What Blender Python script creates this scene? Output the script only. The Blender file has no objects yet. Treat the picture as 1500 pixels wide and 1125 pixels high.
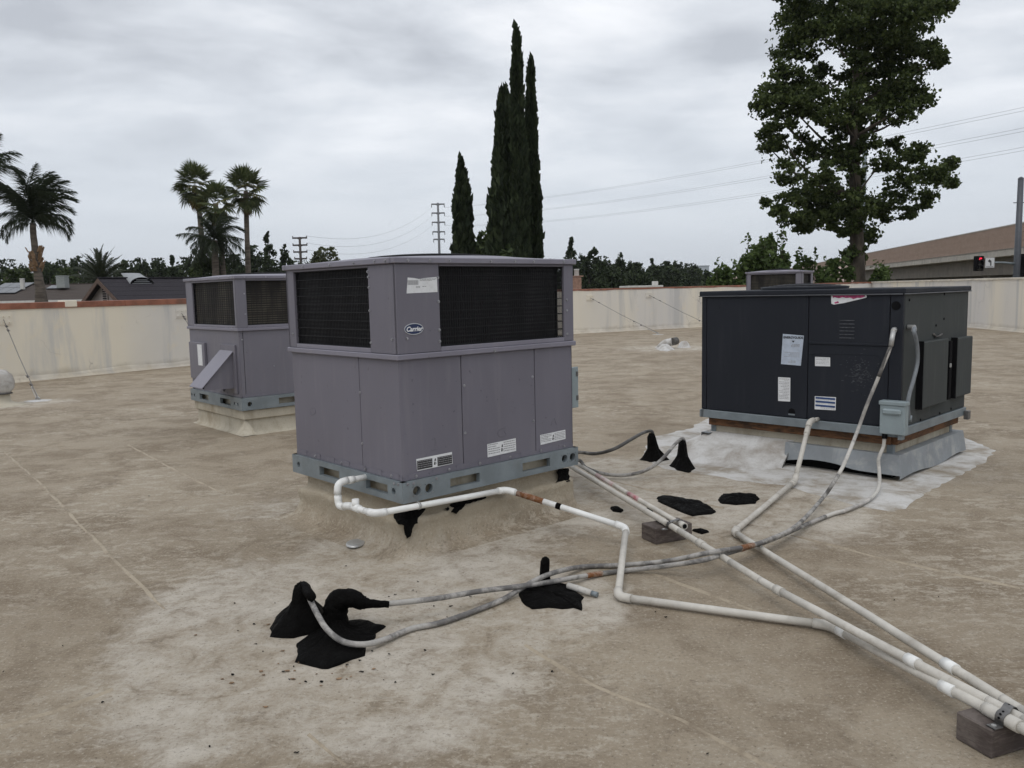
import bpy, bmesh, math, random
import numpy as np
from mathutils import Vector, Matrix, Euler
random.seed(7); RNG = np.random.default_rng(11)
S = bpy.context.scene
COL = S.collection
PI = math.pi
R_ = math.radians

# ------------------------------------------------------------------ camera
CF, CP, CR, CH = 1218.33, 0.1113, -0.0218, 1.3699
_F = Vector((0, math.cos(CP), -math.sin(CP)))
_r0 = Vector((1, 0, 0)); _u0 = _r0.cross(_F)
_R = _r0*math.cos(CR) + _u0*math.sin(CR)
_U = -_r0*math.sin(CR) + _u0*math.cos(CR)
cam_d = bpy.data.cameras.new('camera'); cam = bpy.data.objects.new('camera', cam_d); COL.objects.link(cam)
M = Matrix((( _R.x, _U.x, -_F.x, 0), (_R.y, _U.y, -_F.y, 0), (_R.z, _U.z, -_F.z, CH), (0, 0, 0, 1)))
cam.matrix_world = M
cam_d.sensor_fit = 'HORIZONTAL'; cam_d.sensor_width = 36.0; cam_d.lens = CF*36/1500
cam_d.clip_start = 0.05; cam_d.clip_end = 9000
S.camera = cam

# ------------------------------------------------------------------ sky, sun, exposure
W = bpy.data.worlds.new('World'); S.world = W; W.use_nodes = True
SUN_EL, SUN_AZ = 58.0, 200.0       # azimuth: compass from +y, clockwise
nt = W.node_tree; nt.nodes.clear()
def wn(t, **k):
    n = nt.nodes.new(t)
    for a, b in k.items(): setattr(n, a, b)
    return n
wl = nt.links.new
out = wn('ShaderNodeOutputWorld'); bg = wn('ShaderNodeBackground'); wl(bg.outputs[0], out.inputs[0])
sky = wn('ShaderNodeTexSky', sky_type='NISHITA', sun_disc=False)
sky.sun_elevation = R_(SUN_EL); sky.sun_rotation = R_(SUN_AZ); sky.dust_density = 3.0
tc = wn('ShaderNodeTexCoord'); sep = wn('ShaderNodeSeparateXYZ'); wl(tc.outputs['Generated'], sep.inputs[0])
def wmath(op, a, b=None, c=None, clamp=False):
    n = wn('ShaderNodeMath', operation=op); n.use_clamp = clamp
    for i, v in enumerate((a, b, c)):
        if v is None: continue
        if isinstance(v, (int, float)): n.inputs[i].default_value = v
        else: wl(v, n.inputs[i])
    return n.outputs[0]
zc = wmath('MAXIMUM', sep.outputs[2], 0.0)
den = wmath('ADD', zc, 0.16)
cmb = wn('ShaderNodeCombineXYZ')
wl(wmath('DIVIDE', sep.outputs[0], den), cmb.inputs[0]); wl(wmath('DIVIDE', sep.outputs[1], den), cmb.inputs[1])
rotm = wn('ShaderNodeMapping'); rotm.inputs['Rotation'].default_value = (0, 0, R_(24)); rotm.inputs['Scale'].default_value = (0.85, 1.0, 1)
rotm.inputs['Location'].default_value = (0.35, 0.2, 0)
wl(cmb.outputs[0], rotm.inputs[0])
n1 = wn('ShaderNodeTexNoise'); n1.inputs['Scale'].default_value = 0.95; n1.inputs['Detail'].default_value = 7; n1.inputs['Roughness'].default_value = 0.5; n1.inputs['Distortion'].default_value = 0.5
n2 = wn('ShaderNodeTexNoise'); n2.inputs['Scale'].default_value = 2.3; n2.inputs['Detail'].default_value = 6; n2.inputs['Roughness'].default_value = 0.55; n2.inputs['Distortion'].default_value = 0.3
wl(rotm.outputs[0], n1.inputs[0]); wl(rotm.outputs[0], n2.inputs[0])
cl = wmath('MULTIPLY_ADD', n2.outputs[0], 0.42, wmath('MULTIPLY', n1.outputs[0], 0.75))
ramp = wn('ShaderNodeValToRGB'); wl(cl, ramp.inputs[0])
ramp.color_ramp.elements[0].position = 0.45; ramp.color_ramp.elements[0].color = (0.47, 0.495, 0.54, 1)
ramp.color_ramp.elements[1].position = 0.73; ramp.color_ramp.elements[1].color = (0.95, 0.96, 0.985, 1)
e = ramp.color_ramp.elements.new(0.57); e.color = (0.66, 0.69, 0.735, 1)
# flat veil near the horizon
veil = wn('ShaderNodeMapRange', interpolation_type='SMOOTHSTEP'); wl(zc, veil.inputs[0])
veil.inputs[1].default_value = 0.02; veil.inputs[2].default_value = 0.30; veil.inputs[3].default_value = 0.0; veil.inputs[4].default_value = 1.0
mixh = wn('ShaderNodeMixRGB'); mixh.inputs[1].default_value = (0.63, 0.675, 0.735, 1); wl(ramp.outputs[0], mixh.inputs[2]); wl(veil.outputs[0], mixh.inputs[0])
# overcast: brighter towards the zenith
zb_ = wn('ShaderNodeMapRange'); wl(zc, zb_.inputs[0]); zb_.inputs[1].default_value = 0.45; zb_.inputs[2].default_value = 1.0; zb_.inputs[3].default_value = 1.0; zb_.inputs[4].default_value = 1.3
sc_ = wn('ShaderNodeVectorMath', operation='SCALE'); wl(mixh.outputs[0], sc_.inputs[0]); wl(zb_.outputs[0], sc_.inputs['Scale'])
nsc = wn('ShaderNodeVectorMath', operation='SCALE'); wl(sky.outputs[0], nsc.inputs[0]); nsc.inputs['Scale'].default_value = 0.1
mixn = wn('ShaderNodeMixRGB'); mixn.inputs[0].default_value = 0.08; wl(sc_.outputs[0], mixn.inputs[1]); wl(nsc.outputs[0], mixn.inputs[2])
wl(mixn.outputs[0], bg.inputs[0]); bg.inputs[1].default_value = 1.0

sd = bpy.data.lights.new('sun', 'SUN'); sun = bpy.data.objects.new('sun', sd); COL.objects.link(sun)
sd.energy = 0.6; sd.angle = R_(35); sd.color = (1.0, 0.965, 0.92)
az, el = R_(SUN_AZ), R_(SUN_EL)
sdir = Vector((math.sin(az)*math.cos(el), math.cos(az)*math.cos(el), math.sin(el)))
sun.rotation_euler = sdir.to_track_quat('Z', 'Y').to_euler(); sun.location = (0, 0, 30)
S.view_settings.view_transform = 'Standard'; S.view_settings.look = 'None'
S.view_settings.gamma = 1.0; S.view_settings.exposure = 0.26; S.view_settings.use_curve_mapping = False
S.render.engine = 'CYCLES'
S.cycles.use_denoising = True
S.cycles.max_bounces = 8; S.cycles.transparent_max_bounces = 8

# ------------------------------------------------------------------ survey: photograph pixel -> place on a known plane
def ray(u, v): return _F + _R*((u-750)/CF) - _U*((v-562.5)/CF)
def G(u, v, z=0.0):
    d = ray(u, v); t = (z-CH)/d.z
    return Vector((d.x*t, d.y*t, z))
def D(u, v, y):
    d = ray(u, v); t = y/d.y
    return Vector((d.x*t, y, CH + d.z*t))
GZ = -3.2      # street level

# ------------------------------------------------------------------ mesh helpers
class MB:
    def __init__(s): s.v = []; s.f = []; s.sm = []
    def add(s, vs, fs, smooth=False):
        o = len(s.v); s.v += [tuple(x) for x in vs]
        for f in fs: s.f.append(tuple(i+o for i in f)); s.sm.append(smooth)
        return s
    def box(s, x0, x1, y0, y1, z0, z1, c=0.0):
        if x1 < x0: x0, x1 = x1, x0
        if y1 < y0: y0, y1 = y1, y0
        if z1 < z0: z0, z1 = z1, z0
        if c <= 0:
            vs = [(x, y, z) for x in (x0, x1) for y in (y0, y1) for z in (z0, z1)]
            fs = [(0, 1, 3, 2), (4, 6, 7, 5), (0, 4, 5, 1), (2, 3, 7, 6), (0, 2, 6, 4), (1, 5, 7, 3)]
            return s.add(vs, fs)
        c = min(c, (x1-x0)*.45, (y1-y0)*.45, (z1-z0)*.45)
        bm = bmesh.new(); bmesh.ops.create_cube(bm, size=1)
        for v in bm.verts: v.co = Vector(((x0+x1)/2+v.co.x*(x1-x0), (y0+y1)/2+v.co.y*(y1-y0), (z0+z1)/2+v.co.z*(z1-z0)))
        bmesh.ops.bevel(bm, geom=bm.edges[:], offset=c, segments=1, profile=0.5, affect='EDGES')
        return s.frombm(bm)
    def frombm(s, bm, smooth=False):
        bm.verts.index_update()
        s.add([v.co[:] for v in bm.verts], [[v.index for v in f.verts] for f in bm.faces], smooth); bm.free(); return s
    def prism(s, pts, off):       # planar polygon pts (3d) extruded by vector off
        n = len(pts); off = Vector(off)
        vs = [Vector(p) for p in pts] + [Vector(p)+off for p in pts]
        fs = [tuple(range(n)), tuple(range(2*n-1, n-1, -1))] + [(i, n+i, n+(i+1) % n, (i+1) % n) for i in range(n)]
        return s.add(vs, fs)
    def tube(s, pts, r, n=10, caps=True, smooth=True, wob=0.0):
        pts = [Vector(p) for p in pts]
        rs = r if isinstance(r, (list, tuple)) else [r]*len(pts)
        vs = []; fs = []; prev = None
        for i, p in enumerate(pts):
            t = (pts[min(i+1, len(pts)-1)] - pts[max(i-1, 0)])
            if t.length < 1e-9: t = Vector((0, 0, 1))
            t.normalize()
            if prev is None:
                a = Vector((0, 0, 1)) if abs(t.z) < .9 else Vector((1, 0, 0))
                x = t.cross(a).normalized()
            else:
                x = prev - t*prev.dot(t)
                x = x.normalized() if x.length > 1e-6 else t.orthogonal().normalized()
            prev = x; y = t.cross(x)
            for k in range(n):
                an = 2*PI*k/n; rr = rs[i]*(1+wob*random.uniform(-1, 1))
                vs.append(p + (x*math.cos(an)+y*math.sin(an))*rr)
        for i in range(len(pts)-1):
            for k in range(n):
                k2 = (k+1) % n
                fs.append((i*n+k, i*n+k2, (i+1)*n+k2, (i+1)*n+k))
        o = len(s.v)
        s.add(vs, fs, smooth)
        if caps:
            s.f.append(tuple(o+k for k in range(n-1, -1, -1))); s.sm.append(False)
            m = len(pts)-1
            s.f.append(tuple(o+m*n+k for k in range(n))); s.sm.append(False)
        return s
    def lathe(s, prof, c=(0, 0, 0), n=24, smooth=True):   # prof: (radius, z)
        vs = []; fs = []
        for r, z in prof:
            for k in range(n):
                a = 2*PI*k/n; vs.append((c[0]+r*math.cos(a), c[1]+r*math.sin(a), c[2]+z))
        for i in range(len(prof)-1):
            for k in range(n):
                k2 = (k+1) % n
                fs.append((i*n+k, i*n+k2, (i+1)*n+k2, (i+1)*n+k))
        return s.add(vs, fs, smooth)
    def mesh(s, name, mat):
        me = bpy.data.meshes.new(name); me.from_pydata(s.v, [], s.f)
        me.polygons.foreach_set('use_smooth', s.sm)
        if mat: me.materials.append(mat)
        bm = bmesh.new(); bm.from_mesh(me); bmesh.ops.recalc_face_normals(bm, faces=bm.faces[:]); bm.to_mesh(me); bm.free()
        me.update(); return me
    def build(s, name, mat, parent=None, loc=None):
        o = bpy.data.objects.new(name, s.mesh(name, mat)); COL.objects.link(o)
        if parent: o.parent = parent
        if loc is not None: o.location = loc
        return o
def tag(o, label=None, cat=None, group=None, kind=None):
    if label: o['label'] = label
    if cat: o['category'] = cat
    if group: o['group'] = group
    if kind: o['kind'] = kind
    return o
def thing(name, label, cat, loc=(0, 0, 0), rz=0.0, group=None):
    o = bpy.data.objects.new(name, None); COL.objects.link(o)
    o.location = loc; o.rotation_euler = (0, 0, rz); o.empty_display_size = .1
    return tag(o, label, cat, group)
def inst(src, name, parent=None, mw=None):
    o = bpy.data.objects.new(name, src); COL.objects.link(o)
    if parent: o.parent = parent
    if mw is not None: o.matrix_local = mw
    return o
def np_mesh(name, V, F, mat, smooth=False):
    me = bpy.data.meshes.new(name); k = F.shape[1]
    me.vertices.add(len(V)); me.vertices.foreach_set('co', V.astype(np.float32).ravel())
    me.loops.add(F.size); me.loops.foreach_set('vertex_index', F.astype(np.int32).ravel())
    me.polygons.add(len(F)); me.polygons.foreach_set('loop_start', np.arange(0, F.size, k, dtype=np.int32))
    me.polygons.foreach_set('use_smooth', np.full(len(F), smooth))
    me.update(calc_edges=True); me.validate()
    if mat: me.materials.append(mat)
    return me
def spline(pts, k=6):
    P = [Vector(p) for p in pts]; P = [P[0]*2-P[1]] + P + [P[-1]*2-P[-2]]; o = []
    for i in range(1, len(P)-2):
        a, b, c, d = P[i-1:i+3]
        for j in range(k):
            t = j/k
            o.append(.5*((2*b)+(c-a)*t+(2*a-5*b+4*c-d)*t*t+(3*b-a-3*c+d)*t**3))
    o.append(P[-2]); return o
def text_part(body, size, mat, mw, parent, name='lettering', shear=0.0, ext=0.0004, bold=0.0):
    cu = bpy.data.curves.new(name, 'FONT'); cu.body = body; cu.size = size; cu.shear = shear; cu.extrude = ext
    cu.align_x = 'CENTER'; cu.align_y = 'CENTER'; cu.offset = bold; cu.resolution_u = 3
    t = bpy.data.objects.new('tmp', cu); COL.objects.link(t)
    me = bpy.data.meshes.new_from_object(t.evaluated_get(bpy.context.evaluated_depsgraph_get()))
    bpy.data.objects.remove(t); me.name = name; me.materials.clear(); me.materials.append(mat)
    return inst(me, name, parent, mw)

# ------------------------------------------------------------------ materials
class NM:
    def __init__(s, name, rough=.6, metal=0.0, spec=.5):
        s.m = bpy.data.materials.new(name); s.m.use_nodes = True; s.t = s.m.node_tree
        s.b = s.t.nodes['Principled BSDF']; s.b.inputs['Roughness'].default_value = rough; s.b.inputs['Metallic'].default_value = metal
        s.b.inputs['Specular IOR Level'].default_value = spec
        s.geo = None; s.tco = None
    def n(s, t, **k):
        n = s.t.nodes.new(t)
        for a, b in k.items(): setattr(n, a, b)
        return n
    def l(s, a, b): s.t.links.new(a, b)
    def pos(s, scale=(1, 1, 1), rot=(0, 0, 0), obj=False):
        if obj:
            if not s.tco: s.tco = s.n('ShaderNodeTexCoord')
            o = s.tco.outputs['Object']
        else:
            if not s.geo: s.geo = s.n('ShaderNodeNewGeometry')
            o = s.geo.outputs['Position']
        if scale == (1, 1, 1) and rot == (0, 0, 0): return o
        mp = s.n('ShaderNodeMapping'); mp.inputs['Scale'].default_value = scale; mp.inputs['Rotation'].default_value = rot
        s.l(o, mp.inputs[0]); return mp.outputs[0]
    def noise(s, scale, detail=4, rough=.55, dist=0.0, vec=None):
        n = s.n('ShaderNodeTexNoise'); n.inputs['Scale'].default_value = scale; n.inputs['Detail'].default_value = detail
        n.inputs['Roughness'].default_value = rough; n.inputs['Distortion'].default_value = dist
        s.l(vec if vec is not None else s.pos(), n.inputs['Vector']); return n.outputs[0]
    def rng(s, x, a, b, c=0.0, d=1.0, smooth=True):
        n = s.n('ShaderNodeMapRange'); n.interpolation_type = 'SMOOTHSTEP' if smooth else 'LINEAR'
        s.l(x, n.inputs[0])
        for i, v in enumerate((a, b, c, d)): n.inputs[i+1].default_value = v
        return n.outputs[0]
    def math(s, op, a, b=None, clamp=False):
        n = s.n('ShaderNodeMath', operation=op); n.use_clamp = clamp
        for i, v in enumerate((a, b)):
            if v is None: continue
            if isinstance(v, (int, float)): n.inputs[i].default_value = v
            else: s.l(v, n.inputs[i])
        return n.outputs[0]
    def mix(s, f, a, b):
        n = s.n('ShaderNodeMixRGB')
        for i, v in enumerate((f, a, b)):
            if isinstance(v, (int, float)): n.inputs[i].default_value = v
            elif isinstance(v, tuple): n.inputs[i].default_value = (*v, 1) if len(v) == 3 else v
            else: s.l(v, n.inputs[i])
        return n.outputs[0]
    def color(s, c):
        if isinstance(c, tuple): s.b.inputs['Base Color'].default_value = (*c, 1)
        else: s.l(c, s.b.inputs['Base Color'])
        return s
    def bump(s, h, strength=.3, dist=.01):
        n = s.n('ShaderNodeBump'); n.inputs['Strength'].default_value = strength; n.inputs['Distance'].default_value = dist
        s.l(h, n.inputs['Height']); s.l(n.outputs[0], s.b.inputs['Normal']); return s
    def roughness(s, x): s.l(x, s.b.inputs['Roughness']); return s
def sub(m, a, k=.8): return tuple(x*k for x in a)
def simple(name, c, rough=.6, metal=0.0, var=.15, sc=8.0, bump=0.0, spec=.5, bsc=60., dirt=None, dirt_amt=.5, dsc=3.0):
    m = NM(name, rough, metal, spec)
    n = m.noise(sc, 5, .6)
    col = m.mix(m.rng(n, .3, .7), tuple(x*(1-var) for x in c), tuple(min(1, x*(1+var)) for x in c))
    if dirt:
        dn = m.noise(dsc, 6, .65, .6)
        col = m.mix(m.rng(dn, .5, .72, 0, dirt_amt), col, dirt)
    m.color(col)
    if bump: m.bump(m.noise(bsc, 4, .6), bump, .004)
    return m.m

def mat_roof(name='roof_coating', blobs=(), base=1.0, rise=False):
    m = NM(name, .8, 0, .25)
    big = m.noise(.42, 5, .6, .3); mid = m.noise(1.7, 8, .66, .4); med = m.noise(5.5, 9, .72, .6); fine = m.noise(19, 8, .74, .3); spk = m.noise(75, 5, .75)
    st = m.noise(4.2, 9, .72, 1.1, m.pos((1.0, 2.1, 1), (0, 0, R_(38)))); st2 = m.noise(9, 9, .72, .9, m.pos((1.0, 2.6, 1), (0, 0, R_(-28))))
    B = lambda *c: tuple(x*base for x in c)
    col = m.mix(m.rng(big, .33, .67), B(.258, .208, .147), B(.332, .277, .204))
    col = m.mix(m.rng(mid, .44, .60, 0, .6), col, B(.172, .131, .088))
    col = m.mix(m.rng(med, .50, .66, 0, .42), col, B(.36, .312, .242))
    # scoured pale marks, in sweeps, thick in some places and absent in others
    zone = m.rng(m.noise(.62, 5, .6, .5), .40, .60)
    zone2 = m.rng(m.noise(.9, 4, .6, .5, m.pos((1, 1, 1), (0, 0, 1.0))), .44, .60)
    rough_ = m.math('ADD', m.math('MULTIPLY', st, .62), m.math('MULTIPLY', fine, .42))
    col = m.mix(m.math('MULTIPLY', m.rng(rough_, .525, .585), m.math('MULTIPLY', zone, .62)), col, (.46, .41, .33))
    rough2 = m.math('ADD', m.math('MULTIPLY', st2, .62), m.math('MULTIPLY', fine, .42))
    col = m.mix(m.math('MULTIPLY', m.rng(rough2, .535, .60), m.math('MULTIPLY', zone2, .55)), col, (.44, .39, .315))
    # white reflective coating worn through, round the patched places
    if blobs:
        acc = None
        for (x, y, rx, k) in blobs:
            d = m.n('ShaderNodeVectorMath', operation='DISTANCE'); m.l(m.pos(), d.inputs[0]); d.inputs[1].default_value = (x, y, 0)
            q = m.rng(d.outputs['Value'], rx, rx*.1, 0, k)
            acc = q if acc is None else m.math('ADD', acc, q)
        acc = m.math('MINIMUM', acc, .36)
        wn_ = m.math('ADD', m.math('MULTIPLY', med, .62), m.math('ADD', m.math('MULTIPLY', mid, .55), m.math('MULTIPLY', fine, .38)))
        wm = m.rng(m.math('ADD', acc, wn_), .93, 1.33, 0, .92)
        col = m.mix(wm, col, (.54, .495, .425))
    # grime: dark specks, brown blotches
    col = m.mix(m.rng(fine, .56, .70, 0, .6), col, B(.15, .118, .085))
    col = m.mix(m.rng(med, .44, .33, 0, .5), col, B(.165, .128, .09))
    col = m.mix(m.rng(spk, .54, .66, 0, .7), col, (.48, .435, .36))
    col = m.mix(m.rng(spk, .44, .32, 0, .75), col, B(.095, .073, .05))
    if rise:      # cleaner coating on the upright of the curb
        sp_ = m.n('ShaderNodeSeparateXYZ'); m.l(m.pos(), sp_.inputs[0]); zz = m.math('ADD', m.rng(sp_.outputs[2], .0, .16, 0, .62), m.math('MULTIPLY', m.math('SUBTRACT', med, .5), .5))
        col = m.mix(m.math('MULTIPLY', zz, 1.0, True), col, (.40, .35, .265))
    m.color(col)
    h = m.math('ADD', m.math('MULTIPLY', fine, 1.0), m.math('ADD', m.math('MULTIPLY', spk, .45), m.math('MULTIPLY', med, 1.2)))
    m.bump(h, .75, .014)
    m.roughness(m.rng(mid, .3, .7, .65, .92))
    return m.m

def mat_paint(name, c, rough=.5, dust=(.27, .255, .26), dust_amt=.14, spec=.35):
    m = NM(name, rough, 0, spec)
    a = m.noise(1.7, 5, .55, .3, m.pos((1, 1, .5))); f = m.noise(140, 3, .6); st = m.noise(9, 5, .6, .2, m.pos((2.2, 2.2, .22)))
    col = m.mix(m.rng(a, .35, .65), sub(m, c, .94), sub(m, c, 1.06))
    col = m.mix(m.rng(st, .5, .75, 0, dust_amt), col, dust)
    sp = m.noise(38, 2, .5)
    col = m.mix(m.rng(sp, .70, .76, 0, .5), col, sub(m, c, .45))
    m.color(col); m.bump(f, .06, .002); m.roughness(m.rng(a, .3, .7, rough*.85, min(1, rough*1.2)))
    return m.m

def mat_stucco(name, c, stain=(.30, .29, .28), amt=.5):
    m = NM(name, .9, 0, .2)
    big = m.noise(.5, 4, .5, .2, m.pos((1, 1, .12))); st = m.noise(1.9, 6, .6, .4, m.pos((1, 1, .12))); fine = m.noise(45, 6, .7); pt = m.noise(3.2, 7, .65, .5)
    col = m.mix(m.rng(big, .36, .64), c, (c[0]*.86, c[1]*.90, c[2]*1.02))
    col = m.mix(m.rng(st, .49, .68, 0, amt), col, stain)
    col = m.mix(m.rng(pt, .56, .74, 0, .3), col, (c[0]*1.05, c[1]*.98, c[2]*.82))
    # dirt splashed at the foot
    sp = m.n('ShaderNodeSeparateXYZ'); m.l(m.pos(), sp.inputs[0])
    ft = m.math('ADD', m.rng(sp.outputs[2], .35, 0.0, 0, .55), m.math('MULTIPLY', pt, .6))
    col = m.mix(m.rng(ft, .5, .95, 0, .6), col, (.30, .255, .195))
    # hairline cracks
    vo = m.n('ShaderNodeTexVoronoi', feature='DISTANCE_TO_EDGE'); vo.inputs['Scale'].default_value = .75
    wv = m.n('ShaderNodeVectorMath', operation='ADD'); nv = m.n('ShaderNodeTexNoise'); nv.inputs['Scale'].default_value = 1.6; nv.inputs['Detail'].default_value = 6
    m.l(m.pos(), nv.inputs['Vector']); m.l(m.pos(), wv.inputs[0]); m.l(nv.outputs['Color'], wv.inputs[1]); m.l(wv.outputs[0], vo.inputs['Vector'])
    ck = m.math('MULTIPLY', m.rng(vo.outputs[0], .007, .002), m.rng(m.noise(1.1, 3), .5, .62, 0, .42))
    col = m.mix(ck, col, (.16, .13, .11))
    m.color(col); m.bump(m.math('ADD', fine, m.math('MULTIPLY', pt, 2.0)), .35, .008)
    return m.m

def mat_leaf(name, c1, c2, rough=.55, trans=.25):
    m = NM(name, rough, 0, .25)
    g = m.n('ShaderNodeNewGeometry'); big = m.noise(.9, 3, .5)
    col = m.mix(g.outputs['Random Per Island'], c1, c2)
    col = m.mix(m.rng(big, .35, .65, 0, .45), col, sub(m, c1, .7))
    m.color(col)
    tr = m.n('ShaderNodeBsdfTranslucent'); m.l(col, tr.inputs[0])
    mx = m.n('ShaderNodeMixShader'); mx.inputs[0].default_value = trans
    m.l(m.b.outputs[0], mx.inputs[1]); m.l(tr.outputs[0], mx.inputs[2])
    m.l(mx.outputs[0], m.t.nodes['Material Output'].inputs[0])
    return m.m

def mat_bark(name, c1, c2, sc=6.0, ring=False):
    m = NM(name, .9, 0, .2)
    v = m.pos((1, 1, 6 if ring else .5), obj=False)
    n = m.noise(sc, 6, .65, .4, v)
    m.color(m.mix(m.rng(n, .35, .65), c1, c2)); m.bump(n, .7, .03); return m.m

def mat_tar():
    m = NM('roofing_tar', .8, 0, .06)
    n = m.noise(26, 7, .7, .6); b = m.noise(6, 4, .5)
    m.color(m.mix(m.rng(n, .55, .8, 0, .8), (.0035, .0032, .003), (.012, .011, .010)))
    m.bump(m.math('ADD', n, m.math('MULTIPLY', b, 1.5)), .9, .02); m.roughness(m.rng(n, .3, .7, .5, .85)); return m.m

def mat_worn(name, under, over, thr=.5, sc=14, soft=.06, rough=.65, stretch=(1, 1, 1)):
    m = NM(name, rough, 0, .35)
    n = m.noise(sc, 7, .7, .5, m.pos(stretch)); d = m.noise(3.1, 5, .6)
    k = m.rng(m.math('ADD', m.math('MULTIPLY', n, .6), m.math('MULTIPLY', d, .5)), thr-soft, thr+soft)
    f = m.noise(70, 4, .6)
    col = m.mix(k, under, over); col = m.mix(m.rng(f, .5, .8, 0, .4), col, sub(m, under, .75))
    m.color(col); m.bump(n, .3, .004); return m.m
MT = {}
MT['grey'] = mat_paint('grey_enamel', (.150, .143, .171))
MT['grey2'] = mat_paint('grey_enamel_weathered', (.165, .159, .187), dust_amt=.22)
MT['lid'] = mat_paint('grey_lid_enamel', (.20, .192, .23), .45, dust_amt=.25)
MT['black'] = mat_paint('charcoal_enamel', (.018, .0205, .027), .6, (.05, .053, .06), .14, .2)
MT['blackside'] = mat_paint('chalked_charcoal_enamel', (.054, .059, .058), .75, (.10, .108, .102), .3, .2)
MT['galv'] = simple('galvanised_steel', (.20, .232, .25), .5, .25, .14, 7, .05, dirt=(.16, .15, .14), dirt_amt=.35)
MT['galvbox'] = simple('grey_switch_enamel', (.26, .31, .325), .5, .1, .08, 5, .03, dirt=(.2, .2, .19), dirt_amt=.25)
MT['dark'] = simple('dark_interior', (.007, .007, .008), .9, spec=.1)
MT['wire'] = simple('black_wire', (.016, .016, .018), .6, 0, spec=.2)
MT['rubber'] = simple('dark_cable_sheath', (.075, .07, .065), .65, 0, .3, 18, dirt=(.30, .28, .25), dirt_amt=.55, dsc=9)
MT['white'] = simple('white_label', (.68, .69, .70), .5, 0, .05, 40, dirt=(.45, .44, .42), dirt_amt=.3, dsc=20)
MT['paleblue'] = simple('faded_blue_label', (.42, .475, .56), .5, 0, .08, 30, dirt=(.6, .62, .66), dirt_amt=.3, dsc=25)
MT['ink'] = simple('black_ink', (.02, .02, .022), .5)
MT['greyink'] = simple('grey_ink', (.25, .25, .26), .5)
MT['blueink'] = simple('blue_ink', (.025, .065, .19), .5)
MT['pink'] = simple('faded_red_ink', (.40, .05, .15), .6, 0, .4, 60)
MT['badge'] = simple('navy_badge', (.018, .03, .085), .25, 0, .05, 10)
MT['chrome'] = simple('silver_rim', (.6, .62, .64), .3, .6, .05)
MT['screw'] = simple('screw_steel', (.30, .30, .32), .4, .5, .3, 80)
MT['pvc'] = simple('white_pvc', (.74, .74, .715), .38, 0, .05, 12, dirt=(.45, .42, .37), dirt_amt=.35, dsc=8)
MT['pvcold'] = simple('weathered_pvc', (.50, .475, .425), .6, 0, .12, 9, .1, dirt=(.27, .235, .19), dirt_amt=.65, dsc=6)
MT['conduit'] = mat_worn('painted_conduit', (.125, .119, .114), (.36, .345, .32), .56, 10, .07)
MT['conduit_pale'] = mat_worn('whitewashed_conduit', (.19, .18, .172), (.50, .48, .44), .50, 7, .10)
MT['greyflex'] = simple('grey_flexible_conduit', (.17, .185, .20), .6, 0, .12, 30)
MT['tar'] = mat_tar()
MT['ruststreak'] = mat_worn('rust_streaks', (.50, .42, .35), (.17, .065, .02), .50, 22, .09)
MT['seam'] = mat_worn('seam_edge', (.18, .142, .098), (.345, .292, .215), .49, 14, .14)  # mottle holds grime and paints in the lap's light edge and faint shadow
MT['rust'] = simple('rust', (.20, .075, .022), .85, 0, .45, 40, .3)
MT['wood'] = mat_worn('weathered_timber', (.062, .048, .043), (.145, .122, .108), .55, 16, .12, .9, (1, 1, 5))
MT['woodred'] = mat_worn('stained_nailer_timber', (.045, .026, .015), (.15, .072, .034), .53, 12, .1, .85, (1, 1, 4))
MT['whitecoat'] = mat_worn('white_roof_coating', (.30, .27, .235), (.56, .555, .54), .52, 4, .14, .75)
MT['curbtan'] = mat_worn('tan_coated_curb', (.30, .255, .185), (.47, .43, .345), .5, 5, .12, .8, (1, 1, .4))
MT['wallcream'] = mat_stucco('cream_stucco', (.73, .67, .55), (.47, .47, .465), .75)
MT['wallback'] = mat_stucco('grey_cream_stucco', (.71, .655, .55), (.46, .455, .445), .75)
MT['coping'] = simple('red_brown_flashing', (.25, .10, .062), .75, 0, .25, 5, .2, dirt=(.12, .08, .06), dirt_amt=.5, dsc=2)
MT['copingpale'] = simple('pale_coping', (.62, .58, .5), .8, 0, .12, 4, .2, dirt=(.3, .17, .11), dirt_amt=.5, dsc=1.4)
MT['steel'] = simple('dull_steel', (.16, .155, .15), .5, .6, .2, 30)
MT['zinc'] = simple('zinc_hardware', (.42, .42, .41), .45, .5, .15, 25)
# ------------------------------------------------------------------ the roof, street level and hills
WA = Vector((-13.35, 6.95, 0)); WK = Vector((-2.24, 23.55, 0)); WC = Vector((14.4, 33.3, 0)); WD = Vector((11.9, 3.0, 0))
blobs = []
for (u, v, r, k) in [(430, 950, .55, .62), (520, 900, .5, .45), (590, 850, .38, .4), (700, 800, .45, .35), (350, 860, .45, .35), (810, 880, .33, .5), (900, 730, .5, .38),
                     (1000, 745, .6, .42), (1090, 735, .5, .35), (985, 690, .5, .45), (640, 960, .45, .3), (520, 800, .22, .45), (1180, 760, .5, .3), (850, 700, .6, .3),
                     (330, 1040, .3, .25), (600, 1060, .3, .2), (55, 590, .5, .4), (985, 510, 1.2, .4), (1430, 700, .8, .2), (430, 745, .5, .3)]:
    g = G(u, v); blobs.append((g.x, g.y, r*2.0, k))
MT['roof'] = mat_roof('roof_coating', blobs)
ex = Vector((-16, -9, 0)); ex2 = Vector((11, -9, 0))
poly = [(-13.35, 6.95), (-2.24, 23.55), (14.4, 33.3), (11.9, 3.0), (11.0, -9), (-24, -9)]
roof = MB().prism([(x, y, -.4) for x, y in poly], (0, 0, .4)).build('roof', MT['roof']); tag(roof, kind='structure')
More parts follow.
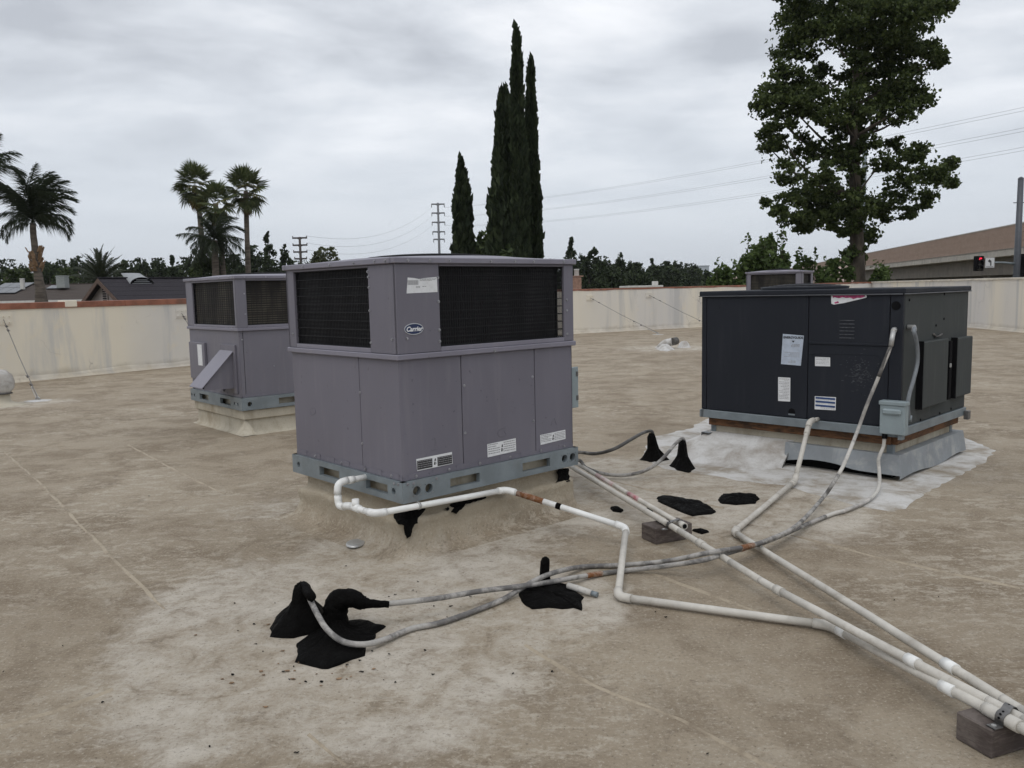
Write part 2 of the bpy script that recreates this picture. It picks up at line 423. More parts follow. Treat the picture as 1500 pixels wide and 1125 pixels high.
bw = MB().prism([(x*1.0, y*1.0, GZ) for x, y in [(-13.5, 7.0), (-2.3, 23.68), (14.55, 33.5), (12.1, 3.0), (11.2, -9.2), (-24.2, -9.2)]], (0, 0, -GZ-.402))
ow = bw.build('building_wall', MT['wallcream']); tag(ow, kind='structure')
# lapped membrane seams: narrow raised edges on the roof
def seam(pix, w=.009, h=.008):
    P = []
    for (u, v) in pix: P.append(G(u, v))
    Q = []
    for a, b in zip(P[:-1], P[1:]):
        n = max(2, int((b-a).length/.12))
        for i in range(n): Q.append(a.lerp(b, i/n))
    Q.append(P[-1]); mb = MB(); vs = []; fs = []
    for i, p in enumerate(Q):
        t = (Q[min(i+1, len(Q)-1)]-Q[max(0, i-1)]).normalized(); nn = Vector((-t.y, t.x, 0)); j = nn*random.uniform(-.006, .006); ww = w*random.uniform(.6, 1.2)
        hh = h*random.uniform(.3, 1.1)
        vs += [p+j-nn*ww*2.2+Vector((0, 0, -.002)), p+j-nn*ww*.2+Vector((0, 0, hh)), p+j+Vector((0, 0, hh)), p+j+nn*ww*.25+Vector((0, 0, -.002))]
    for i in range(len(Q)-1):
        for k in range(3): fs.append((i*4+k, i*4+k+1, i*4+4+k+1, i*4+4+k))
    mb.add(vs, fs, False); return mb.build('membrane_seam', MT['seam'], roof)
for pix in [[(8, 662), (60, 708), (150, 800), (242, 892)], [(455, 1075), (520, 1128)], [(770, 945), (870, 1003), (1000, 1056), (1135, 1128)],
            [(945, 836), (1030, 868), (1118, 899)], [(1160, 784), (1300, 820), (1495, 862)], [(188, 652), (260, 690), (330, 724)],
            [(0, 1066), (80, 1042), (165, 1010)], [(850, 505), (960, 513)], [(880, 700), (1000, 730), (1060, 745)]]:
    seam(pix)
gm = NM('dry_ground', .95, 0, .1); gm.color(gm.mix(gm.noise(.06, 6), (.10, .10, .06), (.20, .17, .12)))
n_ = 64; gv = [(0, 0, GZ)] + [(4500*math.cos(2*PI*i/n_), 4500*math.sin(2*PI*i/n_), GZ) for i in range(n_)]
tag(MB().add(gv, [(0, 1+i, 1+(i+1) % n_) for i in range(n_)]).build('ground', gm.m), kind='structure')
hm = NM('far_hillside', 1, 0, .05); hm.color(hm.mix(hm.noise(.01, 5), (.20, .21, .22), (.27, .27, .27)))
def hills(pix, y):
    mb = MB(); vs = []; 
    for (u, v) in pix:
        p = D(u, v, y); vs += [p, (p.x, y-400, GZ), (p.x, y+700, GZ)]
    fs = []
    for i in range(len(pix)-1):
        a, b = i*3, i*3+3
        fs += [(a, a+1, b+1, b), (a, b, b+2, a+2)]
    tag(mb.add(vs, fs, True).build('hills', hm.m), kind='structure')
hills([(-500, 432), (-300, 415), (-80, 402), (0, 398), (60, 388), (85, 385), (105, 387), (140, 396), (250, 405), (400, 418), (600, 428)], 2500)
hills([(700, 424), (850, 418), (960, 410), (1030, 406), (1120, 404), (1300, 396), (1500, 398), (1800, 401)], 3000)

# ------------------------------------------------------------------ parapet walls
def parapet(name_label, A, B, h0, h1, th, mat, cop, cop_h, over, group='parapet walls round the roof', jag=0.0):
    d = (B-A); L = d.length; d.normalize(); ang = math.atan2(d.y, d.x)
    t = thing('parapet_wall', name_label, 'wall', A, ang, group)
    mb = MB(); N = max(8, int(L/.5))
    # local x along wall; roof side is -y for walls run with the roof on the right
    vs = []; fs = []
    cove = .10
    for i in range(N+1):
        x = L*i/N; h = h0+(h1-h0)*i/N + random.uniform(-.006, .006)
        vs += [(x, -cove, .0), (x, -cove*.35, .03+random.uniform(0, .01)), (x, random.uniform(-.004, .004), .10+random.uniform(-.02, .02)), (x, random.uniform(-.004, .004), h*.55), (x, random.uniform(-.004, .004), h), (x, th, h), (x, th, GZ)]
    for i in range(N):
        for k in range(6): fs.append((i*7+k, i*7+7+k, i*7+8+k, i*7+1+k))
    fs += [tuple(range(7)), tuple(N*7+k for k in range(6, -1, -1))]
    mb.add(vs, fs).build('stucco_face', mat, t)
    if cop:
        seg = 3.6; x = 0; k = 0
        while x < L-.05:
            x2 = min(L, x+seg); ha = h0+(h1-h0)*x/L; hb = h0+(h1-h0)*x2/L
            c = MB(); n2 = 10; cv = []; cf = []
            for i in range(n2+1):
                xx = x+.004+(x2-x-.008)*i/n2; hh = ha+(hb-ha)*i/n2; j = random.uniform(-jag, jag)
                cv += [(xx, -over+random.uniform(-.004, .004), hh-cop_h+j), (xx, -over-.004, hh+.018), (xx, th+over, hh+.024), (xx, th+over, hh-cop_h)]
            for i in range(n2):
                for q in range(4): cf.append((i*4+q, i*4+4+q, i*4+4+(q+1) % 4, i*4+(q+1) % 4))
            cf += [(0, 1, 2, 3), (n2*4+3, n2*4+2, n2*4+1, n2*4)]
            c.add(cv, cf).build('coping', cop, t)
            x = x2; k += 1
    return t, L
w_left, LL = parapet('long cream stucco parapet wall with red brown flashing behind the left air unit', WA, WK, 1.30, 1.365, .2, MT['wallcream'], MT['coping'], .085, .02)
w_back, LB = parapet('grey cream parapet wall along the far side between the two nearest units', WK, WC, 1.345, 1.40, .2, MT['wallback'], MT['coping'], .030, .012, jag=.012)
w_right, LR = parapet('cream parapet wall at the right edge beyond the black air unit', WC, WD, 1.41, 1.43, .2, MT['wallback'], MT['copingpale'], .03, .03, jag=.01)
# joint cap on the left coping
def wall_local(t, P): return t.matrix_basis.inverted() @ P
def wallhit(t, u, v, off=0.0):
    mw = Matrix.Translation(t.location) @ Euler(t.rotation_euler).to_matrix().to_4x4()
    n = mw.to_3x3() @ Vector((0, -1, 0)); p0 = t.location + n*off
    d = ray(u, v); o = Vector((0, 0, CH)); k = (p0-o).dot(n)/d.dot(n)
    return mw.inverted() @ (o+d*k)
p = wallhit(w_left, 103, 444)
MB().box(p.x-.11, p.x+.11, -.032, .23, p.z-.07, p.z+.05, .01).build('joint_cap', MT['wallcream'], w_left)
# raised end block of the right wall
p = wallhit(w_right, 1440, 407)

# ------------------------------------------------------------------ packaged air units
class Unit:
    def __init__(s, label, cat, near, yaw, w, d, zb, group=None, name='rooftop_air_unit'):
        s.near = Vector((*near, 0)); s.yaw = yaw; s.w = w; s.d = d; s.zb = zb
        s.a = Vector((math.cos(yaw), math.sin(yaw), 0)); s.b = Vector((-math.sin(yaw), math.cos(yaw), 0))
        c = s.near + s.a*w/2 + s.b*d/2; c.z = zb
        s.t = thing(name, label, cat, c, yaw, group)
        s.mw = Matrix.Translation(c) @ Matrix.Rotation(yaw, 4, 'Z')
    def L3(s, f, q, z, o=0.0):
        w, d = s.w/2, s.d/2
        return {'R': Vector((-w+q, -d-o, z)), 'L': Vector((-w-o, -d+q, z)), 'RB': Vector((w+o, -d+q, z)), 'LB': Vector((-w+q, d+o, z))}[f]
    def W3(s, f, q, z, o=0.0): return s.mw @ s.L3(f, q, z, o)
    def hit(s, f, u, v, o=0.0):
        n = s.mw.to_3x3() @ {'R': Vector((0, -1, 0)), 'L': Vector((-1, 0, 0))}[f]
        p0 = s.W3(f, 0, 0, o); dd = ray(u, v); oo = Vector((0, 0, CH)); k = (p0-oo).dot(n)/dd.dot(n)
        l = s.mw.inverted() @ (oo+dd*k)
        return (l.x+s.w/2 if f == 'R' else l.y+s.d/2), l.z
    def slab(s, mb, f, q0, q1, z0, z1, o0, o1, c=0.0):
        A = s.L3(f, q0, z0, o0); B = s.L3(f, q1, z1, o1); mb.box(A.x, B.x, A.y, B.y, A.z, B.z, c); return mb
    def poly(s, f, pts, o0, o1):
        n = s.L3(f, 0, 0, 1)-s.L3(f, 0, 0, 0)
        return MB().prism([s.L3(f, q, z, o0) for q, z in pts], n*(o1-o0))
    def pixpoly(s, f, pix, o0, o1): return s.poly(f, [s.hit(f, u, v) for u, v in pix], o0, o1)
    def fm(s, f, q, z, o):        # matrix that lays the XY plane on a face, readable from outside
        x = {'R': Vector((1, 0, 0)), 'L': Vector((0, -1, 0))}[f]; n = {'R': Vector((0, -1, 0)), 'L': Vector((-1, 0, 0))}[f]
        m = Matrix((x, Vector((0, 0, 1)), n)).transposed().to_4x4(); m.translation = s.L3(f, q, z, o); return m
def holed(U, f, q0, q1, z0, z1, o, th, slots=(), circ=()):
    """sheet on a face with real rectangular slots and round holes, edges turned inwards"""
    rects = [(a, b, c, d, 0) for a, b, c, d in slots] + [(q-r, q+r, z-r, z+r, 1) for q, z, r in circ]
    qs = sorted({q0, q1, *[x for r in rects for x in r[:2]]}); zs = sorted({z0, z1, *[x for r in rects for x in r[2:4]]})
    mb = MB()
    for i in range(len(qs)-1):
        for j in range(len(zs)-1):
            mq, mz = (qs[i]+qs[i+1])/2, (zs[j]+zs[j+1])/2
            if any(r[0] < mq < r[1] and r[2] < mz < r[3] for r in rects): continue
            mb.add([U.L3(f, qs[i], zs[j], o), U.L3(f, qs[i+1], zs[j], o), U.L3(f, qs[i+1], zs[j+1], o), U.L3(f, qs[i], zs[j+1], o)], [(0, 1, 2, 3)])
    for a, b, c, d, k in rects:
        if k == 0:
            P = [(a, c), (b, c), (b, d), (a, d)]
            mb.add([U.L3(f, q, z, o) for q, z in P]+[U.L3(f, q, z, o-th) for q, z in P], [(i, (i+1) % 4, 4+(i+1) % 4, 4+i) for i in range(4)])
        else:
            cx, cz, r = (a+b)/2, (c+d)/2, (b-a)/2; vs = []; N = 20
            for i in range(N):
                an = 2*PI*i/N; cs, sn = math.cos(an), math.sin(an); m_ = max(abs(cs), abs(sn))
                vs += [U.L3(f, cx+r*cs*.92, cz+r*sn*.92, o), U.L3(f, cx+r*cs/m_, cz+r*sn/m_, o), U.L3(f, cx+r*cs*.92, cz+r*sn*.92, o-th)]
            fs = []
            for i in range(N):
                j = (i+1) % N
                fs += [(i*3, i*3+1, j*3+1, j*3), (i*3, j*3, j*3+2, i*3+2)]
            mb.add(vs, fs)
    # back lips
    for z in (z0, z1):
        mb.add([U.L3(f, q0, z, o), U.L3(f, q1, z, o), U.L3(f, q1, z, o-.035), U.L3(f, q0, z, o-.035)], [(0, 1, 2, 3)])
    return mb
def guard(U, f, q0, q1, z0, z1, o, dv, dh, r=.0015, rh=.0018):
    mb = MB(); n = max(2, round((q1-q0)/dv))
    for i in range(n+1):
        q = q0+(q1-q0)*i/n; U.slab(mb, f, q-r, q+r, z0, z1, o-r, o+r)
    n = max(2, round((z1-z0)/dh))
    for i in range(n+1):
        z = z0+(z1-z0)*i/n; U.slab(mb, f, q0, q1, z-rh, z+rh, o+.0012, o+.0012+2*rh)
    return mb
def coil_mat(name, c, c2):
    m = NM(name, .7, 0, .2)
    w = m.n('ShaderNodeTexWave', wave_type='BANDS', bands_direction='Z'); w.inputs['Scale'].default_value = 14; w.inputs['Distortion'].default_value = .6
    m.l(m.pos(), w.inputs[0]); n = m.noise(5, 4, .6, .3, m.pos((1, 1, .3)))
    m.color(m.mix(m.math('MULTIPLY', w.outputs[0], m.rng(n, .35, .7)), c, c2)); return m.m
MT['coil'] = coil_mat('black_coil_fins', (.010, .010, .011), (.036, .036, .038))
MT['coil2'] = coil_mat('dusty_coil_fins', (.022, .020, .018), (.105, .095, .075))
def screws(U, pts, r=.0065, name='screw'):
    mb = MB()
    for f, q, z, o in pts:
        n = U.L3(f, 0, 0, 1)-U.L3(f, 0, 0, 0); c = U.L3(f, q, z, o)
        mb.tube([c, c+n*.0015], r*1.35, 10, smooth=False); mb.tube([c+n*.0015, c+n*.006], r*.8, 6, smooth=False)
    o_ = mb.build(name, MT['screw'], U.t); o_['kind'] = 'stuff'; return o_
def gray_unit(U, hr, hm, ht, op, seams, slots, circ, mat, coilm, dv=.02, dh=.05, lipz=.02):
    """op[f] = (q0,q1,z0,z1) coil opening; heights local to rail bottom"""
    w, d = U.w, U.d; t = U.t; e = .012
    dim = {'R': w, 'L': d, 'RB': d, 'LB': w}
    for f in ('R', 'L', 'RB', 'LB'):
        holed(U, f, -.0215 if f in ('R', 'LB') else -.0219, dim[f]+(.0215 if f in ('R', 'LB') else .0219), 0, hr, .022, .03, slots.get(f, ()), circ.get(f, ())).build('base_rail', MT['galv'], t)
    mb = MB()
    for f in ('R', 'L', 'RB', 'LB'):
        U.slab(mb, f, -.022 if f in 'RB' else 0, dim[f]+(.022 if f in 'RL' else 0), hr-.004, hr, .001, .021)
    # what shows inside the slots: the pale timber packing
    MB().box(-w/2+.05, w/2-.05, -d/2+.05, d/2-.05, .004, hr-.006).build('rail_packing', MT['curbtan'], t)
    MB().box(-w/2+.012, w/2-.012, -d/2+.012, d/2-.012, hr+.003, hm-.01).build('inner_casing', MT['dark'], t)
    # lower panels, one sheet each between the joints
    for f in ('R', 'L', 'RB', 'LB'):
        qs = [0]+seams.get(f, [])+[dim[f]]
        for i in range(len(qs)-1):
            a = qs[i]+(.0025 if i else -.0); b = qs[i+1]-(.0025 if i < len(qs)-2 else 0)
            if f in ('L', 'LB'): a, b = (a+.0 if i else a+.0012), (b if i < len(qs)-2 else b-.0012)
            U.slab(MB(), f, a, b, hr+.002, hm, -.011, .0, .0022).build('side_panel', mat, t)
        # foot flange with bent-out tabs
        tb = MB(); n = int(dim[f]/.16); U.slab(tb, f, .004, dim[f]-.004, hr+.002, hr+.024, .001, .003)
        for i in range(n):
            q = (i+.5)*dim[f]/n; U.slab(tb, f, q-.05, q+.05, hr+.002, hr+.034, .003, .005, .001)
        tb.build('foot_flange', mat, t)
    # waist lip
    for f in ('R', 'L', 'RB', 'LB'):
        U.slab(MB(), f, -.02 if f in ('R', 'LB') else .001, dim[f]+(.02 if f in ('R', 'LB') else -.001), hm+.001, hm+lipz, -.01, .02, .004).build('waist_trim', MT['lid'], t)
    zt = ht-.032
    for f in ('R', 'L', 'RB', 'LB'):
        q0, q1, z0, z1 = op[f]
        first, last = (-.01, dim[f]+.01) if f in ('R', 'LB') else (-.0088, dim[f]+.0088)
        for a, b in ((first, q0), (q1, last)):
            U.slab(MB(), f, a, b, hm+lipz+.001, zt, -.012, .010, .003).build('corner_post', mat, t)
        U.slab(MB(), f, q0+.001, q1-.001, hm+lipz+.001, z0, -.012, .0095, .002).build('opening_sill', MT['lid'], t)
        U.slab(MB(), f, q0+.001, q1-.001, z1, zt, -.012, .0095, .002).build('opening_header', mat, t)
        c = MB(); cut = .05 if f == 'R' else 0.0; c0 = .09 if f == 'RB' else q0-.004
        U.slab(c, f, c0, q1+.004-cut, z0-.004, z1+.003, -.075, -.03).build('coil', coilm, t)
        g = guard(U, f, q0+.002, q1-.002, z0+.003, z1-.003, -.008, dv, dh); o_ = g.build('wire_guard', MT['wire'], t); o_['kind'] = 'stuff'
    MB().box(-w/2+.16, w/2-.16, -d/2+.16, d/2-.16, hm, zt).build('fan_chamber', MT['dark'], t)
    MB().box(-w/2+.01, w/2-.01, -d/2+.01, d/2-.01, hm-.002, hm+.004).build('drain_pan', MT['dark'], t)
    # lid: folded rim, shallow dome, fan opening under a ring guard
    rim = MB()
    for f in ('R', 'L', 'RB', 'LB'):
        U.slab(MB(), f, -.026 if f in ('R', 'LB') else .0, dim[f]+(.026 if f in ('R', 'LB') else 0), zt+.001, ht, -.02, .026, .004).build('lid_rim', MT['lid'], t)
    N = 40; ri = min(w, d)*.36; vs = []; fs = []
    for i in range(N):
        an = 2*PI*i/N; cs, sn = math.cos(an), math.sin(an); k = min((w/2+.02)/max(1e-6, abs(cs)), (d/2+.02)/max(1e-6, abs(sn)))
        vs += [(cs*k, sn*k, ht-.001), (cs*(ri+.10), sn*(ri+.10), ht+.018), (cs*ri, sn*ri, ht+.022), (cs*ri, sn*ri, ht-.12)]
    for i in range(N):
        j = (i+1) % N
        for k in range(3): fs.append((i*4+k, j*4+k, j*4+k+1, i*4+k+1))
    MB().add(vs, fs).build('lid_top', MT['lid'], t)
    fg = MB()
    for k in range(1, 9):
        r = ri*k/8+.012; z = ht+.022+.022*(1-(k/8)**3); fg.tube([(r*math.cos(2*PI*i/36), r*math.sin(2*PI*i/36), z) for i in range(37)], .003, 5, False)
    for k in range(8):
        an = PI*k/4+.2; fg.tube([(r*math.cos(an), r*math.sin(an), ht+.022+.022*(1-(r/ri)**3)-.003) for r in np.linspace(.04, ri+.02, 7)], .003, 5)
    fo = fg.build('fan_guard', MT['wire'], t); fo['kind'] = 'stuff'
    hb = MB().lathe([(0.001, ht-.03), (.07, ht-.035), (.08, ht-.06), (.08, ht-.14)], n=18).build('fan_hub', MT['steel'], t)
    for k in range(4):
        an = PI/2*k; bl = MB(); x, y = Vector((math.cos(an), math.sin(an), 0)), Vector((-math.sin(an), math.cos(an), 0)); z = Vector((0, 0, ht-.09))
        bl.prism([x*.075-y*.04+z, x*(ri-.03)-y*.13+z-Vector((0, 0, .03)), x*(ri-.03)+y*.13+z+Vector((0, 0, .03)), x*.075+y*.05+z+Vector((0, 0, .015))], (0, 0, .003)).build('fan_blade', MT['steel'], t)

# ---- the nearest unit
U1 = Unit('nearest grey air conditioning unit with blue oval badge and two black coil faces', 'air conditioner', (-.5769, 4.2471), .7402, 1.2858, 1.1361, .283, 'grey packaged air units on the roof')
h = U1.hit
HM = 1.0282-.283; HT_ = 1.27; HR = .112
def opn(U, f, tl, tr, bl, br):
    a = h_(U, f, *tl); b = h_(U, f, *tr); c = h_(U, f, *bl); d_ = h_(U, f, *br)
    q0 = (a[0]+c[0])/2; q1 = (b[0]+d_[0])/2; return (min(q0, q1), max(q0, q1), (c[1]+d_[1])/2, (a[1]+b[1])/2)
def h_(U, f, u, v): return U.hit(f, u, v)
oR = opn(U1, 'R', (640.6, 384.6), (824, 385.2), (644.8, 515.8), (825.6, 498.8))
oL = opn(U1, 'L', (539.8, 387.8), (430, 397), (545.6, 516.4), (437.8, 509))
lipz = .03
zlo = HM+lipz+.025; zhi = HT_-.032-.012
op = {'R': (oR[0], oR[1], zlo, zhi), 'L': (oL[0], oL[1], zlo, zhi), 'RB': (.06, U1.d-.08, zlo, zhi), 'LB': (.2, U1.w-.1, zlo, zhi)}
sR = [sum(x)/2 for x in zip(h('R', 674.6, 524)[:1], h('R', 680, 684)[:1])] + [(h('R', 782.4, 512.6)[0]+h('R', 785.6, 662)[0])/2]
sL = [(h('L', 525.8, 526)[0]+h('L', 530.6, 680)[0])/2]
def slot(U, f, A, B):
    a = U.hit(f, *A); b = U.hit(f, *B); return (min(a[0], b[0]), max(a[0], b[0]), .030, .082)
def circ(U, f, A, r=.027):
    a = U.hit(f, *A); return (a[0], .056, r)
slots = {'R': [slot(U1, 'R', (656, 705), (699, 700)), slot(U1, 'R', (762, 682), (802, 676))], 'L': [slot(U1, 'L', (541, 712), (573, 722)), slot(U1, 'L', (473, 690), (502, 698))]}
circs = {'R': [circ(U1, 'R', (607.3, 721)), circ(U1, 'R', (625, 716.7)), circ(U1, 'R', (823.4, 668.4)), circ(U1, 'R', (835, 666.2))], 'L': [circ(U1, 'L', (581.7, 721), .019), circ(U1, 'L', (442, 677), .019)]}
gray_unit(U1, HR, HM, HT_, op, {'R': sR, 'L': sL, 'RB': [.55], 'LB': [.4, .85]}, slots, circs, MT['grey'], MT['coil'], .016, .046, lipz)
# labels, badge, marks
def sticker(U, f, pix, o, mat, name='label', parent=None):
    return U.pixpoly(f, pix, o, o+.0012).build(name, mat, parent or U.t)
def bars(U, f, rows, o, mat, parent, name='print'):
    mb = MB()
    for q0, q1, z0, z1 in rows: U.slab(mb, f, q0, q1, z0, z1, o, o+.0005)
    b_ = mb.build(name, mat, parent); b_['kind'] = 'stuff'; return b_
def textrows(q0, q1, z0, z1, n, fill=.5):
    rows = []; hgt = (z1-z0)/n
    for i in range(n):
        zt_ = z1-hgt*i; x = q0
        end = q1 if random.random() < .75 else q0+(q1-q0)*random.uniform(.5, .9)
        while x < end-.004:
            wd = random.uniform(.004, .016); rows.append((x, min(end, x+wd), zt_-hgt*fill, zt_)); x += wd+.003
    return rows
A = h('R', 593, 406); B = h('R', 639, 427.8)
st = U1.poly('R', [(A[0], B[1]-.004), (B[0], B[1]), (B[0]-.001, A[1]), (A[0]+.11, A[1]-.006), (A[0]+.08, A[1]-.010), (A[0]+.05, A[1]-.005), (A[0]+.01, A[1]-.002)], .010, .0112).build('carton_label', MT['white'], U1.t)
rows = []; x = A[0]+.008
while x < A[0]+.075: wd = random.choice((.0012, .002, .003)); rows.append((x, x+wd, A[1]-.040, A[1]-.016)); x += wd+random.choice((.001, .0018))
rows += textrows(A[0]+.085, B[0]-.006, A[1]-.022, A[1]-.008, 3) + textrows(A[0]+.06, A[0]+.085, B[1]+.02, B[1]+.032, 2) + textrows(A[0]+.1, A[0]+.125, B[1]+.026, B[1]+.032, 1)
bars(U1, 'R', rows, .0112, MT['greyink'], st)
bq, bz = h('R', 604.2, 481.8); ba, bb = .060, .030
def ell(q, z, a, b, n=28): return [(q+a*math.cos(2*PI*i/n), z+b*math.sin(2*PI*i/n)) for i in range(n)]
bd = U1.poly('R', ell(bq, bz, ba, bb), .010, .0135).build('oval_badge', MT['chrome'], U1.t)
U1.poly('R', ell(bq, bz, ba-.004, bb-.004), .0135, .0147).build('badge_field', MT['badge'], bd)
text_part('Carrier', .034, MT['white'], U1.fm('R', bq, bz-.001, .0152), bd, 'lettering', .28, .0005, .0011)
def warn(pix, dark):
    s_ = sticker(U1, 'R', pix, .0005, MT['white'], 'warning_label'); P = [h('R', *p) for p in pix]
    q0 = min(p[0] for p in P)+.004; q1 = max(p[0] for p in P)-.004; z0 = (P[2][1]+P[3][1])/2+.004; z1 = (P[0][1]+P[1][1])/2-.004; m_ = (q0+q1)/2
    sl = (P[1][1]-P[0][1])/(P[1][0]-P[0][0])
    hw = .013
    if dark:
        blk = bars(U1, 'R', [(q0, m_-hw-.004, z0, z1-.008), (m_+hw+.004, q1, z0, z1-.008)], .0017, MT['ink'], s_, 'print_block')
        bars(U1, 'R', textrows(q0+.003, m_-hw-.007, z0+.002, z1-.011, 4, .35)+textrows(m_+hw+.007, q1-.003, z0+.002, z1-.011, 4, .35), .0022, MT['greyink'], s_)
    else:
        bars(U1, 'R', textrows(q0+.002, m_-hw, z0+.002, z1-.002, 5, .4)+textrows(m_+hw, q1-.002, z0+.002, z1-.002, 5, .4), .0017, MT['greyink'], s_)
    # pictograms: hand at a gear
    zc_ = (z0+z1)/2; mb = MB(); hh = (z1-z0)
    n_ = U1.L3('R', 0, 0, 1)-U1.L3('R', 0, 0, 0)
    for pts in ([(m_-.008, zc_-.3*hh), (m_+.002, zc_-.34*hh), (m_+.004, zc_-.05*hh), (m_-.003, zc_+.0*hh)], [(m_-.004, zc_+.06*hh), (m_+.008, zc_+.04*hh), (m_+.005, zc_+.32*hh), (m_-.001, zc_+.24*hh)],
                [(m_+.005, zc_-.3*hh), (m_+.010, zc_-.22*hh), (m_+.008, zc_-.06*hh)]):
        mb.prism([U1.L3('R', q, z, .0017) for q, z in pts], n_*.0005)
    mb.build('pictogram', MT['ink'], s_)
warn([(609.6, 672.6), (661.8, 662), (663, 679), (611, 690)], True)
warn([(713.6, 650.8), (755.2, 641.8), (755.8, 660.4), (714.2, 670)], False)
warn([(791, 637.4), (827.8, 629.4), (828.2, 642.8), (791.7, 651.8)], False)
def emb(f, pix, r=.0014):
    P = [U1.L3(f, *h(f, u, v), .0008) for u, v in pix]; return MB().tube(spline(P, 5), r, 6).build('embossed_mark', MT['grey'], U1.t)
emb('R', [(741, 626), (731, 630), (729.5, 637), (735, 640), (741, 636), (738, 631)])
emb('R', [(633, 644), (637, 642), (636.5, 657), (632, 658.5), (640, 657)])
emb('R', [(807, 623), (811, 612), (815, 621.5)])
emb('L', [(454, 598), (460, 597.5), (462, 605), (456, 608), (455, 602)], .001)
sp = [('R', *h('R', u, v), .010 if v < 520 else .0) for u, v in [(680, 565), (681.5, 634), (780, 552), (781.5, 616.5), (598.5, 525), (594.5, 496)]] + [('R', *h('R', u, v), .021) for u, v in [(721, 514)]]
sp += [('L', *h('L', u, v), .010 if v < 520 else .0) for u, v in [(577, 497), (575.5, 524), (548, 522), (541, 398), (543, 421), (527.5, 575), (531, 649.5), (431.5, 489)]]
sp += [('R', oR[1]+.022, z, .010) for z in (zlo+.02, zlo+.16, zhi-.2)] + [('R', oR[0]-.008, z, .010) for z in (zlo+.03, zlo+.09, zlo+.24, zhi-.06)] + [('L', oL[0]-.008, z, .010) for z in (zlo+.03, zlo+.2, zhi-.05)]
sp += [('R', q, HT_-.016, .026) for q in (.06, .2, .33, .62, .8, .95, 1.2)] + [('L', q, HT_-.016, .026) for q in (.05, .15, .35, .6, .9)]
sp += [('R', q, HR+.018, .005) for q in (.08, .3, .52, .75, 1.0, 1.2)] + [('L', q, HR+.018, .005) for q in (.1, .35, .6, .9)]
sp += [('R', q, .1, .022) for q in (.012, .05, .2)] + [('L', q, .1, .022) for q in (.015, .05)]
screws(U1, sp)
# electrical disconnect at the right rear edge
eb = MB(); U1.slab(eb, 'RB', .03, .12, .36, .60, .012, .072, .004); ebo = eb.build('electrical_box', MT['galvbox'], U1.t)
e2 = MB(); U1.slab(e2, 'RB', .018, .03, .352, .608, .008, .076, .003); e2.build('box_cover', MT['galvbox'], ebo)
e3 = MB()
for z in (.40, .55): U1.slab(e3, 'RB', .012, .018, z, z+.03, .055, .07, .001)
e3.build('hinge', MT['steel'], ebo)

# ---- the unit behind it on the left
U2 = Unit('grey air unit with slanted metal intake hood behind the nearest unit on the left', 'air conditioner', (-2.6618, 8.1476), .7186, 1.32, 1.3082, .2521, 'grey packaged air units on the roof')
HM2 = 1.0351-.2521; HT2 = 1.5773-.2521; HR2 = .125
def z3(x, y): return (240+x/4.018, 380+y/4.018)
oL2 = opn(U2, 'L', z3(412, 118), z3(170, 127), z3(425, 403), z3(180, 390)); qR2 = U2.hit('R', *z3(485, 250))[0]
op2 = {'L': (oL2[0], oL2[1], HM2+.055, HT2-.05), 'R': (qR2, 1.32-.09, HM2+.055, HT2-.05), 'RB': (.1, 1.2, HM2+.055, HT2-.05), 'LB': (.1, 1.2, HM2+.055, HT2-.05)}
def slot2(f, A, B):
    a = U2.hit(f, *z3(*A)); b = U2.hit(f, *z3(*B)); return (min(a[0], b[0]), max(a[0], b[0]), .032, .092)
def circ2(f, A, r=.021): a = U2.hit(f, *z3(*A)); return (a[0], .06, r)
gray_unit(U2, HR2, HM2, HT2, op2, {'L': [], 'R': [.04]}, {'L': [slot2('L', (222, 805), (275, 820)), slot2('L', (345, 835), (405, 850))], 'R': [slot2('R', (672, 830), (778, 830))]},
          {'L': [circ2('L', (176, 784), .02), circ2('L', (192, 788), .02), circ2('L', (428, 846), .02), circ2('L', (448, 849), .02)], 'R': [circ2('R', (501, 849), .026)]}, MT['grey2'], MT['coil2'], .055, .055, .03)
# hood
qa = U2.hit('L', *z3(345, 530))[0]; qb = U2.hit('L', *z3(412, 540))[0]; q0, q1 = min(qa, qb), max(qa, qb)
q0 = q0-.005
zt_ = U2.hit('L', *z3(405, 538))[1]; zb_h = U2.hit('L', *z3(440, 790))[1]+.03
hood = thing_h = MB()
def pj_(P):
    d = Vector(P)-Vector((0, 0, CH)); z = d.dot(_F); return 750+CF*d.dot(_R)/z, 562.5-CF*d.dot(_U)/z
pr, zo_ = min(((o, z) for o in np.linspace(.1, .7, 61) for z in np.linspace(.05, .6, 56)), key=lambda k: (pj_(U2.W3('L', q0, k[1], k[0]))[0]-299)**2+(pj_(U2.W3('L', q0, k[1], k[0]))[1]-567)**2)
prof = [(0.012, zt_), (pr, zo_), (pr, zo_-.03), (0.012, zb_h+.02)]
def hoodp(q): return [U2.L3('L', q, z, o) for o, z in prof]
hp = MB().add(hoodp(q0)+hoodp(q1), [(0, 1, 2, 3), (4, 7, 6, 5)]).build('intake_hood', MT['grey2'], U2.t)
tp = MB().prism([U2.L3('L', q0-.02, prof[0][1], .012), U2.L3('L', q1+.02, prof[0][1], .012), U2.L3('L', q1+.02, prof[1][1]-.012, pr+.03), U2.L3('L', q0-.02, prof[1][1]-.012, pr+.03)], (0, 0, .008)); tp.build('hood_top', MT['lid'], hp)
MB().add([U2.L3('L', q0+.004, zb_h+.03, .05), U2.L3('L', q1-.004, zb_h+.03, .05), U2.L3('L', q1-.004, zo_-.02, pr-.01), U2.L3('L', q0+.004, zo_-.02, pr-.01)], [(0, 1, 2, 3)]).build('hood_screen', MT['dark'], hp)
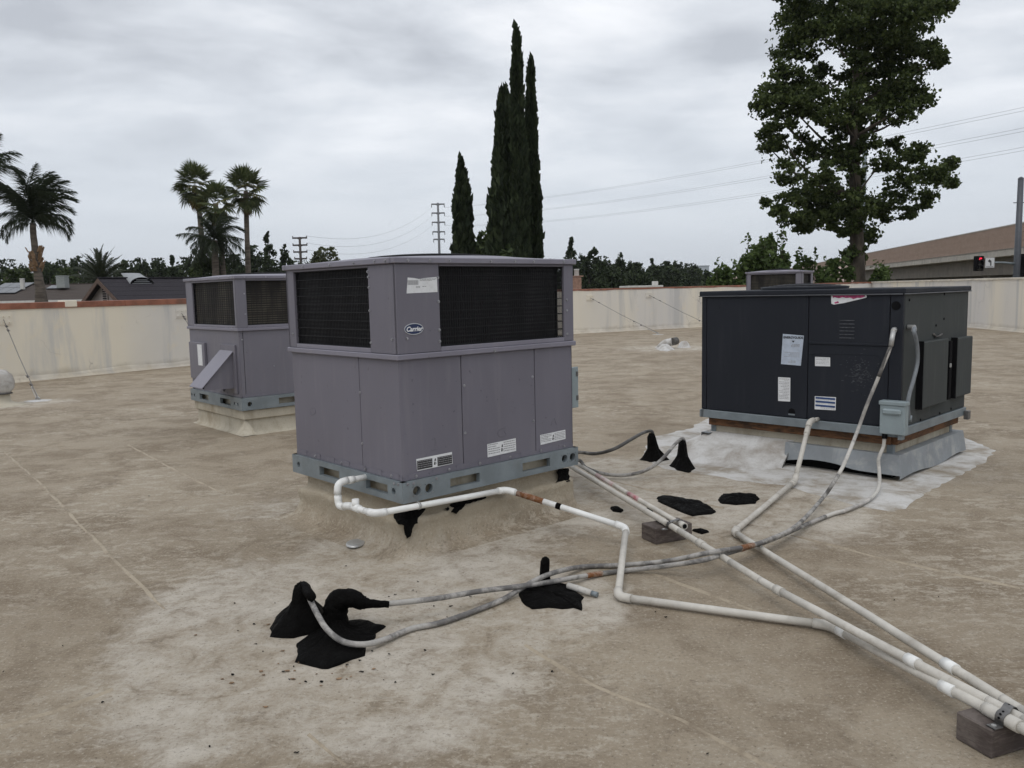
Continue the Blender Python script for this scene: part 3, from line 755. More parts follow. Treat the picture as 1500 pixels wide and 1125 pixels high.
mf = MB(); U2.slab(mf, 'L', q0-.06, q0, zb_h-.03, zt_+.06, .001, .02, .002); U2.slab(mf, 'L', q1, q1+.04, zb_h-.03, zt_+.06, .001, .02, .002); U2.slab(mf, 'L', q0+.001, q1-.001, zt_, zt_+.06, .001, .019, .002)
mf.build('hood_flange', MT['grey2'], hp)
qs_ = [U2.hit('L', *z3(x, 560))[0] for x in (255, 165)]
zz = [U2.hit('L', *z3(210, y))[1] for y in (700, 487)]
ap = MB(); U2.slab(ap, 'L', min(qs_), max(qs_)-.01, zz[0], zz[1], .001, .03, .004); apo = ap.build('access_panel', MT['grey2'], U2.t)
ab = MB(); qz = [U2.hit('L', *z3(x, 560))[0] for x in (243, 218)]; U2.slab(ab, 'L', min(qz), max(qz), U2.hit('L', *z3(230, 622))[1], U2.hit('L', *z3(230, 500))[1], .0305, .034); abo = ab.build('pale_label', MT['white'], apo)
screws(U2, [('L', q, HT2-.016, .026) for q in (.1, .35, .6, .85, 1.1, 1.25)]+[('R', q, HT2-.016, .026) for q in (.08, .3, .5)]+[('R', .35, .42, 0), ('R', qR2-.02, .95, .01), ('R', qR2-.02, 1.15, .01), ('R', .03, .7, .001), ('L', .12, .82, .011), ('L', .4, .31, .0)])

# ---- the charcoal unit on the right
BS = 1.327
U3 = Unit('charcoal black packaged air unit with paper labels and a grey switch box at its corner', 'air conditioner', (2.0015*BS, 4.2483*BS), .7753, .9985*BS, 1.1888*BS, .31, None)
h3 = U3.hit; zb3 = .067; zt3 = 1.333-.31; w3, d3 = U3.w, U3.d; t3 = U3.t
def y2(x, y): return (980+x/3.125, 370+y/3.125)
MB().box(-w3/2+.02, w3/2-.02, -d3/2+.02, d3/2-.02, zb3, zt3-.02).build('inner_casing', MT['dark'], t3)
for f, dm in (('L', d3), ('R', w3), ('RB', d3), ('LB', w3)):
    r_ = MB(); U3.slab(r_, f, 0 if f in ('L', 'RB') else -.012, dm+(0 if f in ('L', 'RB') else .012), 0, zb3-.004, -.03, .012, .003); r_.build('base_rail', MT['galv'], t3)
lidz = zt3-.042
q_s1 = h3('L', 1183.4, 525)[0]; q_s2 = h3('L', 1302, 530)[0]; z_h = h3('L', 1240, 504.5)[1]
q_p = d3-.045
def pan(f, a, b, z0, z1, mat, o=0.0, name='side_panel', c=.003):
    m_ = MB(); U3.slab(m_, f, a, b, z0, z1, o-.018, o, c); return m_.build(name, mat, t3)
pan('L', q_p+.002, d3-.0005, zb3, lidz, MT['black'], .001)
pan('L', q_s1+.003, q_p-.002, zb3, lidz, MT['black'])
upnl = pan('L', q_s2+.003, q_s1-.002, z_h+.003, lidz, MT['black'])
lpnl = pan('L', q_s2+.003, q_s1-.002, zb3, z_h-.002, MT['black'], -.001)
lip = MB(); U3.slab(lip, 'L', q_s2+.004, q_s1-.004, z_h-.004, z_h+.012, .0, .006, .002); lip.build('panel_lip', MT['black'], t3)
pan('L', .0005, q_s2-.002, zb3, lidz, MT['black'], .002, 'corner_post')
pan('R', .03, w3-.0005, zb3, lidz, MT['blackside'])
pan('R', .0015, .028, zb3, lidz, MT['black'], .0, 'corner_post')
pan('RB', .02, d3-.02, zb3, lidz, MT['black']); pan('LB', .02, w3-.02, zb3, lidz, MT['black'])
ld = MB().box(-w3/2-.016, w3/2+.016, -d3/2-.016, d3/2+.016, lidz+.004, zt3, .007); ldo = ld.build('lid', MT['black'], t3)
hem = MB()
MT['hem'] = simple('worn_lid_edge', (.085, .09, .10), .5, 0, .2, 9)
for f, dm in (('L', d3), ('R', w3), ('RB', d3), ('LB', w3)): U3.slab(hem, f, -.018 if f in ('R', 'LB') else 0, dm+(.018 if f in ('R', 'LB') else 0), lidz-.002, lidz+.006, .010, .019, .002)
hem.build('lid_hem', MT['hem'], ldo)
rg = MB().lathe([(.33, zt3-.002), (.34, zt3+.02), (.31, zt3+.025), (.30, zt3-.002)], (-w3/2+.55, d3/2-.6, 0), 32); rgo = rg.build('fan_ring', MT['black'], t3)
fgd = MB()
for k in range(1, 8): fgd.tube([(-w3/2+.55+.31*k/8*math.cos(2*PI*i/30), d3/2-.6+.31*k/8*math.sin(2*PI*i/30), zt3+.024+.02*(1-(k/8)**2)) for i in range(31)], .003, 5, False)
fgo = fgd.build('fan_guard', MT['wire'], t3); fgo['kind'] = 'stuff'
MB().lathe([(.001, zt3+.048), (.2, zt3+.038), (.28, zt3+.026)], (-w3/2+.55, d3/2-.6, 0), 24).build('fan_cap', MT['black'], t3)
# paper labels on the long face
o3 = .0012
pk = U3.pixpoly('L', [y2(742, 195), y2(750, 193), y2(898, 192), y2(906, 198), y2(904, 206), y2(860, 217), y2(800, 231), y2(755, 238), y2(744, 234)], o3, o3+.001).build('torn_red_label', MT['white'], t3)
U3.pixpoly('L', [y2(750, 197), y2(896, 195), y2(900, 200), y2(880, 208), y2(862, 207), y2(845, 213), y2(830, 206), y2(812, 208), y2(795, 204), y2(778, 209), y2(760, 204), y2(752, 207)], o3+.001, o3+.0016).build('print', MT['pink'], pk)
U3.pixpoly('L', [y2(757, 228), y2(775, 222), y2(779, 230), y2(761, 234)], o3+.001, o3+.0016).build('print', MT['pink'], pk)
eg = U3.pixpoly('L', [y2(522, 372), y2(618, 380), y2(604, 518), y2(513, 510)], o3, o3+.001).build('energy_label', MT['paleblue'], t3)
P = [h3('L', *y2(*p)) for p in [(522, 372), (618, 380), (604, 518), (513, 510)]]
ql, qr = (P[0][0]+P[3][0])/2-.012, (P[1][0]+P[2][0])/2+.012; zT = (P[0][1]+P[1][1])/2-.012; zB = (P[2][1]+P[3][1])/2+.01
qc, zc3 = (P[0][0]+P[1][0])/2, (P[0][1]+P[1][1])/2-.020
text_part('ENERGYGUIDE', .0235, MT['ink'], U3.fm('L', qc, zc3-.002, o3+.0015), eg, 'lettering', 0, .0004, .0009)
U3.poly('L', [(qc+.012, zc3-.024), (qc-.012, zc3-.024), (qc, zc3-.040)], o3+.001, o3+.0016).build('arrow_print', MT['ink'], eg)
bars(U3, 'L', [(b, a, c, d_) for a, b, c, d_ in [(q1_, q0_, z0_, z1_) for q0_, q1_, z0_, z1_ in textrows(qr+.01, ql-.06, zc3-.075, zc3-.05, 3)+textrows(qr+.01, ql-.005, zB+.045, zB+.085, 5, .3)+textrows(qr+.04, ql-.04, zB+.004, zB+.022, 2)]], o3+.001, MT['greyink'], eg)
wl_ = U3.pixpoly('L', [y2(500, 570), y2(556, 573), y2(555, 682), y2(500, 679)], o3, o3+.001).build('white_label', MT['white'], t3)
P = [h3('L', *y2(*p)) for p in [(500, 570), (556, 573), (555, 682), (500, 679)]]
bars(U3, 'L', textrows(P[1][0]+.008, P[0][0]-.008, P[2][1]+.01, P[0][1]-.01, 14, .3), o3+.001, MT['greyink'], wl_)
sl_ = U3.pixpoly('L', [y2(669, 477), y2(738, 480), y2(738, 521), y2(669, 519)], o3, o3+.001).build('small_label', MT['white'], t3)
P = [h3('L', *y2(*p)) for p in [(669, 477), (738, 480), (738, 521), (669, 519)]]
bars(U3, 'L', textrows(P[1][0]+.008, P[0][0]-.008, P[2][1]+.008, P[0][1]-.006, 5, .25), o3+.001, MT['greyink'], sl_)
bl_ = U3.pixpoly('L', [y2(668, 657), y2(765, 662), y2(763, 722), y2(667, 717)], o3, o3+.001).build('blue_striped_label', MT['white'], t3)
P = [h3('L', *y2(*p)) for p in [(668, 657), (765, 662), (763, 722), (667, 717)]]
zz0, zz1 = (P[2][1]+P[3][1])/2, (P[0][1]+P[1][1])/2; hgt = zz1-zz0
for k in (.06, .34, .64):
    m_ = MB(); U3.slab(m_, 'L', P[1][0]+.006, P[0][0]-.006, zz1-hgt*k-.014, zz1-hgt*k, o3+.001, o3+.0015); m_.build('blue_stripe', MT['blueink'], bl_)
bars(U3, 'L', textrows(P[1][0]+.008, P[0][0]-.008, zz1-hgt*.32, zz1-hgt*.20, 2, .3)+textrows(P[1][0]+.008, P[0][0]-.008, zz1-hgt*.6, zz1-hgt*.48, 2, .3)+textrows(P[1][0]+.008, P[0][0]-.008, zz0+.004, zz1-hgt*.78, 2, .3), o3+.001, MT['greyink'], bl_)
# drain knock-out, louvre ghost, panel emboss
kq, kz = h3('L', *y2(562, 735)); kz += .004; r_ = .026
U3.poly('L', [(kq-r_, kz-.02), (kq+r_, kz-.02), (kq+r_, kz+.01), (kq+r_*.7, kz+.026), (kq, kz+.034), (kq-r_*.7, kz+.026), (kq-r_, kz+.01)], .0005, .0016).build('drain_opening', MT['dark'], t3)
U3.poly('L', [(kq-r_, kz-.02), (kq+r_, kz-.02), (kq+r_, kz-.008), (kq-r_, kz-.008)], .0017, .004).build('drain_pan_lip', MT['galv'], t3)
MT['scuff'] = simple('chalk_scuff', (.052, .055, .063), .8, 0, .5, 60)
P = [h3('L', *y2(*p)) for p in [(775, 305), (858, 312), (855, 400), (772, 405)]]
gh = MB()
for k in range(6):
    zc_ = P[3][1]+.02+(P[0][1]-P[3][1]-.02)*k/5.5; a_ = (P[0][0]+P[3][0])/2-.012; b_ = (P[1][0]+P[2][0])/2+.012
    U3.slab(gh, 'L', b_, a_, zc_, zc_+.007, .0, .003, .001)
gh.build('pressed_louvre', MT['scuff'], upnl)
P = [h3('L', *y2(*p)) for p in [(645, 470), (660, 462), (945, 468), (965, 478), (968, 560)]]
MB().tube([U3.L3('L', q, z, -.0005) for q, z in P], .0022, 6).build('pressed_rib', MT['black'], lpnl)
sc = MB()
for k in range(150):
    u_, v_ = random.gauss(878, 28), random.gauss(545, 38); q, z = h3('L', *y2(u_, v_)); a_ = random.uniform(.002, .013); b_ = random.uniform(.0006, .003)
    th_ = random.uniform(-.5, .3); pts = [(q+a_*math.cos(th_+i)*1.0, z+b_*math.sin(i)+a_*.2*math.cos(i)*math.sin(th_)) for i in np.linspace(0, 2*PI, 7)[:-1]]
    n_ = U3.L3('L', 0, 0, 1)-U3.L3('L', 0, 0, 0); sc.prism([U3.L3('L', q_, z_, -.0006+k*.000004) for q_, z_ in pts], n_*.0003)
so_ = sc.build('scuff_marks', MT['scuff'], lpnl); so_['kind'] = 'stuff'
kq, kz = h3('L', *y2(1040, 243)); U3.poly('L', ell(kq, kz, .03, .03, 18), .002, .005).build('knockout_plug', MT['dark'], t3)
# right side: two stand-off doors
zd0 = h3('R', *y2(1140, 735))[1]; 
for (x0, x1, a, b, lab) in ((1122, 1250, (1140, 402), (1130, 735), 'l'), (1275, 1375, (1275, 388), (1258, 690), 'r')):
    qa = h3('R', *y2(x0+15, 560))[0]; qb = h3('R', *y2(x1, 540))[0]
    zt_ = h3('R', *y2(*a))[1]; zb_ = h3('R', *y2(*b))[1]
    if lab == 'r': qb = min(qb, w3+.01)
    m_ = MB(); U3.slab(m_, 'R', qa-.02, qb-.03, zb_+.035, zt_-.01, .001, .05, .006); dd = m_.build('hood_door', MT['blackside'], t3)
    m_ = MB(); U3.slab(m_, 'R', qa-.024, qa-.0205, zb_+.03, zt_-.005, .001, .046); m_.build('door_edge', MT['dark'], dd)
ql_ = h3('R', *y2(1258, 520)); m_ = MB(); U3.slab(m_, 'R', ql_[0]-.03, ql_[0]+.02, zd0+.05, h3('R', *y2(1260, 385))[1]-.03, .001, .05, .003); lo = m_.build('dark_channel', MT['dark'], t3)
m_ = MB(); q, z = h3('R', *y2(1252, 515)); U3.slab(m_, 'R', q-.012, q+.006, z-.015, z+.015, .0505, .062, .003); m_.build('latch', MT['zinc'], t3)
pl = MB()
for x, y in ((1260, 190), (1100, 217), (1258, 303), (1222, 333), (1238, 735), (1290, 715), (1150, 765)):
    q, z = h3('R', *y2(x, y)); c = U3.L3('R', q, z, .0); pl.tube([c, c+Vector((0, -.004, 0))], .009, 10, smooth=False)
po = pl.build('hole_plug', MT['dark'], t3); po['kind'] = 'stuff'
tw = [U3.L3('R', *h3('R', *y2(x, y)), .01) for x, y in ((1205, 372), (1215, 385), (1228, 382), (1243, 372))]
MB().tube(tw, .007, 6).build('wire_tail', MT['rubber'], t3)
tab = MB(); U3.slab(tab, 'R', w3-.05, w3+.0, -.03, .04, .012, .05, .004); tab.build('lifting_tab', MT['steel'], t3)

# ---- the far unit beyond it
pa = D(1163, 419, 14.2); pa.z = 0
U4 = Unit('far grey air unit whose top shows above the black unit', 'air conditioner', (pa.x+.13, pa.y), .95, .62, .95, .28, 'grey packaged air units on the roof')
zt4 = D(1160, 396.5, 14.2).z-.28
gray_unit(U4, .11, zt4-.52, zt4, {'L': (.1, .88, zt4-.46, zt4-.05), 'R': (.08, .52, zt4-.46, zt4-.05), 'RB': (.1, .88, zt4-.46, zt4-.05), 'LB': (.08, .52, zt4-.46, zt4-.05)}, {}, {}, {}, MT['grey2'], MT['coil2'], .05, .05, .03)
def proj(P):
    d = Vector(P)-Vector((0, 0, CH)); z = d.dot(_F)
    return 750+CF*d.dot(_R)/z, 562.5-CF*d.dot(_U)/z
# ------------------------------------------------------------------ curbs under the units
def ring(w, d, o, z, rad, n=8, jit=0.0, m=9):
    """rounded rectangle, n points per corner arc and m along each side"""
    P = []; hw, hd = w/2+o, d/2+o; r = max(.004, min(rad, hw*.9, hd*.9))
    cs = [(hw-r, hd-r, 0), (-hw+r, hd-r, PI/2), (-hw+r, -hd+r, PI), (hw-r, -hd+r, 1.5*PI)]
    for ci, (cx, cy, a0) in enumerate(cs):
        for i in range(n): a = a0+PI/2*i/(n-1); P.append((cx+r*math.cos(a), cy+r*math.sin(a)))
        nx = cs[(ci+1) % 4]; A = P[-1]; B = (nx[0]+r*math.cos(nx[2]), nx[1]+r*math.sin(nx[2]))
        for i in range(1, m): P.append((A[0]+(B[0]-A[0])*i/m, A[1]+(B[1]-A[1])*i/m))
    return [(x+random.uniform(-jit, jit), y+random.uniform(-jit, jit), z+random.uniform(-jit, jit)*.6) for x, y in P]
def loft(rings, cap_top=False):
    N = len(rings[0]); vs = [p for r in rings for p in r]; fs = []
    for i in range(len(rings)-1):
        for k in range(N): k2 = (k+1) % N; fs.append((i*N+k, i*N+k2, (i+1)*N+k2, (i+1)*N+k))
    mb = MB(); mb.add(vs, fs, True)
    if cap_top: mb.add(rings[0], [tuple(range(N))])
    return mb
def under(U, name, label, group='roof curbs under the air units'):
    c = U.t.location.copy(); c.z = 0
    return thing(name, label, 'roof curb', c, U.yaw, group)
MT['curbcoat'] = mat_roof('curb_coating', [(x, y, r, k*.5) for x, y, r, k in blobs], 1.0, True)
cb1 = under(U1, 'roof_curb', 'beige coated curb with black tar stains under the nearest grey air unit')
w, d = U1.w, U1.d
M_ = 22
rs = []
for o, z, rad in ((-.035, .278, .02), (-.032, .235, .02), (-.026, .205, .025), (-.012, .197, .03), (.004, .188, .03), (.008, .16, .03), (.010, .13, .035), (.013, .10, .035), (.018, .075, .04), (.034, .030, .05), (.075, .012, .09), (.12, .004, .14), (.17, -.004, .19)):
    rr_ = ring(w, d, o, z, rad, 6, 0, M_); k_ = .006 if z > .01 else .002
    rs.append([(x+k_*math.sin(x*23+z*40)+k_*.7*math.sin(y*31+x*17+z*70), y+k_*math.sin(y*21+z*50+1)+k_*.7*math.sin(x*29+y*13+2), z+(.006*math.sin(x*9+y*7)+.004*math.sin(x*27-y*19) if .1 < z < .21 else 0)) for x, y, z in rr_])
loft(rs, True).build('coated_curb', MT['curbcoat'], cb1)
cb2 = under(U2, 'roof_curb', 'tan two-tier curb under the grey unit with the intake hood')
w, d = U2.w, U2.d
MB().box(-w/2+.005, w/2-.005, -d/2+.005, d/2-.005, .155, .248, .006).build('curb_cap', MT['curbtan'], cb2)
loft([ring(w, d, -.03, .16, .01, 3, .002), ring(w, d, -.026, .08, .012, 3, .004), ring(w, d, -.02, .03, .02, 3, .004), ring(w, d, .0, .008, .04, 3, .003), ring(w, d, .045, -.003, .07, 3, 0)]).build('coated_curb', MT['curbtan'], cb2)
P = U2.t.matrix_basis
wb = MB(); c0 = Vector((-w/2-.0, -d/2-.0, 0))
wb.add([(c0.x+.018, c0.y+.06, .12), (c0.x+.012, c0.y+.012, .15), (c0.x+.06, c0.y+.018, .12), (c0.x+.11, c0.y-.05, .006), (c0.x-.05, c0.y-.06, .006), (c0.x-.05, c0.y+.10, .006), (c0.x-.004, c0.y-.004, .06)],
       [(0, 1, 6), (1, 2, 6), (2, 3, 6), (3, 4, 6), (4, 5, 6), (5, 0, 6)], True)
wb.build('corner_flashing', MT['curbtan'], cb2)
cb4 = under(U4, 'roof_curb', 'low tan curb under the far grey air unit beyond the black unit')
MB().box(-U4.w/2, U4.w/2, -U4.d/2, U4.d/2, 0, .278).build('coated_curb', MT['curbtan'], cb4)
# the black unit's adapter: timber nailer, old curb, sloping metal flange, white coating
cb3 = under(U3, 'roof_curb', 'stepped metal and timber curb under the black air unit')
w, d = U3.w, U3.d
for (x0, x1, y0, y1) in ((-w/2+.05, w/2-.03, -d/2+.03, -d/2+.068), (-w/2+.03, -w/2+.068, -d/2+.07, d/2-.05), (-w/2+.07, w/2-.03, d/2-.088, d/2-.05), (w/2-.068, w/2-.03, -d/2+.07, d/2-.09)):
    MB().box(x0, x1, y0, y1, .246, .308, .003).build('timber_nailer', MT['woodred'], cb3)
MB().box(-w/2+.075, w/2-.075, -d/2+.075, d/2-.075, .16, .244).build('curb_body', MT['curbtan'], cb3)
MB().box(-w/2+.07, w/2-.06, -d/2+.066, d/2-.06, .0, .159).build('curb_shade_core', MT['dark'], cb3)  # blackened body: colour paints the deep shade in the gap under the flange
for (x, y) in ((-w/2+.07, -d/2+.07), (-w/2+.07, d/2-.09), (w/2-.09, -d/2+.07)):
    MB().box(x-.004, x+.04, y-.004, y+.04, .162, .2445, .002).build('corner_angle', MT['galv'], cb3)
def flange(f, q0, q1, ztop, otop, zbot, obot, mat, name, n=10, jit=.0, miter0=0, miter1=0, lift=None):
    mb = MB(); vs = []; fs = []
    for i in range(n+1):
        t = i/n; q = q0+(q1-q0)*t
        zb = zbot + (lift(t) if lift else 0)
        prof = [(q+0, ztop, -.07), (q, ztop+.004, otop), (q+(-miter0*(1-t)**8+miter1*t**8)*(obot-otop), zb+random.uniform(-jit, jit), obot+random.uniform(-jit, jit)), (q+(-miter0*(1-t)**8+miter1*t**8)*(obot-otop), zb-.002, obot-.012)]
        vs += [Vector(U3.L3(f, a, z, o)) for a, z, o in prof]
    for i in range(n):
        for k in range(3): fs.append((i*4+k, i*4+4+k, i*4+5+k, i*4+1+k))
    return mb.add(vs, fs).build(name, mat, cb3)
qm = d*.53
MT['flange'] = simple('painted_metal_flange', (.25, .27, .285), .6, .1, .12, 5, .05, dirt=(.5, .49, .46), dirt_amt=.45, dsc=6)
flange('L', 0, qm, .180, -.0, .045, .02, MT['flange'], 'metal_flange', 16, .001, 1, 0, lambda t: .035*math.sin(max(0, (t-.35)/.65)*PI)**1.0)
flange('R', 0, w, .180, -.0, .02, .02, MT['flange'], 'metal_flange', 12, .001, 1, 1, lambda t: .012*math.sin(t*9))
flange('RB', 0, d, .180, -.0, .02, .02, MT['flange'], 'metal_flange', 4); flange('LB', 0, w, .180, -.0, .02, .02, MT['flange'], 'metal_flange', 4)
# white coated cant over the left half of the front and round its corner
vs = []; fs = []; n = 26
for i in range(n+1):
    t = i/n; q = qm-.03+(d-.02-qm+.03)*t; dd_ = random.uniform(-.006, .006)
    e_ = .34; ff_ = min(1, .30+.70*(t/.22)**.8); fz_ = min(1, .55+.45*t/.22)
    for z, o in ((.19, -.07), (.165+dd_, -.02), (.13+dd_, .05), (.10, .14), (.045+dd_, .23), (.012, e_-.02), (-.002, e_+.06)): vs.append(U3.L3('L', q, z*(fz_ if z > 0 and o > -.05 else 1), o*ff_ if o > 0 else o))
k = 7
for i in range(n):
    for j in range(k-1): fs.append((i*k+j, i*k+k+j, i*k+k+j+1, i*k+j+1))
o_ = len(vs); m2 = 8
for i in range(m2+1):       # round the left rear corner
    a = PI/2*i/m2; c = U3.L3('L', d-.02, 0, -.07)
    for z, r in ((.19, 0), (.165, .05), (.13, .12), (.10, .21), (.045, .28), (.012, .34), (-.002, .42)): vs.append(Vector((c.x-r*math.cos(a), c.y+r*math.sin(a)*.8, z+random.uniform(-.004, .004))))
for i in range(m2):
    for j in range(k-1): fs.append((o_+i*k+j, o_+i*k+k+j, o_+i*k+k+j+1, o_+i*k+j+1))
fs.append(tuple(range(k)))
MB().add(vs, fs, True).build('white_cant', MT['whitecoat'], cb3)
# sheets of coating
def sheet(pix, z, name, mat, jag=.02, step=.05, lift=0.0):
    P = [G(u, v, 0) for u, v in pix]; Q = []
    for a, b in zip(P, P[1:]+P[:1]):
        m = max(1, int((b-a).length/step))
        for i in range(m):
            p = a.lerp(b, i/m); Q.append(Vector((p.x+random.uniform(-jag, jag), p.y+random.uniform(-jag, jag), 0)))
    c = sum(Q, Vector())/len(Q); vs = []; N = len(Q)
    for s_, zz in ((1.0, .0005), (.985, z), (.6, z+lift), (.25, z+lift*1.2)): vs += [c+(q-c)*s_+Vector((0, 0, zz)) for q in Q]
    vs.append(c+Vector((0, 0, z+lift*1.3))); fs = []
    for r in range(3):
        for i in range(N): j = (i+1) % N; fs.append((r*N+i, r*N+j, (r+1)*N+j, (r+1)*N+i))
    for i in range(N): fs.append((3*N+i, 3*N+(i+1) % N, 4*N))
    return MB().add(vs, fs, True).build(name, mat)
MT['apron'] = mat_worn('worn_white_coating', (.26, .222, .17), (.53, .52, .50), .52, 4, .12, .8)
ap_ = sheet([(1010, 628), (1060, 600), (1180, 600), (1330, 600), (1410, 640), (1458, 660), (1440, 678), (1400, 700), (1355, 722), (1330, 742), (1306, 750), (1262, 742), (1215, 730), (1150, 712), (1085, 704), (1020, 694), (968, 686), (940, 668), (955, 640)], .005, 'coating_patch', MT['apron'], .018, .06)
tag(ap_, 'worn white coating apron on the roof round the black air unit', 'roof coating')

# ------------------------------------------------------------------ tar patches
def mound(name, label, pix, rings_, neck=None, jag=.012, step=.022, group=None, parent=None, zoff=0.0, cat='tar patch'):
    """rings_: (scale, height, pull towards neck)"""
    P = [G(u, v, 0) for u, v in pix]; Q = []
    for a, b in zip(P, P[1:]+P[:1]):
        m = max(1, int((b-a).length/step))
        for i in range(m):
            p = a.lerp(b, i/m); Q.append(p)
    c = sum(Q, Vector())/len(Q); N = len(Q); vs = []
    nk = neck if neck is not None else c
    j0 = [1+random.uniform(-jag, jag)*4+(random.random() < .12)*random.uniform(0, .2) for _ in Q]; n0 = len(j0)
    jj = [.5*j0[i]+.25*j0[i-1]+.25*j0[(i+1) % n0] for i in range(n0)]
    for ri, (s_, z, pull) in enumerate(rings_):
        cc = c.lerp(nk, pull); js = 1.0 if ri == 0 else .35
        for i, q in enumerate(Q):
            dvec = (q-c)*s_*(1+(jj[i]-1)*js*(1 if ri < 3 else .3))
            vs.append(Vector((cc.x+dvec.x, cc.y+dvec.y, z+zoff+(random.uniform(-.004, .004) if ri else 0))))
    fs = []; R = len(rings_)
    for r in range(R-1):
        for i in range(N): j = (i+1) % N; fs.append((r*N+i, r*N+j, (r+1)*N+j, (r+1)*N+i))
    vs.append(sum(vs[-N:], Vector())/N + Vector((0, 0, .004)))
    for i in range(N): fs.append(((R-1)*N+i, (R-1)*N+(i+1) % N, len(vs)-1))
    o = MB().add(vs, fs, True).build(name, MT['tar'], parent)
    if label: tag(o, label, cat, group)
    return o
flat = [(1, .0008, 0), (.96, .010, 0), (.8, .016, 0), (.45, .022, 0), (.15, .022, 0)]
TG = 'black tar patches on the roof'
def z5(x, y): return (370+x/3, 680+y/3)
def z6(x, y): return (820+x/2.885, 600+y/2.885)
# mound with a swan-neck stub at the lower left
n1_ = G(*z5(222, 700)); 
mnd = thing('tar_mound', 'tall black tar mound at lower left where the looping conduit enters the roof', 'tar mound', (n1_.x, n1_.y, 0), 0, TG)
def adopt(o, t): o.parent = t; o.matrix_parent_inverse = t.matrix_basis.inverted(); return o
t_top = z5(232, 525)
zt_ = .0
for zz in np.linspace(.05, .4, 71):
    if proj((n1_.x, n1_.y, zz))[1] <= t_top[1]: zt_ = zz; break
m1 = mound('tar_base', None, [z5(x, y) for x, y in [(78, 758), (95, 690), (150, 650), (200, 610), (270, 610), (320, 640), (325, 715), (270, 745), (180, 765)]],
           [(1, .001, 0), (.92, .02, .1), (.72, .05, .4), (.5, zt_*.42, .8), (.36, zt_*.62, 1), (.31, zt_*.82, 1), (.24, zt_*.95, 1), (.08, zt_, 1)], n1_)
adopt(m1, mnd)
lip_ = Vector((n1_.x, n1_.y, zt_*.93)); e_ = G(*z5(268, 590), zt_*.80)
adopt(MB().tube(spline([lip_+Vector((-.01, 0, -.02)), lip_+Vector((.012, -.004, .0)), Vector((e_.x-.012, e_.y, e_.z+.012)), e_], 4), [.020]*9+[.020, .019, .017, .014], 12, wob=.12).build('tar_neck', MT['tar'], None), mnd)
# elbow boot beside it
b_ = G(*z5(365, 722)); 
bt = thing('tar_boot', 'thick black tar elbow wrapped over the end of the straight conduit', 'tar boot', (b_.x, b_.y, 0), 0, TG)
p0 = Vector((b_.x, b_.y, 0))
zel = .0
for zz in np.linspace(.05, .3, 51):
    if proj((b_.x, b_.y, zz))[1] <= z5(350, 608)[1]: zel = zz; break
pe = G(*z5(515, 612), zel*.93); pf = G(*z5(600, 616), zel*.85)
pts = spline([p0, p0+Vector((0, 0, zel*.6)), p0+Vector((.008, 0, zel*.98)), p0.lerp(pe, .45)+Vector((0, 0, zel*.58+.012)), p0.lerp(pe, .8)+Vector((0, 0, zel*.22)), pe, pf], 5)
nn_ = len(pts); rr = []
for i in range(nn_):
    t = i/(nn_-1); rr.append(float(np.interp(t, [0, .12, .3, .42, .55, .7, .85, 1], [.06, .05, .046, .042, .036, .026, .018, .013])))
adopt(MB().tube(pts, rr, 14, wob=.13).build('tar_sleeve', MT['tar']), bt)
mb_ = mound('tar_base', None, [z5(x, y) for x, y in [(183, 872), (200, 800), (255, 745), (310, 715), (350, 690), (420, 690), (480, 685), (530, 700), (582, 715), (545, 745), (530, 775), (500, 800), (490, 842), (440, 865), (380, 892), (330, 905), (260, 890)]],
            flat[:3]+[(.5, .022, .1), (.25, .03, .4), (.12, .05, .6)], p0, .02)
adopt(mb_, bt)
# stub in the middle
s_ = G(*z5(1284, 535)); stb = thing('tar_stub', 'short upright black tar stub and ragged patch beneath the crossing conduits', 'tar stub', (s_.x, s_.y, 0), 0, TG)
zs_ = .1
for zz in np.linspace(.05, .3, 51):
    if proj((s_.x, s_.y, zz))[1] <= z5(1284, 408)[1]: zs_ = zz; break
adopt(MB().tube([s_, s_+Vector((0, 0, zs_*.5)), s_+Vector((.003, 0, zs_*.8)), s_+Vector((.006, 0, zs_*.94)), s_+Vector((.007, 0, zs_))], [.030, .024, .023, .018, .006], 12, wob=.08).build('tar_sleeve', MT['tar']), stb)
adopt(mound('tar_base', None, [z5(x, y) for x, y in [(1172, 548), (1182, 600), (1225, 640), (1300, 632), (1360, 640), (1410, 632), (1446, 645), (1452, 585), (1395, 545), (1330, 520), (1250, 522), (1200, 535)]], flat, None, .02), stb)
mound('tar_patch', 'larger of the two flat black tar patches in front of the black unit', [z6(x, y) for x, y in [(412, 375), (440, 365), (520, 378), (595, 390), (630, 410), (662, 434), (640, 443), (560, 452), (490, 425), (430, 398)]], flat, group=TG)
mound('tar_patch', 'smaller oval flat tar patch close to the white coating apron', [z6(x, y) for x, y in [(670, 382), (688, 362), (760, 357), (830, 362), (843, 378), (820, 398), (745, 405), (690, 398)]], flat, group=TG)
mound('tar_spot', 'small dark tar smear on the roof left of the timber pipe block', [z6(x, y) for x, y in [(213, 420), (235, 416), (268, 428), (258, 436), (225, 432)]], flat[:4], group=TG, step=.03)
mound('tar_spot', 'tiny tar smear under the pink marked pipe by the timber block', [z6(x, y) for x, y in [(358, 424), (380, 420), (398, 440), (385, 446)]], flat[:4], group=TG, step=.03)
mound('tar_spot', 'brown black smear just right of the timber pipe block', [z6(x, y) for x, y in [(560, 514), (600, 511), (632, 520), (600, 528)]], flat[:4], group=TG, step=.03)
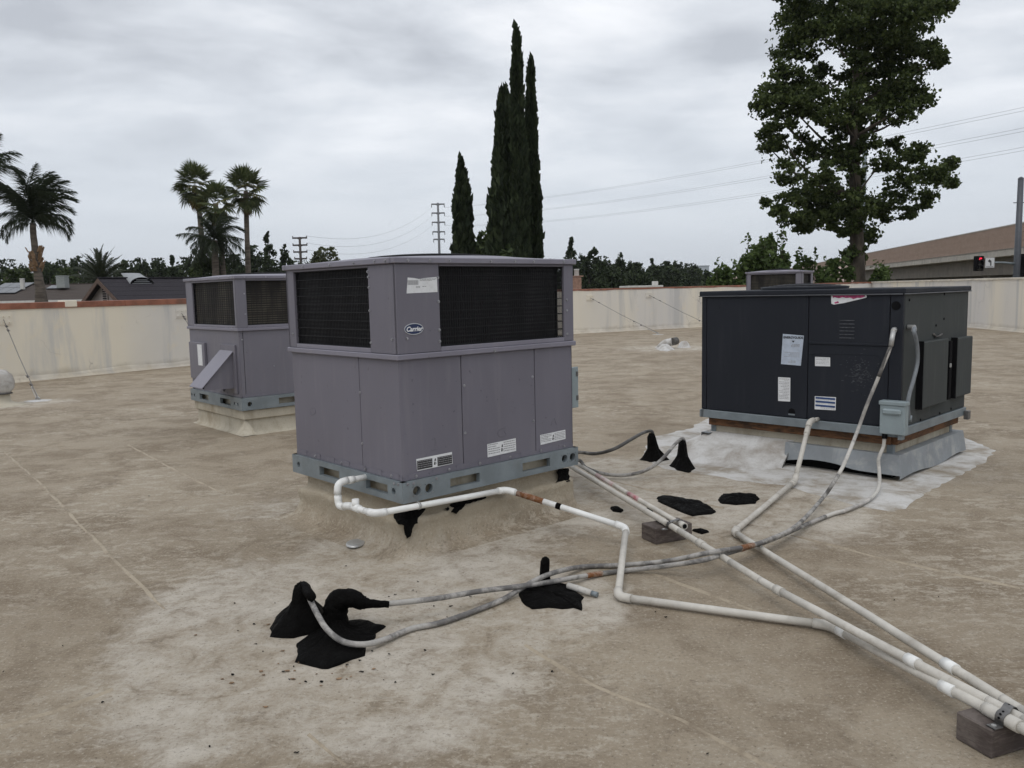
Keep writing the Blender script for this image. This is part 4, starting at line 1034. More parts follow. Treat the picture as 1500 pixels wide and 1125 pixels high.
# two conical cable boots by the white cant
def boot(label, base, top, tr):
    cpt = sum((G(u, v) for u, v in base), Vector())/len(base); z = .2
    for zz in np.linspace(.05, .5, 91):
        if proj((cpt.x, cpt.y, zz))[1] <= top[1]: z = zz; break
    tp = G(top[0], top[1], z); t = thing('tar_boot', label, 'tar boot', (cpt.x, cpt.y, 0), 0, TG)
    adopt(mound('tar_base', None, base, [(1, .001, 0), (.85, .02, 0), (.6, .06, .2), (.42, z*.42, .5), (.34, z*.65, .8), (.30, z*.85, 1), (.2, z*.97, 1)], Vector((tp.x, tp.y, 0)), .02), t)
    return tp
bt1 = boot('left one of the two conical tar boots by the white coated cant', [z6(x, y) for x, y in [(340, 212), (360, 195), (420, 190), (462, 215), (430, 224), (380, 222)]], z6(388, 98), 0)
bt2 = boot('right one of the two conical tar boots, nearer the black unit', [z6(x, y) for x, y in [(460, 240), (490, 225), (550, 225), (575, 252), (545, 268), (490, 255)]], z6(520, 128), 0)
# tar on the near curb
def curbtar(pix, label, f='R', zr=(0, .2)):
    # project on the outward-sloping coated curb: step along the ray until inside it
    def oz(z):
        zs = [.278, .235, .195, .185, .13, .075, .030, .012, .004, -.004]; os_ = [-.033, -.03, -.018, .006, .012, .020, .036, .075, .12, .17]
        return float(np.interp(-z, [-a for a in zs], os_))
    Q = []; PP = list(zip(pix, pix[1:]+pix[:1]))
    out_ = []
    for (a, b) in PP:
        m = max(2, int(math.hypot(b[0]-a[0], b[1]-a[1])/3))
        for i in range(m): Q.append((a[0]+(b[0]-a[0])*i/m+random.uniform(-1.2, 1.2), a[1]+(b[1]-a[1])*i/m+random.uniform(-1.2, 1.2)))
    cu, cv = sum(q[0] for q in Q)/len(Q), sum(q[1] for q in Q)/len(Q)
    def hitc(u, v, lift):
        d_ = ray(u, v); o = Vector((0, 0, CH)); inv = U1.mw.inverted(); k = 2.5
        best = None
        for k in np.arange(2.8, 6.5, .004):
            p = o+d_*float(k); l = inv @ p; zz = p.z
            if zz > .283: continue
            ou = oz(zz)+lift
            if l.x > -U1.w/2-ou and l.y > -U1.d/2-ou: best = p; break
        return best if best is not None else G(u, v, lift)
    N = len(Q); vs = []
    for s_, lf in ((1, .018), (.93, .026), (.5, .029)): vs += [hitc(cu+(q[0]-cu)*s_, cv+(q[1]-cv)*s_, lf) for q in Q]
    vs.append(hitc(cu, cv, .030)); fs = []
    for r in range(2):
        for i in range(N): j = (i+1) % N; fs.append((r*N+i, r*N+j, (r+1)*N+j, (r+1)*N+i))
    for i in range(N): fs.append((2*N+i, 2*N+(i+1) % N, 3*N))
    return adopt(MB().add(vs, fs, True).build('tar_stain', MT['tar']), cb1)
def z6b(x, y): return (480+x/3.947, 670+y/3.95)
curbtar([z6b(x, y) for x, y in [(385, 305), (470, 285), (540, 285), (570, 300), (545, 325), (525, 350), (520, 380), (500, 390), (490, 430), (480, 455), (458, 472), (445, 440), (438, 395), (400, 380), (380, 350)]], '')
curbtar([z6b(x, y) for x, y in [(735, 240), (800, 228), (912, 222), (915, 240), (850, 255), (800, 270), (775, 300), (740, 325), (715, 318), (730, 290), (700, 280), (725, 262)]], '')
curbtar([z6b(x, y) for x, y in [(1325, 75), (1395, 60), (1398, 135), (1370, 142), (1318, 146), (1335, 115)]], '')
curbtar([z6b(x, y) for x, y in [(676, 298), (700, 285), (706, 296), (690, 308)]], '')
# ------------------------------------------------------------------ pipes and conduits
def arc_path(pts, fr, n=5):
    """polyline with filleted corners -> list of runs and elbows"""
    runs = []; elbows = []; start = Vector(pts[0])
    for i in range(1, len(pts)-1):
        p = Vector(pts[i]); a = (Vector(pts[i-1])-p); b = (Vector(pts[i+1])-p); f = min(fr, a.length*.45, b.length*.45)
        A = p+a.normalized()*f; B = p+b.normalized()*f
        runs.append((start, A)); elbows.append([A*(1-t)**2+p*2*t*(1-t)+B*t*t for t in [j/n for j in range(n+1)]]); start = B
    runs.append((start, Vector(pts[-1]))); return runs, elbows
def pvc(name, label, pts, r, mat, cat='pipe', fr=.035, couplings=(), mats=None, group=None, fat=1.28, sag=True):
    t = thing(name, label, cat, pts[0], 0, group); runs, elb = arc_path(pts, fr)
    for i, (a, b) in enumerate(runs):
        n = max(1, int((b-a).length/.25)); P = [a.lerp(b, k/n) for k in range(n+1)]
        for k in range(1, n): P[k] += Vector((random.uniform(-.0012, .0012), random.uniform(-.0012, .0012), random.uniform(-.0015, .0005)))
        adopt(MB().tube(P, r, 14).build('pipe_run', (mats or {}).get(i, mat)), t)
    for i, E_ in enumerate(elb):
        d0 = (E_[0]-E_[1]).normalized()*.022; d1 = (E_[-1]-E_[-2]).normalized()*.022
        m_ = (mats or {}).get(i, mat)
        bend = (E_[1]-E_[0]).angle(E_[-1]-E_[-2])
        ff = fat if bend > .12 else 1.0
        if ff == 1.0: adopt(MB().tube(E_, r, 14).build('pipe_run', m_), t); continue
        eo = adopt(MB().tube([E_[0]+d0]+E_+[E_[-1]+d1], r*fat, 14).build('elbow', m_), t)
    for (i, f, L, m_) in couplings:
        a, b = runs[i]; c = a.lerp(b, f); dv = (b-a).normalized()*L/2
        adopt(MB().tube([c-dv, c+dv], r*1.24, 14).build('coupling', m_ or mat), t)
    return t
def sleeve(t, pts, r, mat, name): return adopt(MB().tube(pts, r, 12, wob=.02).build(name, mat), t)
PR = .0165
# A: condensate drain of the nearest unit
q_, z_ = U1.hit('L', 540, 698); best = None
oL_ = min(np.linspace(.04, .4, 181), key=lambda o: abs(proj(U1.W3('L', q_, z_, .022+o))[0]-494))
A0 = U1.W3('L', q_, z_, .0); A1 = U1.W3('L', q_, z_, .022+oL_)
zlow = min(np.linspace(.05, .36, 156), key=lambda z: abs(proj((A1.x, A1.y, z))[1]-742))
A2 = Vector((A1.x, A1.y, zlow))
def corner(oR, z): return U1.mw @ Vector((-U1.w/2-.022-oL_, -U1.d/2-oR, z-U1.zb))
bestv = min(((oR, z) for oR in np.linspace(.03, .5, 95) for z in np.linspace(.06, .34, 57)), key=lambda k: (proj(corner(*k))[0]-548)**2+(proj(corner(*k))[1]-752)**2)
A4 = corner(*bestv); oR_ = bestv[0]
A3 = A2.lerp(A4, .35); A3.z = A2.z+.028
A3b = A2.lerp(A4, .62); A3b.z = A3.z-.004
qz5 = min(((q, z) for q in np.linspace(.2, 1.2, 101) for z in np.linspace(.06, .4, 69)), key=lambda k: (proj(U1.mw @ Vector((-U1.w/2+k[0], -U1.d/2-oR_, k[1]-U1.zb)))[0]-742)**2+(proj(U1.mw @ Vector((-U1.w/2+k[0], -U1.d/2-oR_, k[1]-U1.zb)))[1]-717)**2)
A5 = U1.mw @ Vector((-U1.w/2+qz5[0], -U1.d/2-oR_, qz5[1]-U1.zb))
A6 = G(917, 773, .11); A7 = G(905, 874, .024); A8 = G(1215, 916, .024); A9 = G(1467, 1050, .108); A10 = G(1560, 1100, .11)
pA = pvc('condensate_pipe', 'white drain pipe with a trap, leaving the nearest unit and crossing the roof', [A0, A1, A2, A3, A3b, A4, A5, A6, A7, A8, A9, A10], PR, MT['pvc'], fr=.04,
         mats={7: MT['pvcold'], 8: MT['pvcold'], 9: MT['pvcold'], 10: MT['pvcold']}, couplings=((0, .72, .04, None), (9, .06, .05, None), (9, .78, .06, MT['pvc'])), group='white drain pipes on the roof', fat=1.22)
te = A3.lerp(A3b, .5)
adopt(MB().tube([te+Vector((0, 0, 0)), te+Vector((0, 0, .045))], PR*1.15, 14).build('cleanout_tee', MT['pvc']), pA)
dv_ = (A3b-A3).normalized(); adopt(MB().tube([te-dv_*.035, te+dv_*.035], PR*1.3, 14).build('tee_body', MT['pvc']), pA)
dd_ = (A6-A5); sleeve(pA, [A5+dd_*.10+Vector((0, 0, 0)), A5+dd_*.2, A5+dd_*.33], PR*1.03, MT['ruststreak'], 'rust_stain')
sleeve(pA, [A5+dd_*.44, A5+dd_*.48], PR*1.06, MT['tar'], 'tar_spot')
dd_ = (A5-A4); c_ = A4+dd_*.30; adopt(MB().tube([c_-dd_.normalized()*.006, c_+dd_.normalized()*.006], PR*1.25, 14).build('hose_clamp', MT['zinc']), pA)
c2_ = c_+Vector((0, 0, .05))+U1.b*.06; adopt(MB().tube([c_+Vector((0, 0, PR)), c2_], .003, 6).build('hanger_wire', MT['zinc']), pA)
# B: long pipe from behind the nearest unit to the front block
B0 = G(800, 662, .09); B1 = G(986, 772, .112); B2 = G(1060, 817, .085); B3 = G(1125, 857, .075); B4 = G(1472, 1040, .112); B5 = G(1570, 1094, .112)
pB = pvc('drain_pipe', 'long straight white pipe running from behind the nearest unit over both timber blocks', [B0, B1, B2, B3, B4, B5], PR, MT['pvcold'], couplings=((1, .6, .05, None), (3, .02, .05, None), (3, .72, .05, MT['pvc'])), fr=.06, group='white drain pipes on the roof')
# stub beside it, open ended, spotted with faded red paint
C0 = G(812, 660, .10); C1 = G(1003, 771, .115)
pS = thing('capped_pipe', 'short grey white pipe with faded pink marks ending open at the rear timber block', 'pipe', C0, 0, 'white drain pipes on the roof')
adopt(MB().tube([C0, C0.lerp(C1, .5), C1], PR*.86, 14).build('pipe_run', MT['pvcold']), pS)
dc = (C1-C0).normalized(); adopt(MB().tube([C1-dc*.05, C1], PR*1.12, 14).build('coupling', MT['pvcold']), pS)
adopt(MB().tube([C1-dc*.01, C1+dc*.0015], PR*.75, 12).build('open_bore', MT['dark']), pS)
MT['pinkpaint'] = mat_worn('faded_pink_paint', (.52, .47, .44), (.40, .13, .15), .56, 14, .1)
for a_, b_ in ((.42, .56), (.66, .74)): sleeve(pS, [C0.lerp(C1, a_), C0.lerp(C1, (a_+b_)/2), C0.lerp(C1, b_)], PR*.89, MT['pinkpaint'], 'paint_mark')
# C: drain of the black unit
q_, z_ = U3.hit('L', 1198, 614); oC = min(np.linspace(.03, .4, 150), key=lambda o: abs(proj(U3.W3('L', q_, z_, o))[0]-1186))
K0 = U3.W3('L', q_, z_, .0); K1 = U3.W3('L', q_, z_, oC); K2 = G(1164, 705, .035); K3 = G(1075, 779, .024); K4 = G(1481, 1032, .108); K5 = G(1575, 1090, .11)
pC = pvc('condensate_pipe', 'white drain pipe dropping from the black unit and turning at an elbow toward the front', [K0, K1, K2, K3, K4, K5], PR, MT['pvcold'], couplings=((1, .12, .07, None), (2, .03, .045, None), (3, .88, .06, MT['pvc'])), fr=.035, group='white drain pipes on the roof')
# conduits
def conduit(label, pts, r, mat, k=6, cat='conduit', name='conduit', group='conduits lying on the roof', split=0, split_mat=None):
    P = spline(pts, k); t = thing(name, label, cat, P[0], 0, group); c_ = 0
    if split: adopt(MB().tube(P[:split+1], r, 12).build('conduit_sheath', split_mat), t); c_ = split
    adopt(MB().tube(P[c_:], r, 12).build('conduit_sheath', mat), t); return t, P
CRD = .0118
f_ = U3.hit('L', *y2(1033, 352)); F0 = U3.W3('L', f_[0], f_[1], .002)
def onface(u, v, o): q, z = U3.hit('L', u, v, o); return U3.W3('L', q, z, o)
loop = [F0, onface(1308.5, 486, .05), onface(1305, 507, .08), onface(1287, 552, .14), onface(1269.6, 594, .20), onface(1258, 626, .25)]
gpts = [(1245.6, 658, .33), (1232.8, 687, .25), (1218.4, 711, .16), (1204, 731, .11), (1167, 770, .075), (1125, 791, .075), (1092, 801, .085), (1042, 809, .12), (976, 822, .05), (907, 828, .018), (855, 830, .016), (818, 837, .055), (790, 847, .06), (760, 864, .03), (730, 881, .015),
        (653, 910, .014), (603, 921, .013), (563, 937, .02), (533, 944, .03), (503, 940, .04), (480, 923, .06), (465, 900, .10)]
d0 = (loop[-1]-Vector((0, 0, CH))).length
loop += [G(u, v, z) for u, v, z in gpts]
# keep heights along the dangling stretch smooth
hz = loop[5].z
for i, k in enumerate((6, 7, 8, 9)):
    u, v, _ = gpts[i]; loop[k] = G(u, v, hz*(1-(i+1)/4.6)**1.3+.02)
loop += [Vector((lip_.x+.028, lip_.y-.012, lip_.z-.03))]
cd1, P1 = conduit('long flexible conduit hanging from the black unit and looping to the tar mound', loop, CRD, MT['conduit'], split=44, split_mat=MT['conduit_pale'])
adopt(MB().tube([F0, F0.lerp(loop[1], .8)], .019, 12).build('fitting', MT['zinc']), cd1)
adopt(MB().tube([loop[1]+Vector((0, 0, .004)), loop[2]], .0165, 12).build('coupling_nut', MT['zinc']), cd1)
adopt(MB().tube(spline([loop[2], loop[2].lerp(loop[3], .5)+Vector((0, 0, .001)), loop[3]], 5), CRD*1.06, 12).build('bare_sheath', MT['rubber']), cd1)
i0 = min(range(len(P1)), key=lambda i: abs(proj(P1[i])[0]-1092)+abs(proj(P1[i])[1]-800))
adopt(MB().tube(P1[i0-2:i0+2], CRD*1.12, 12, wob=.06).build('rust_stain', MT['ruststreak']), cd1)
# conduit from the switch box to the tar elbow
sb = onface(1296, 636, .05)
c2 = [sb+Vector((0, 0, .0)), onface(1294, 654, .05), onface(1287, 672, .09), onface(1288, 690, .12)]
hz2 = c2[-1].z
for i, (u, v) in enumerate([(1288, 709), (1283, 722), (1268, 735)]): c2.append(G(u, v, max(.02, hz2*(1-(i+1)/3.2))))
c2 += [G(u, v, z) for u, v, z in [(1240, 747, .018), (1219, 753, .016), (1184, 767, .02), (1132, 790, .05), (1097, 801, .065), (1060, 812, .085), (1028, 821, .095), (976, 829, .05), (924, 835, .016), (882, 840, .014), (837, 847, .03), (803, 853, .035), (753, 860, .05), (703, 866, .07), (637, 877, .085)]]
c2 += [pe.lerp(pf, .75)]
cd2, P2 = conduit('painted conduit from the grey switch box across the roof to the tar elbow', c2, CRD, MT['conduit'], split=50, split_mat=MT['conduit_pale'])
for a_, b_, m_, nm in ((885, 852, MT['ruststreak'], 'rust_stain'),):
    idx = [i for i, p in enumerate(P2) if b_ <= proj(p)[0] <= a_ and proj(p)[1] > 800]
    if len(idx) > 1: adopt(MB().tube([P2[i] for i in idx], CRD*1.08, 12, wob=.03).build(nm, m_), cd2)
i0 = min(range(len(P2)), key=lambda i: abs(proj(P2[i])[0]-1088)+abs(proj(P2[i])[1]-803))
adopt(MB().tube(P2[i0-1:i0+2], CRD*1.1, 12, wob=.06).build('rust_stain', MT['ruststreak']), cd2)
adopt(MB().tube([sb+Vector((0, 0, .02)), sb-Vector((0, 0, .03))], .018, 12).build('fitting', MT['dark']), cd2)
# short stub out of the middle tar patch
sp0, sp1 = G(*z5(1385, 533), .03), G(*z5(1490, 566), .018)
st_ = thing('pipe_stub', 'short whitewashed pipe stub poking out of the middle tar patch', 'pipe', sp0)
adopt(MB().tube([sp0, sp0.lerp(sp1, .6), sp1], [.014, .015, .013], 12, wob=.06).build('pipe_run', MT['conduit_pale']), st_); adopt(MB().tube([sp1, sp1+(sp1-sp0).normalized()*.03], .012, 12).build('pipe_end', MT['galv']), st_)
# cords from the nearest unit to the tar boots
qe, ze = U1.w-.02, .36
k1 = [U1.W3('R', U1.w-.1, .02, -.2), G(*z6(70, 182), .20), G(*z6(150, 186), .21), G(*z6(230, 166), .27), G(*z6(310, 121), .30), G(*z6(355, 97), bt1.z+.02), Vector(bt1)+Vector((.0, 0, .012)), Vector(bt1)+Vector((.018, 0, -.05))]
conduit('upper dark cable curving from the nearest unit to the left tar boot', k1, .0125, MT['rubber'], 6, 'cable', 'cable', 'cables behind the nearest unit')
k2 = [U1.W3('R', U1.w-.1, .0, -.2), G(*z6(72, 212), .16), G(*z6(110, 245), .10), G(*z6(180, 270), .04), G(*z6(260, 278), .03), G(*z6(340, 265), .05), G(*z6(400, 236), .10), G(*z6(450, 190), .16), G(*z6(490, 143), bt2.z-.01), Vector(bt2)+Vector((0, 0, .01)), Vector(bt2)+Vector((.02, 0, -.05))]
conduit('lower sagging cable curving from the nearest unit to the right tar boot', k2, .0125, MT['conduit'], 6, 'cable', 'cable', 'cables behind the nearest unit')
# switch box on the corner of the black unit
qb0 = U3.hit('L', 1325, 610, .08)[0]; qb1 = U3.hit('L', 1288, 610, .08)[0]; zb0 = U3.hit('L', 1306, 634)[1]; zb1 = U3.hit('L', 1306, 587)[1]
sx = thing('switch_box', 'grey metal electrical switch box hung on the corner of the black unit', 'switch box', U3.W3('L', qb1, zb0, .02), U3.yaw)
def u3part(mb, name, mat): return adopt_mw(mb.build(name, mat), sx)
def adopt_mw(o, t): o.parent = t; o.matrix_parent_inverse = t.matrix_basis.inverted(); o.matrix_basis = U3.mw.copy(); return o
m_ = MB(); U3.slab(m_, 'L', qb0, qb1, zb0, zb1, .005, .075, .005); u3part(m_, 'box_body', MT['galvbox'])
m_ = MB(); U3.slab(m_, 'L', qb0-.006, qb1+.006, zb1-.022, zb1+.006, .003, .085, .004); u3part(m_, 'box_hood', MT['galvbox'])
m_ = MB(); U3.slab(m_, 'L', qb0+.022, qb1-.022, zb1-.085, zb1-.045, .0755, .098, .01); u3part(m_, 'box_handle', MT['galvbox'])
m_ = MB(); U3.slab(m_, 'L', qb0+.005, qb1-.004, zb0+.004, zb1-.026, .0752, .079, .002); u3part(m_, 'box_cover', MT['galvbox'])
m_ = MB(); U3.slab(m_, 'L', qb0+.02, qb0+.05, zb0-.035, zb0-.001, .01, .06, .003); u3part(m_, 'box_bracket', MT['galv'])
# grey whip from the box up to the side panel
w0 = U3.hit('R', *y2(1090, 342)); wp = [U3.W3('R', w0[0], w0[1], .0), U3.W3('R', w0[0]+.012, w0[1]-.0, .04)]
for (x, y, o) in ((1122, 362, .075), (1135, 420, .075), (1137, 500, .07), (1120, 580, .065), (1100, 650, .055), (1093, 700, .05), (1098, 765, .04)):
    q, z = U3.hit('R', *y2(x, y), o); wp.append(U3.W3('R', q, z, o))
wh, _ = conduit('grey flexible whip arching on the side of the black unit down to its switch box', wp, .0135, MT['greyflex'], 6, 'conduit', 'conduit', 'conduits lying on the roof')
adopt(MB().tube([wp[0], wp[1], wp[1].lerp(wp[2], .6)], .018, 12).build('fitting', MT['zinc']), wh)
adopt(MB().tube([wp[-1]+Vector((0, 0, .03)), wp[-1]-Vector((0, 0, .012))], .02, 12).build('fitting', MT['galv']), wh)
# ------------------------------------------------------------------ timber blocks
def block(label, fl, rb, long_px, zh, strap_at=None, sp=0.0):
    """fl: pixel of the near bottom corner, rb: bottom left corner, long_px: bottom far right corner"""
    a = G(*fl); b = G(*rb); c = G(*long_px); y = (b-a); x = (c-a); x.normalize(); yl = y.length; yv = Vector((-x.y, x.x, 0)); 
    L = (c-a).length
    t = thing('timber_block', label, 'timber block', a, math.atan2(x.y, x.x), 'timber pipe blocks')
    MB().box(0, L, 0, yl, .001, zh, .004).build('timber', MT['wood'], t); return t, a, x, yv, L, yl
blk1, a_, x_, y_, L_, yl_ = block('weathered timber block under the pipes in the middle of the roof', z6(405, 572), z6(370, 541), z6(560, 545), .088)
blk2, a2, x2, y2_, L2, yl2 = block('dark weathered timber block strapped under the pipes at the front right corner', (1451.5, 1113), (1414, 1080), (1520, 1093), .088)
def strap(t, pts_c, dirv, r, wid, mat=MT['zinc']):
    side = Vector((-dirv.y, dirv.x, 0)).normalized(); P = []; up = Vector((0, 0, 1))
    mb = MB(); vs = []; fs = []
    c0, c1 = pts_c
    prof = [c0-side*(r+.035)-up*(r+.002), c0-side*(r+.004)-up*(r+.002)]
    for k in range(7): an = PI-PI/2*k/6; prof.append(c0+side*math.cos(an)*(r+.004)+up*math.sin(an)*(r+.004))
    for k in range(7): an = PI/2-PI/2*k/6; prof.append(c1+side*math.cos(an)*(r+.004)+up*math.sin(an)*(r+.004))
    prof.append(c1+side*(r+.004)-up*(r+.002)); d_ = dirv.normalized()*wid/2
    for p in prof: vs += [p-d_, p+d_, p+d_+up*.0025, p-d_+up*.0025]
    for i in range(len(prof)-1):
        for k in range(4): fs.append((i*4+k, i*4+4+k, i*4+4+(k+1) % 4, i*4+(k+1) % 4))
    o = adopt(mb.add(vs, fs).build('pipe_strap', mat), t)
    pc = prof[0].lerp(prof[1], .4); adopt(MB().tube([pc+up*.001, pc+up*.006], .007, 8, smooth=False).build('strap_screw', MT['zinc']), t)
    for i in range(4):
        k = 3+i*2; p = prof[k]; n_ = (p-c0).normalized(); adopt(MB().tube([p+n_*.001, p+n_*.0035], .0035, 8, smooth=False).build('strap_hole', MT['dark']), t)
dB = (B5-B4); cB = B4
strap(blk2, (A9.lerp(A10, .05), B4.lerp(B5, .06)), (A10-A9), PR, .030, MT['steel'])
strap(blk1, (B1-(B1-B0).normalized()*.03, C1-dc*.07), (B1-B0), PR, .022, MT['steel'])
MT['redstain'] = simple('dark_red_stain', (.12, .03, .03), .7, 0, .4, 30)
# ------------------------------------------------------------------ brace cables
def brace(label, top, bot, plate_t, nclamp=(.1, .16, .74, .83), r=.006, plate=(.13, .09)):
    t = thing('brace_cable', label, 'brace cable', bot, 0, 'wall brace cables')
    d_ = (bot-top); dn = d_.normalized()
    adopt(MB().tube([top, top+d_*.5-Vector((0, 0, .006)), bot+Vector((0, 0, .05))], r, 8).build('cable', MT['steel']), t)
    for f in nclamp:
        c = top+d_*f; adopt(MB().tube([c-dn*.018, c+dn*.018], .017, 8).build('cable_clamp', MT['steel']), t)
        adopt(MB().tube([c+Vector((-.03, 0, .012)), c+Vector((.03, 0, -.006))], .006, 6).build('clamp_bolt', MT['steel']), t)
    tb0, tb1 = top+d_*.86, bot+Vector((0, 0, .03))-dn*.02
    s2 = Vector((-dn.y, dn.x, 0)).normalized()*.013
    adopt(MB().tube([tb0+s2, tb1+s2], .005, 6).tube([tb0-s2, tb1-s2], .005, 6).tube([tb0-dn*.01, tb0+dn*.02], .015, 8).tube([tb1-dn*.02, tb1+dn*.01], .015, 8).build('turnbuckle', MT['zinc']), t)
    an = MB(); an.box(bot.x-.06, bot.x+.06, bot.y-.05, bot.y+.05, .001, .014, .003); adopt(an.build('anchor_plate', MT['zinc']), t)
    adopt(MB().tube([(bot.x+.03*math.cos(a), bot.y, .03+.022*math.sin(a)) for a in np.linspace(0, 2*PI, 13)], .006, 6).build('anchor_eye', MT['zinc']), t)
    rr = random.Random(3)
    pf_ = MB().lathe([(.001, .012), (.06, .012), (.11, .006), (.17, .0005)], (bot.x, bot.y, 0), 18); adopt(pf_.build('anchor_patch', MT['whitecoat']), t)
    if plate_t is not None:
        ang = Euler(plate_t.rotation_euler).to_matrix(); ax = ang @ Vector((1, 0, 0)); nn = ang @ Vector((0, -1, 0))
        p_ = MB(); c = top+nn*.0
        pw, ph = plate
        P4 = [c-ax*pw-Vector((0, 0, ph)), c+ax*pw-Vector((0, 0, ph)), c+ax*pw+Vector((0, 0, ph)), c-ax*pw+Vector((0, 0, ph))]
        adopt(p_.prism([q-nn*.012 for q in P4], nn*.022).build('wall_plate', MT['wallcream']), t)
        for i in (-1, 0, 1):
            for j in (-1, 1):
                b0 = c+ax*pw*.7*i+Vector((0, 0, ph*.55*j))+nn*.008; adopt(MB().tube([b0, b0+nn*.03], .012, 6, smooth=False).build('plate_bolt', MT['wallcream']), t)
    return t
def wpt(t, u, v, off=.004):
    p = wallhit(t, u, v); m = Matrix.Translation(t.location) @ Euler(t.rotation_euler).to_matrix().to_4x4(); return m @ (p+Vector((0, -off, 0)))
brace('brace cable at the far left running from the wall plate to the roof anchor', wpt(w_left, 5, 468), G(55.5, 587), w_left)
brace('brace cable dropping behind the hooded grey unit from its wall plate', wpt(w_left, 266, 459), G(325, 560), w_left, (.06, .1, .74, .83))
brace('brace cable on the far wall just right of the nearest grey unit', wpt(w_back, 864, 436), G(964, 490), w_back, (.05, .14, .66, .76))
brace('brace cable on the far wall that meets the left edge of the black unit', wpt(w_back, 950, 432), G(1050, 483), w_back, (.08, .17, .75, .85))
# ------------------------------------------------------------------ small roof things
g = G(2, 594); vt = thing('roof_vent', 'round white ball vent on a pale base at the left edge', 'roof vent', g)
rb = 17*g.length/CF
zc_ = min(np.linspace(.1, .6, 101), key=lambda z: abs(proj((g.x, g.y, z))[1]-560))
MB().lathe([(.001, rb), (rb*.5, rb*.87), (rb*.87, rb*.5), (rb, 0), (rb*.94, -rb*.4), (rb*.7, -rb*.75), (rb*.6, -rb*.85)], (0, 0, zc_), 28).build('vent_ball', MT['whitecoat'], vt)
MB().lathe([(rb*.8, zc_-rb*.8), (rb*.82, zc_-rb*.86), (rb*.55, zc_-rb*.86)], n=24).build('vent_collar', MT['rubber'], vt)
MB().lathe([(rb*.62, zc_-rb*.84), (rb*.66, .06), (rb*.9, .03), (rb*1.6, .0)], n=24).build('vent_base', MT['curbtan'], vt)
g0 = G(*[820+772/5.357, 320+1018/5.357]); e0 = (820+775/5.357, 320+1000/5.357); 
z7 = lambda x, y: (820+x/5.357, 320+y/5.357)
pv = thing('vent_pipe', 'low white vent pipe with a dark open end beyond the black unit', 'vent pipe', G(*z7(820, 1030)), 0)
a0, a1 = G(*z7(770, 1005), .05), G(*z7(880, 968), .16)
adopt(MB().tube(spline([a0, a0.lerp(a1, .5)+Vector((0, 0, .03)), a1], 5), [.03, .04, .05, .06, .065, .07, .075, .08, .08, .085, .085], 12).build('pipe_body', MT['whitecoat']), pv)
a2_ = G(*z7(915, 960), .17); adopt(MB().tube([a1, a1.lerp(a2_, .9)], .088, 12).build('pipe_mouth', MT['rubber']), pv)
adopt(mound('pipe_flashing', None, [z7(x, y) for x, y in [(745, 1015), (800, 1000), (880, 1010), (900, 1030), (840, 1042), (780, 1035)]], [(1, .001, 0), (.7, .05, 0), (.4, .12, 0)]), pv)
pf2 = [o for o in bpy.data.objects if o.parent == pv and o.name.startswith('pipe_flashing')][0]; pf2.data.materials.clear(); pf2.data.materials.append(MT['whitecoat'])
g = G(*z7(975, 1012)); dm = MB().lathe([(.001, .15), (.06, .14), (.11, .09), (.13, .03), (.16, .0)], n=18).build('vent_cap', MT['whitecoat'], None, g); tag(dm, 'small white dome cap on the roof beside the open vent pipe', 'dome vent'); dm.name = 'dome_vent'
g = G(521, 800); g.z = .012; dr = MB().lathe([(.001, .011), (.045, .011), (.05, .009), (.052, .001)], n=26).build('metal_disc', MT['zinc'], None, g); dr.scale = (1, 1.35, 1); tag(dr, 'flat grey metal disc on the roof before the nearest unit', 'metal disc')
# debris: flakes and grit
rr = random.Random(5); mb = MB()
for (u, v) in [(752, 988), (595, 800), (612, 853), (636, 889), (660, 889), (960, 898), (975, 905), (605, 866), (375, 944), (385, 955), (415, 985), (430, 978), (372, 915), (448, 1000), (545, 955), (570, 960), (508, 975), (530, 985), (92, 947), (150, 1030), (1375, 875), (1310, 880), (470, 1000), (1360, 960), (655, 905), (690, 875)] + [(rr.uniform(340, 640), rr.uniform(850, 1010)) for _ in range(16)]+[(rr.uniform(0, 1500), rr.uniform(700, 1120)) for _ in range(12)]:
    p = G(u, v); s_ = rr.uniform(.0015, .006); th_ = rr.uniform(0, PI); vs = []
    for i in range(5): a = th_+i*2*PI/5+rr.uniform(-.3, .3); k_ = s_*rr.uniform(.5, 1.3); vs.append((p.x+math.cos(a)*k_*1.5, p.y+math.sin(a)*k_, .001+rr.uniform(0, .005)))
    mb.prism(vs, (0, 0, .002))
tag(mb.build('tar_flakes', MT['tar']), kind='stuff', label='small dark flakes scattered on the roof')
mb = MB(); MT['flake'] = simple('peeled_coating', (.20, .13, .075), .9, 0, .5, 50)
for _ in range(36):
    p = G(rr.gauss(440, 60), rr.gauss(965, 40)); s_ = rr.uniform(.002, .008); th_ = rr.uniform(0, PI); vs = []
    for i in range(5): a = th_+i*2*PI/5; k_ = s_*rr.uniform(.5, 1.3); vs.append((p.x+math.cos(a)*k_*1.5, p.y+math.sin(a)*k_, .001+rr.uniform(0, .004)))
    mb.prism(vs, (0, 0, .0015))
tag(mb.build('coating_flakes', MT['flake']), kind='stuff', label='peeling tan flakes by the tar mound')
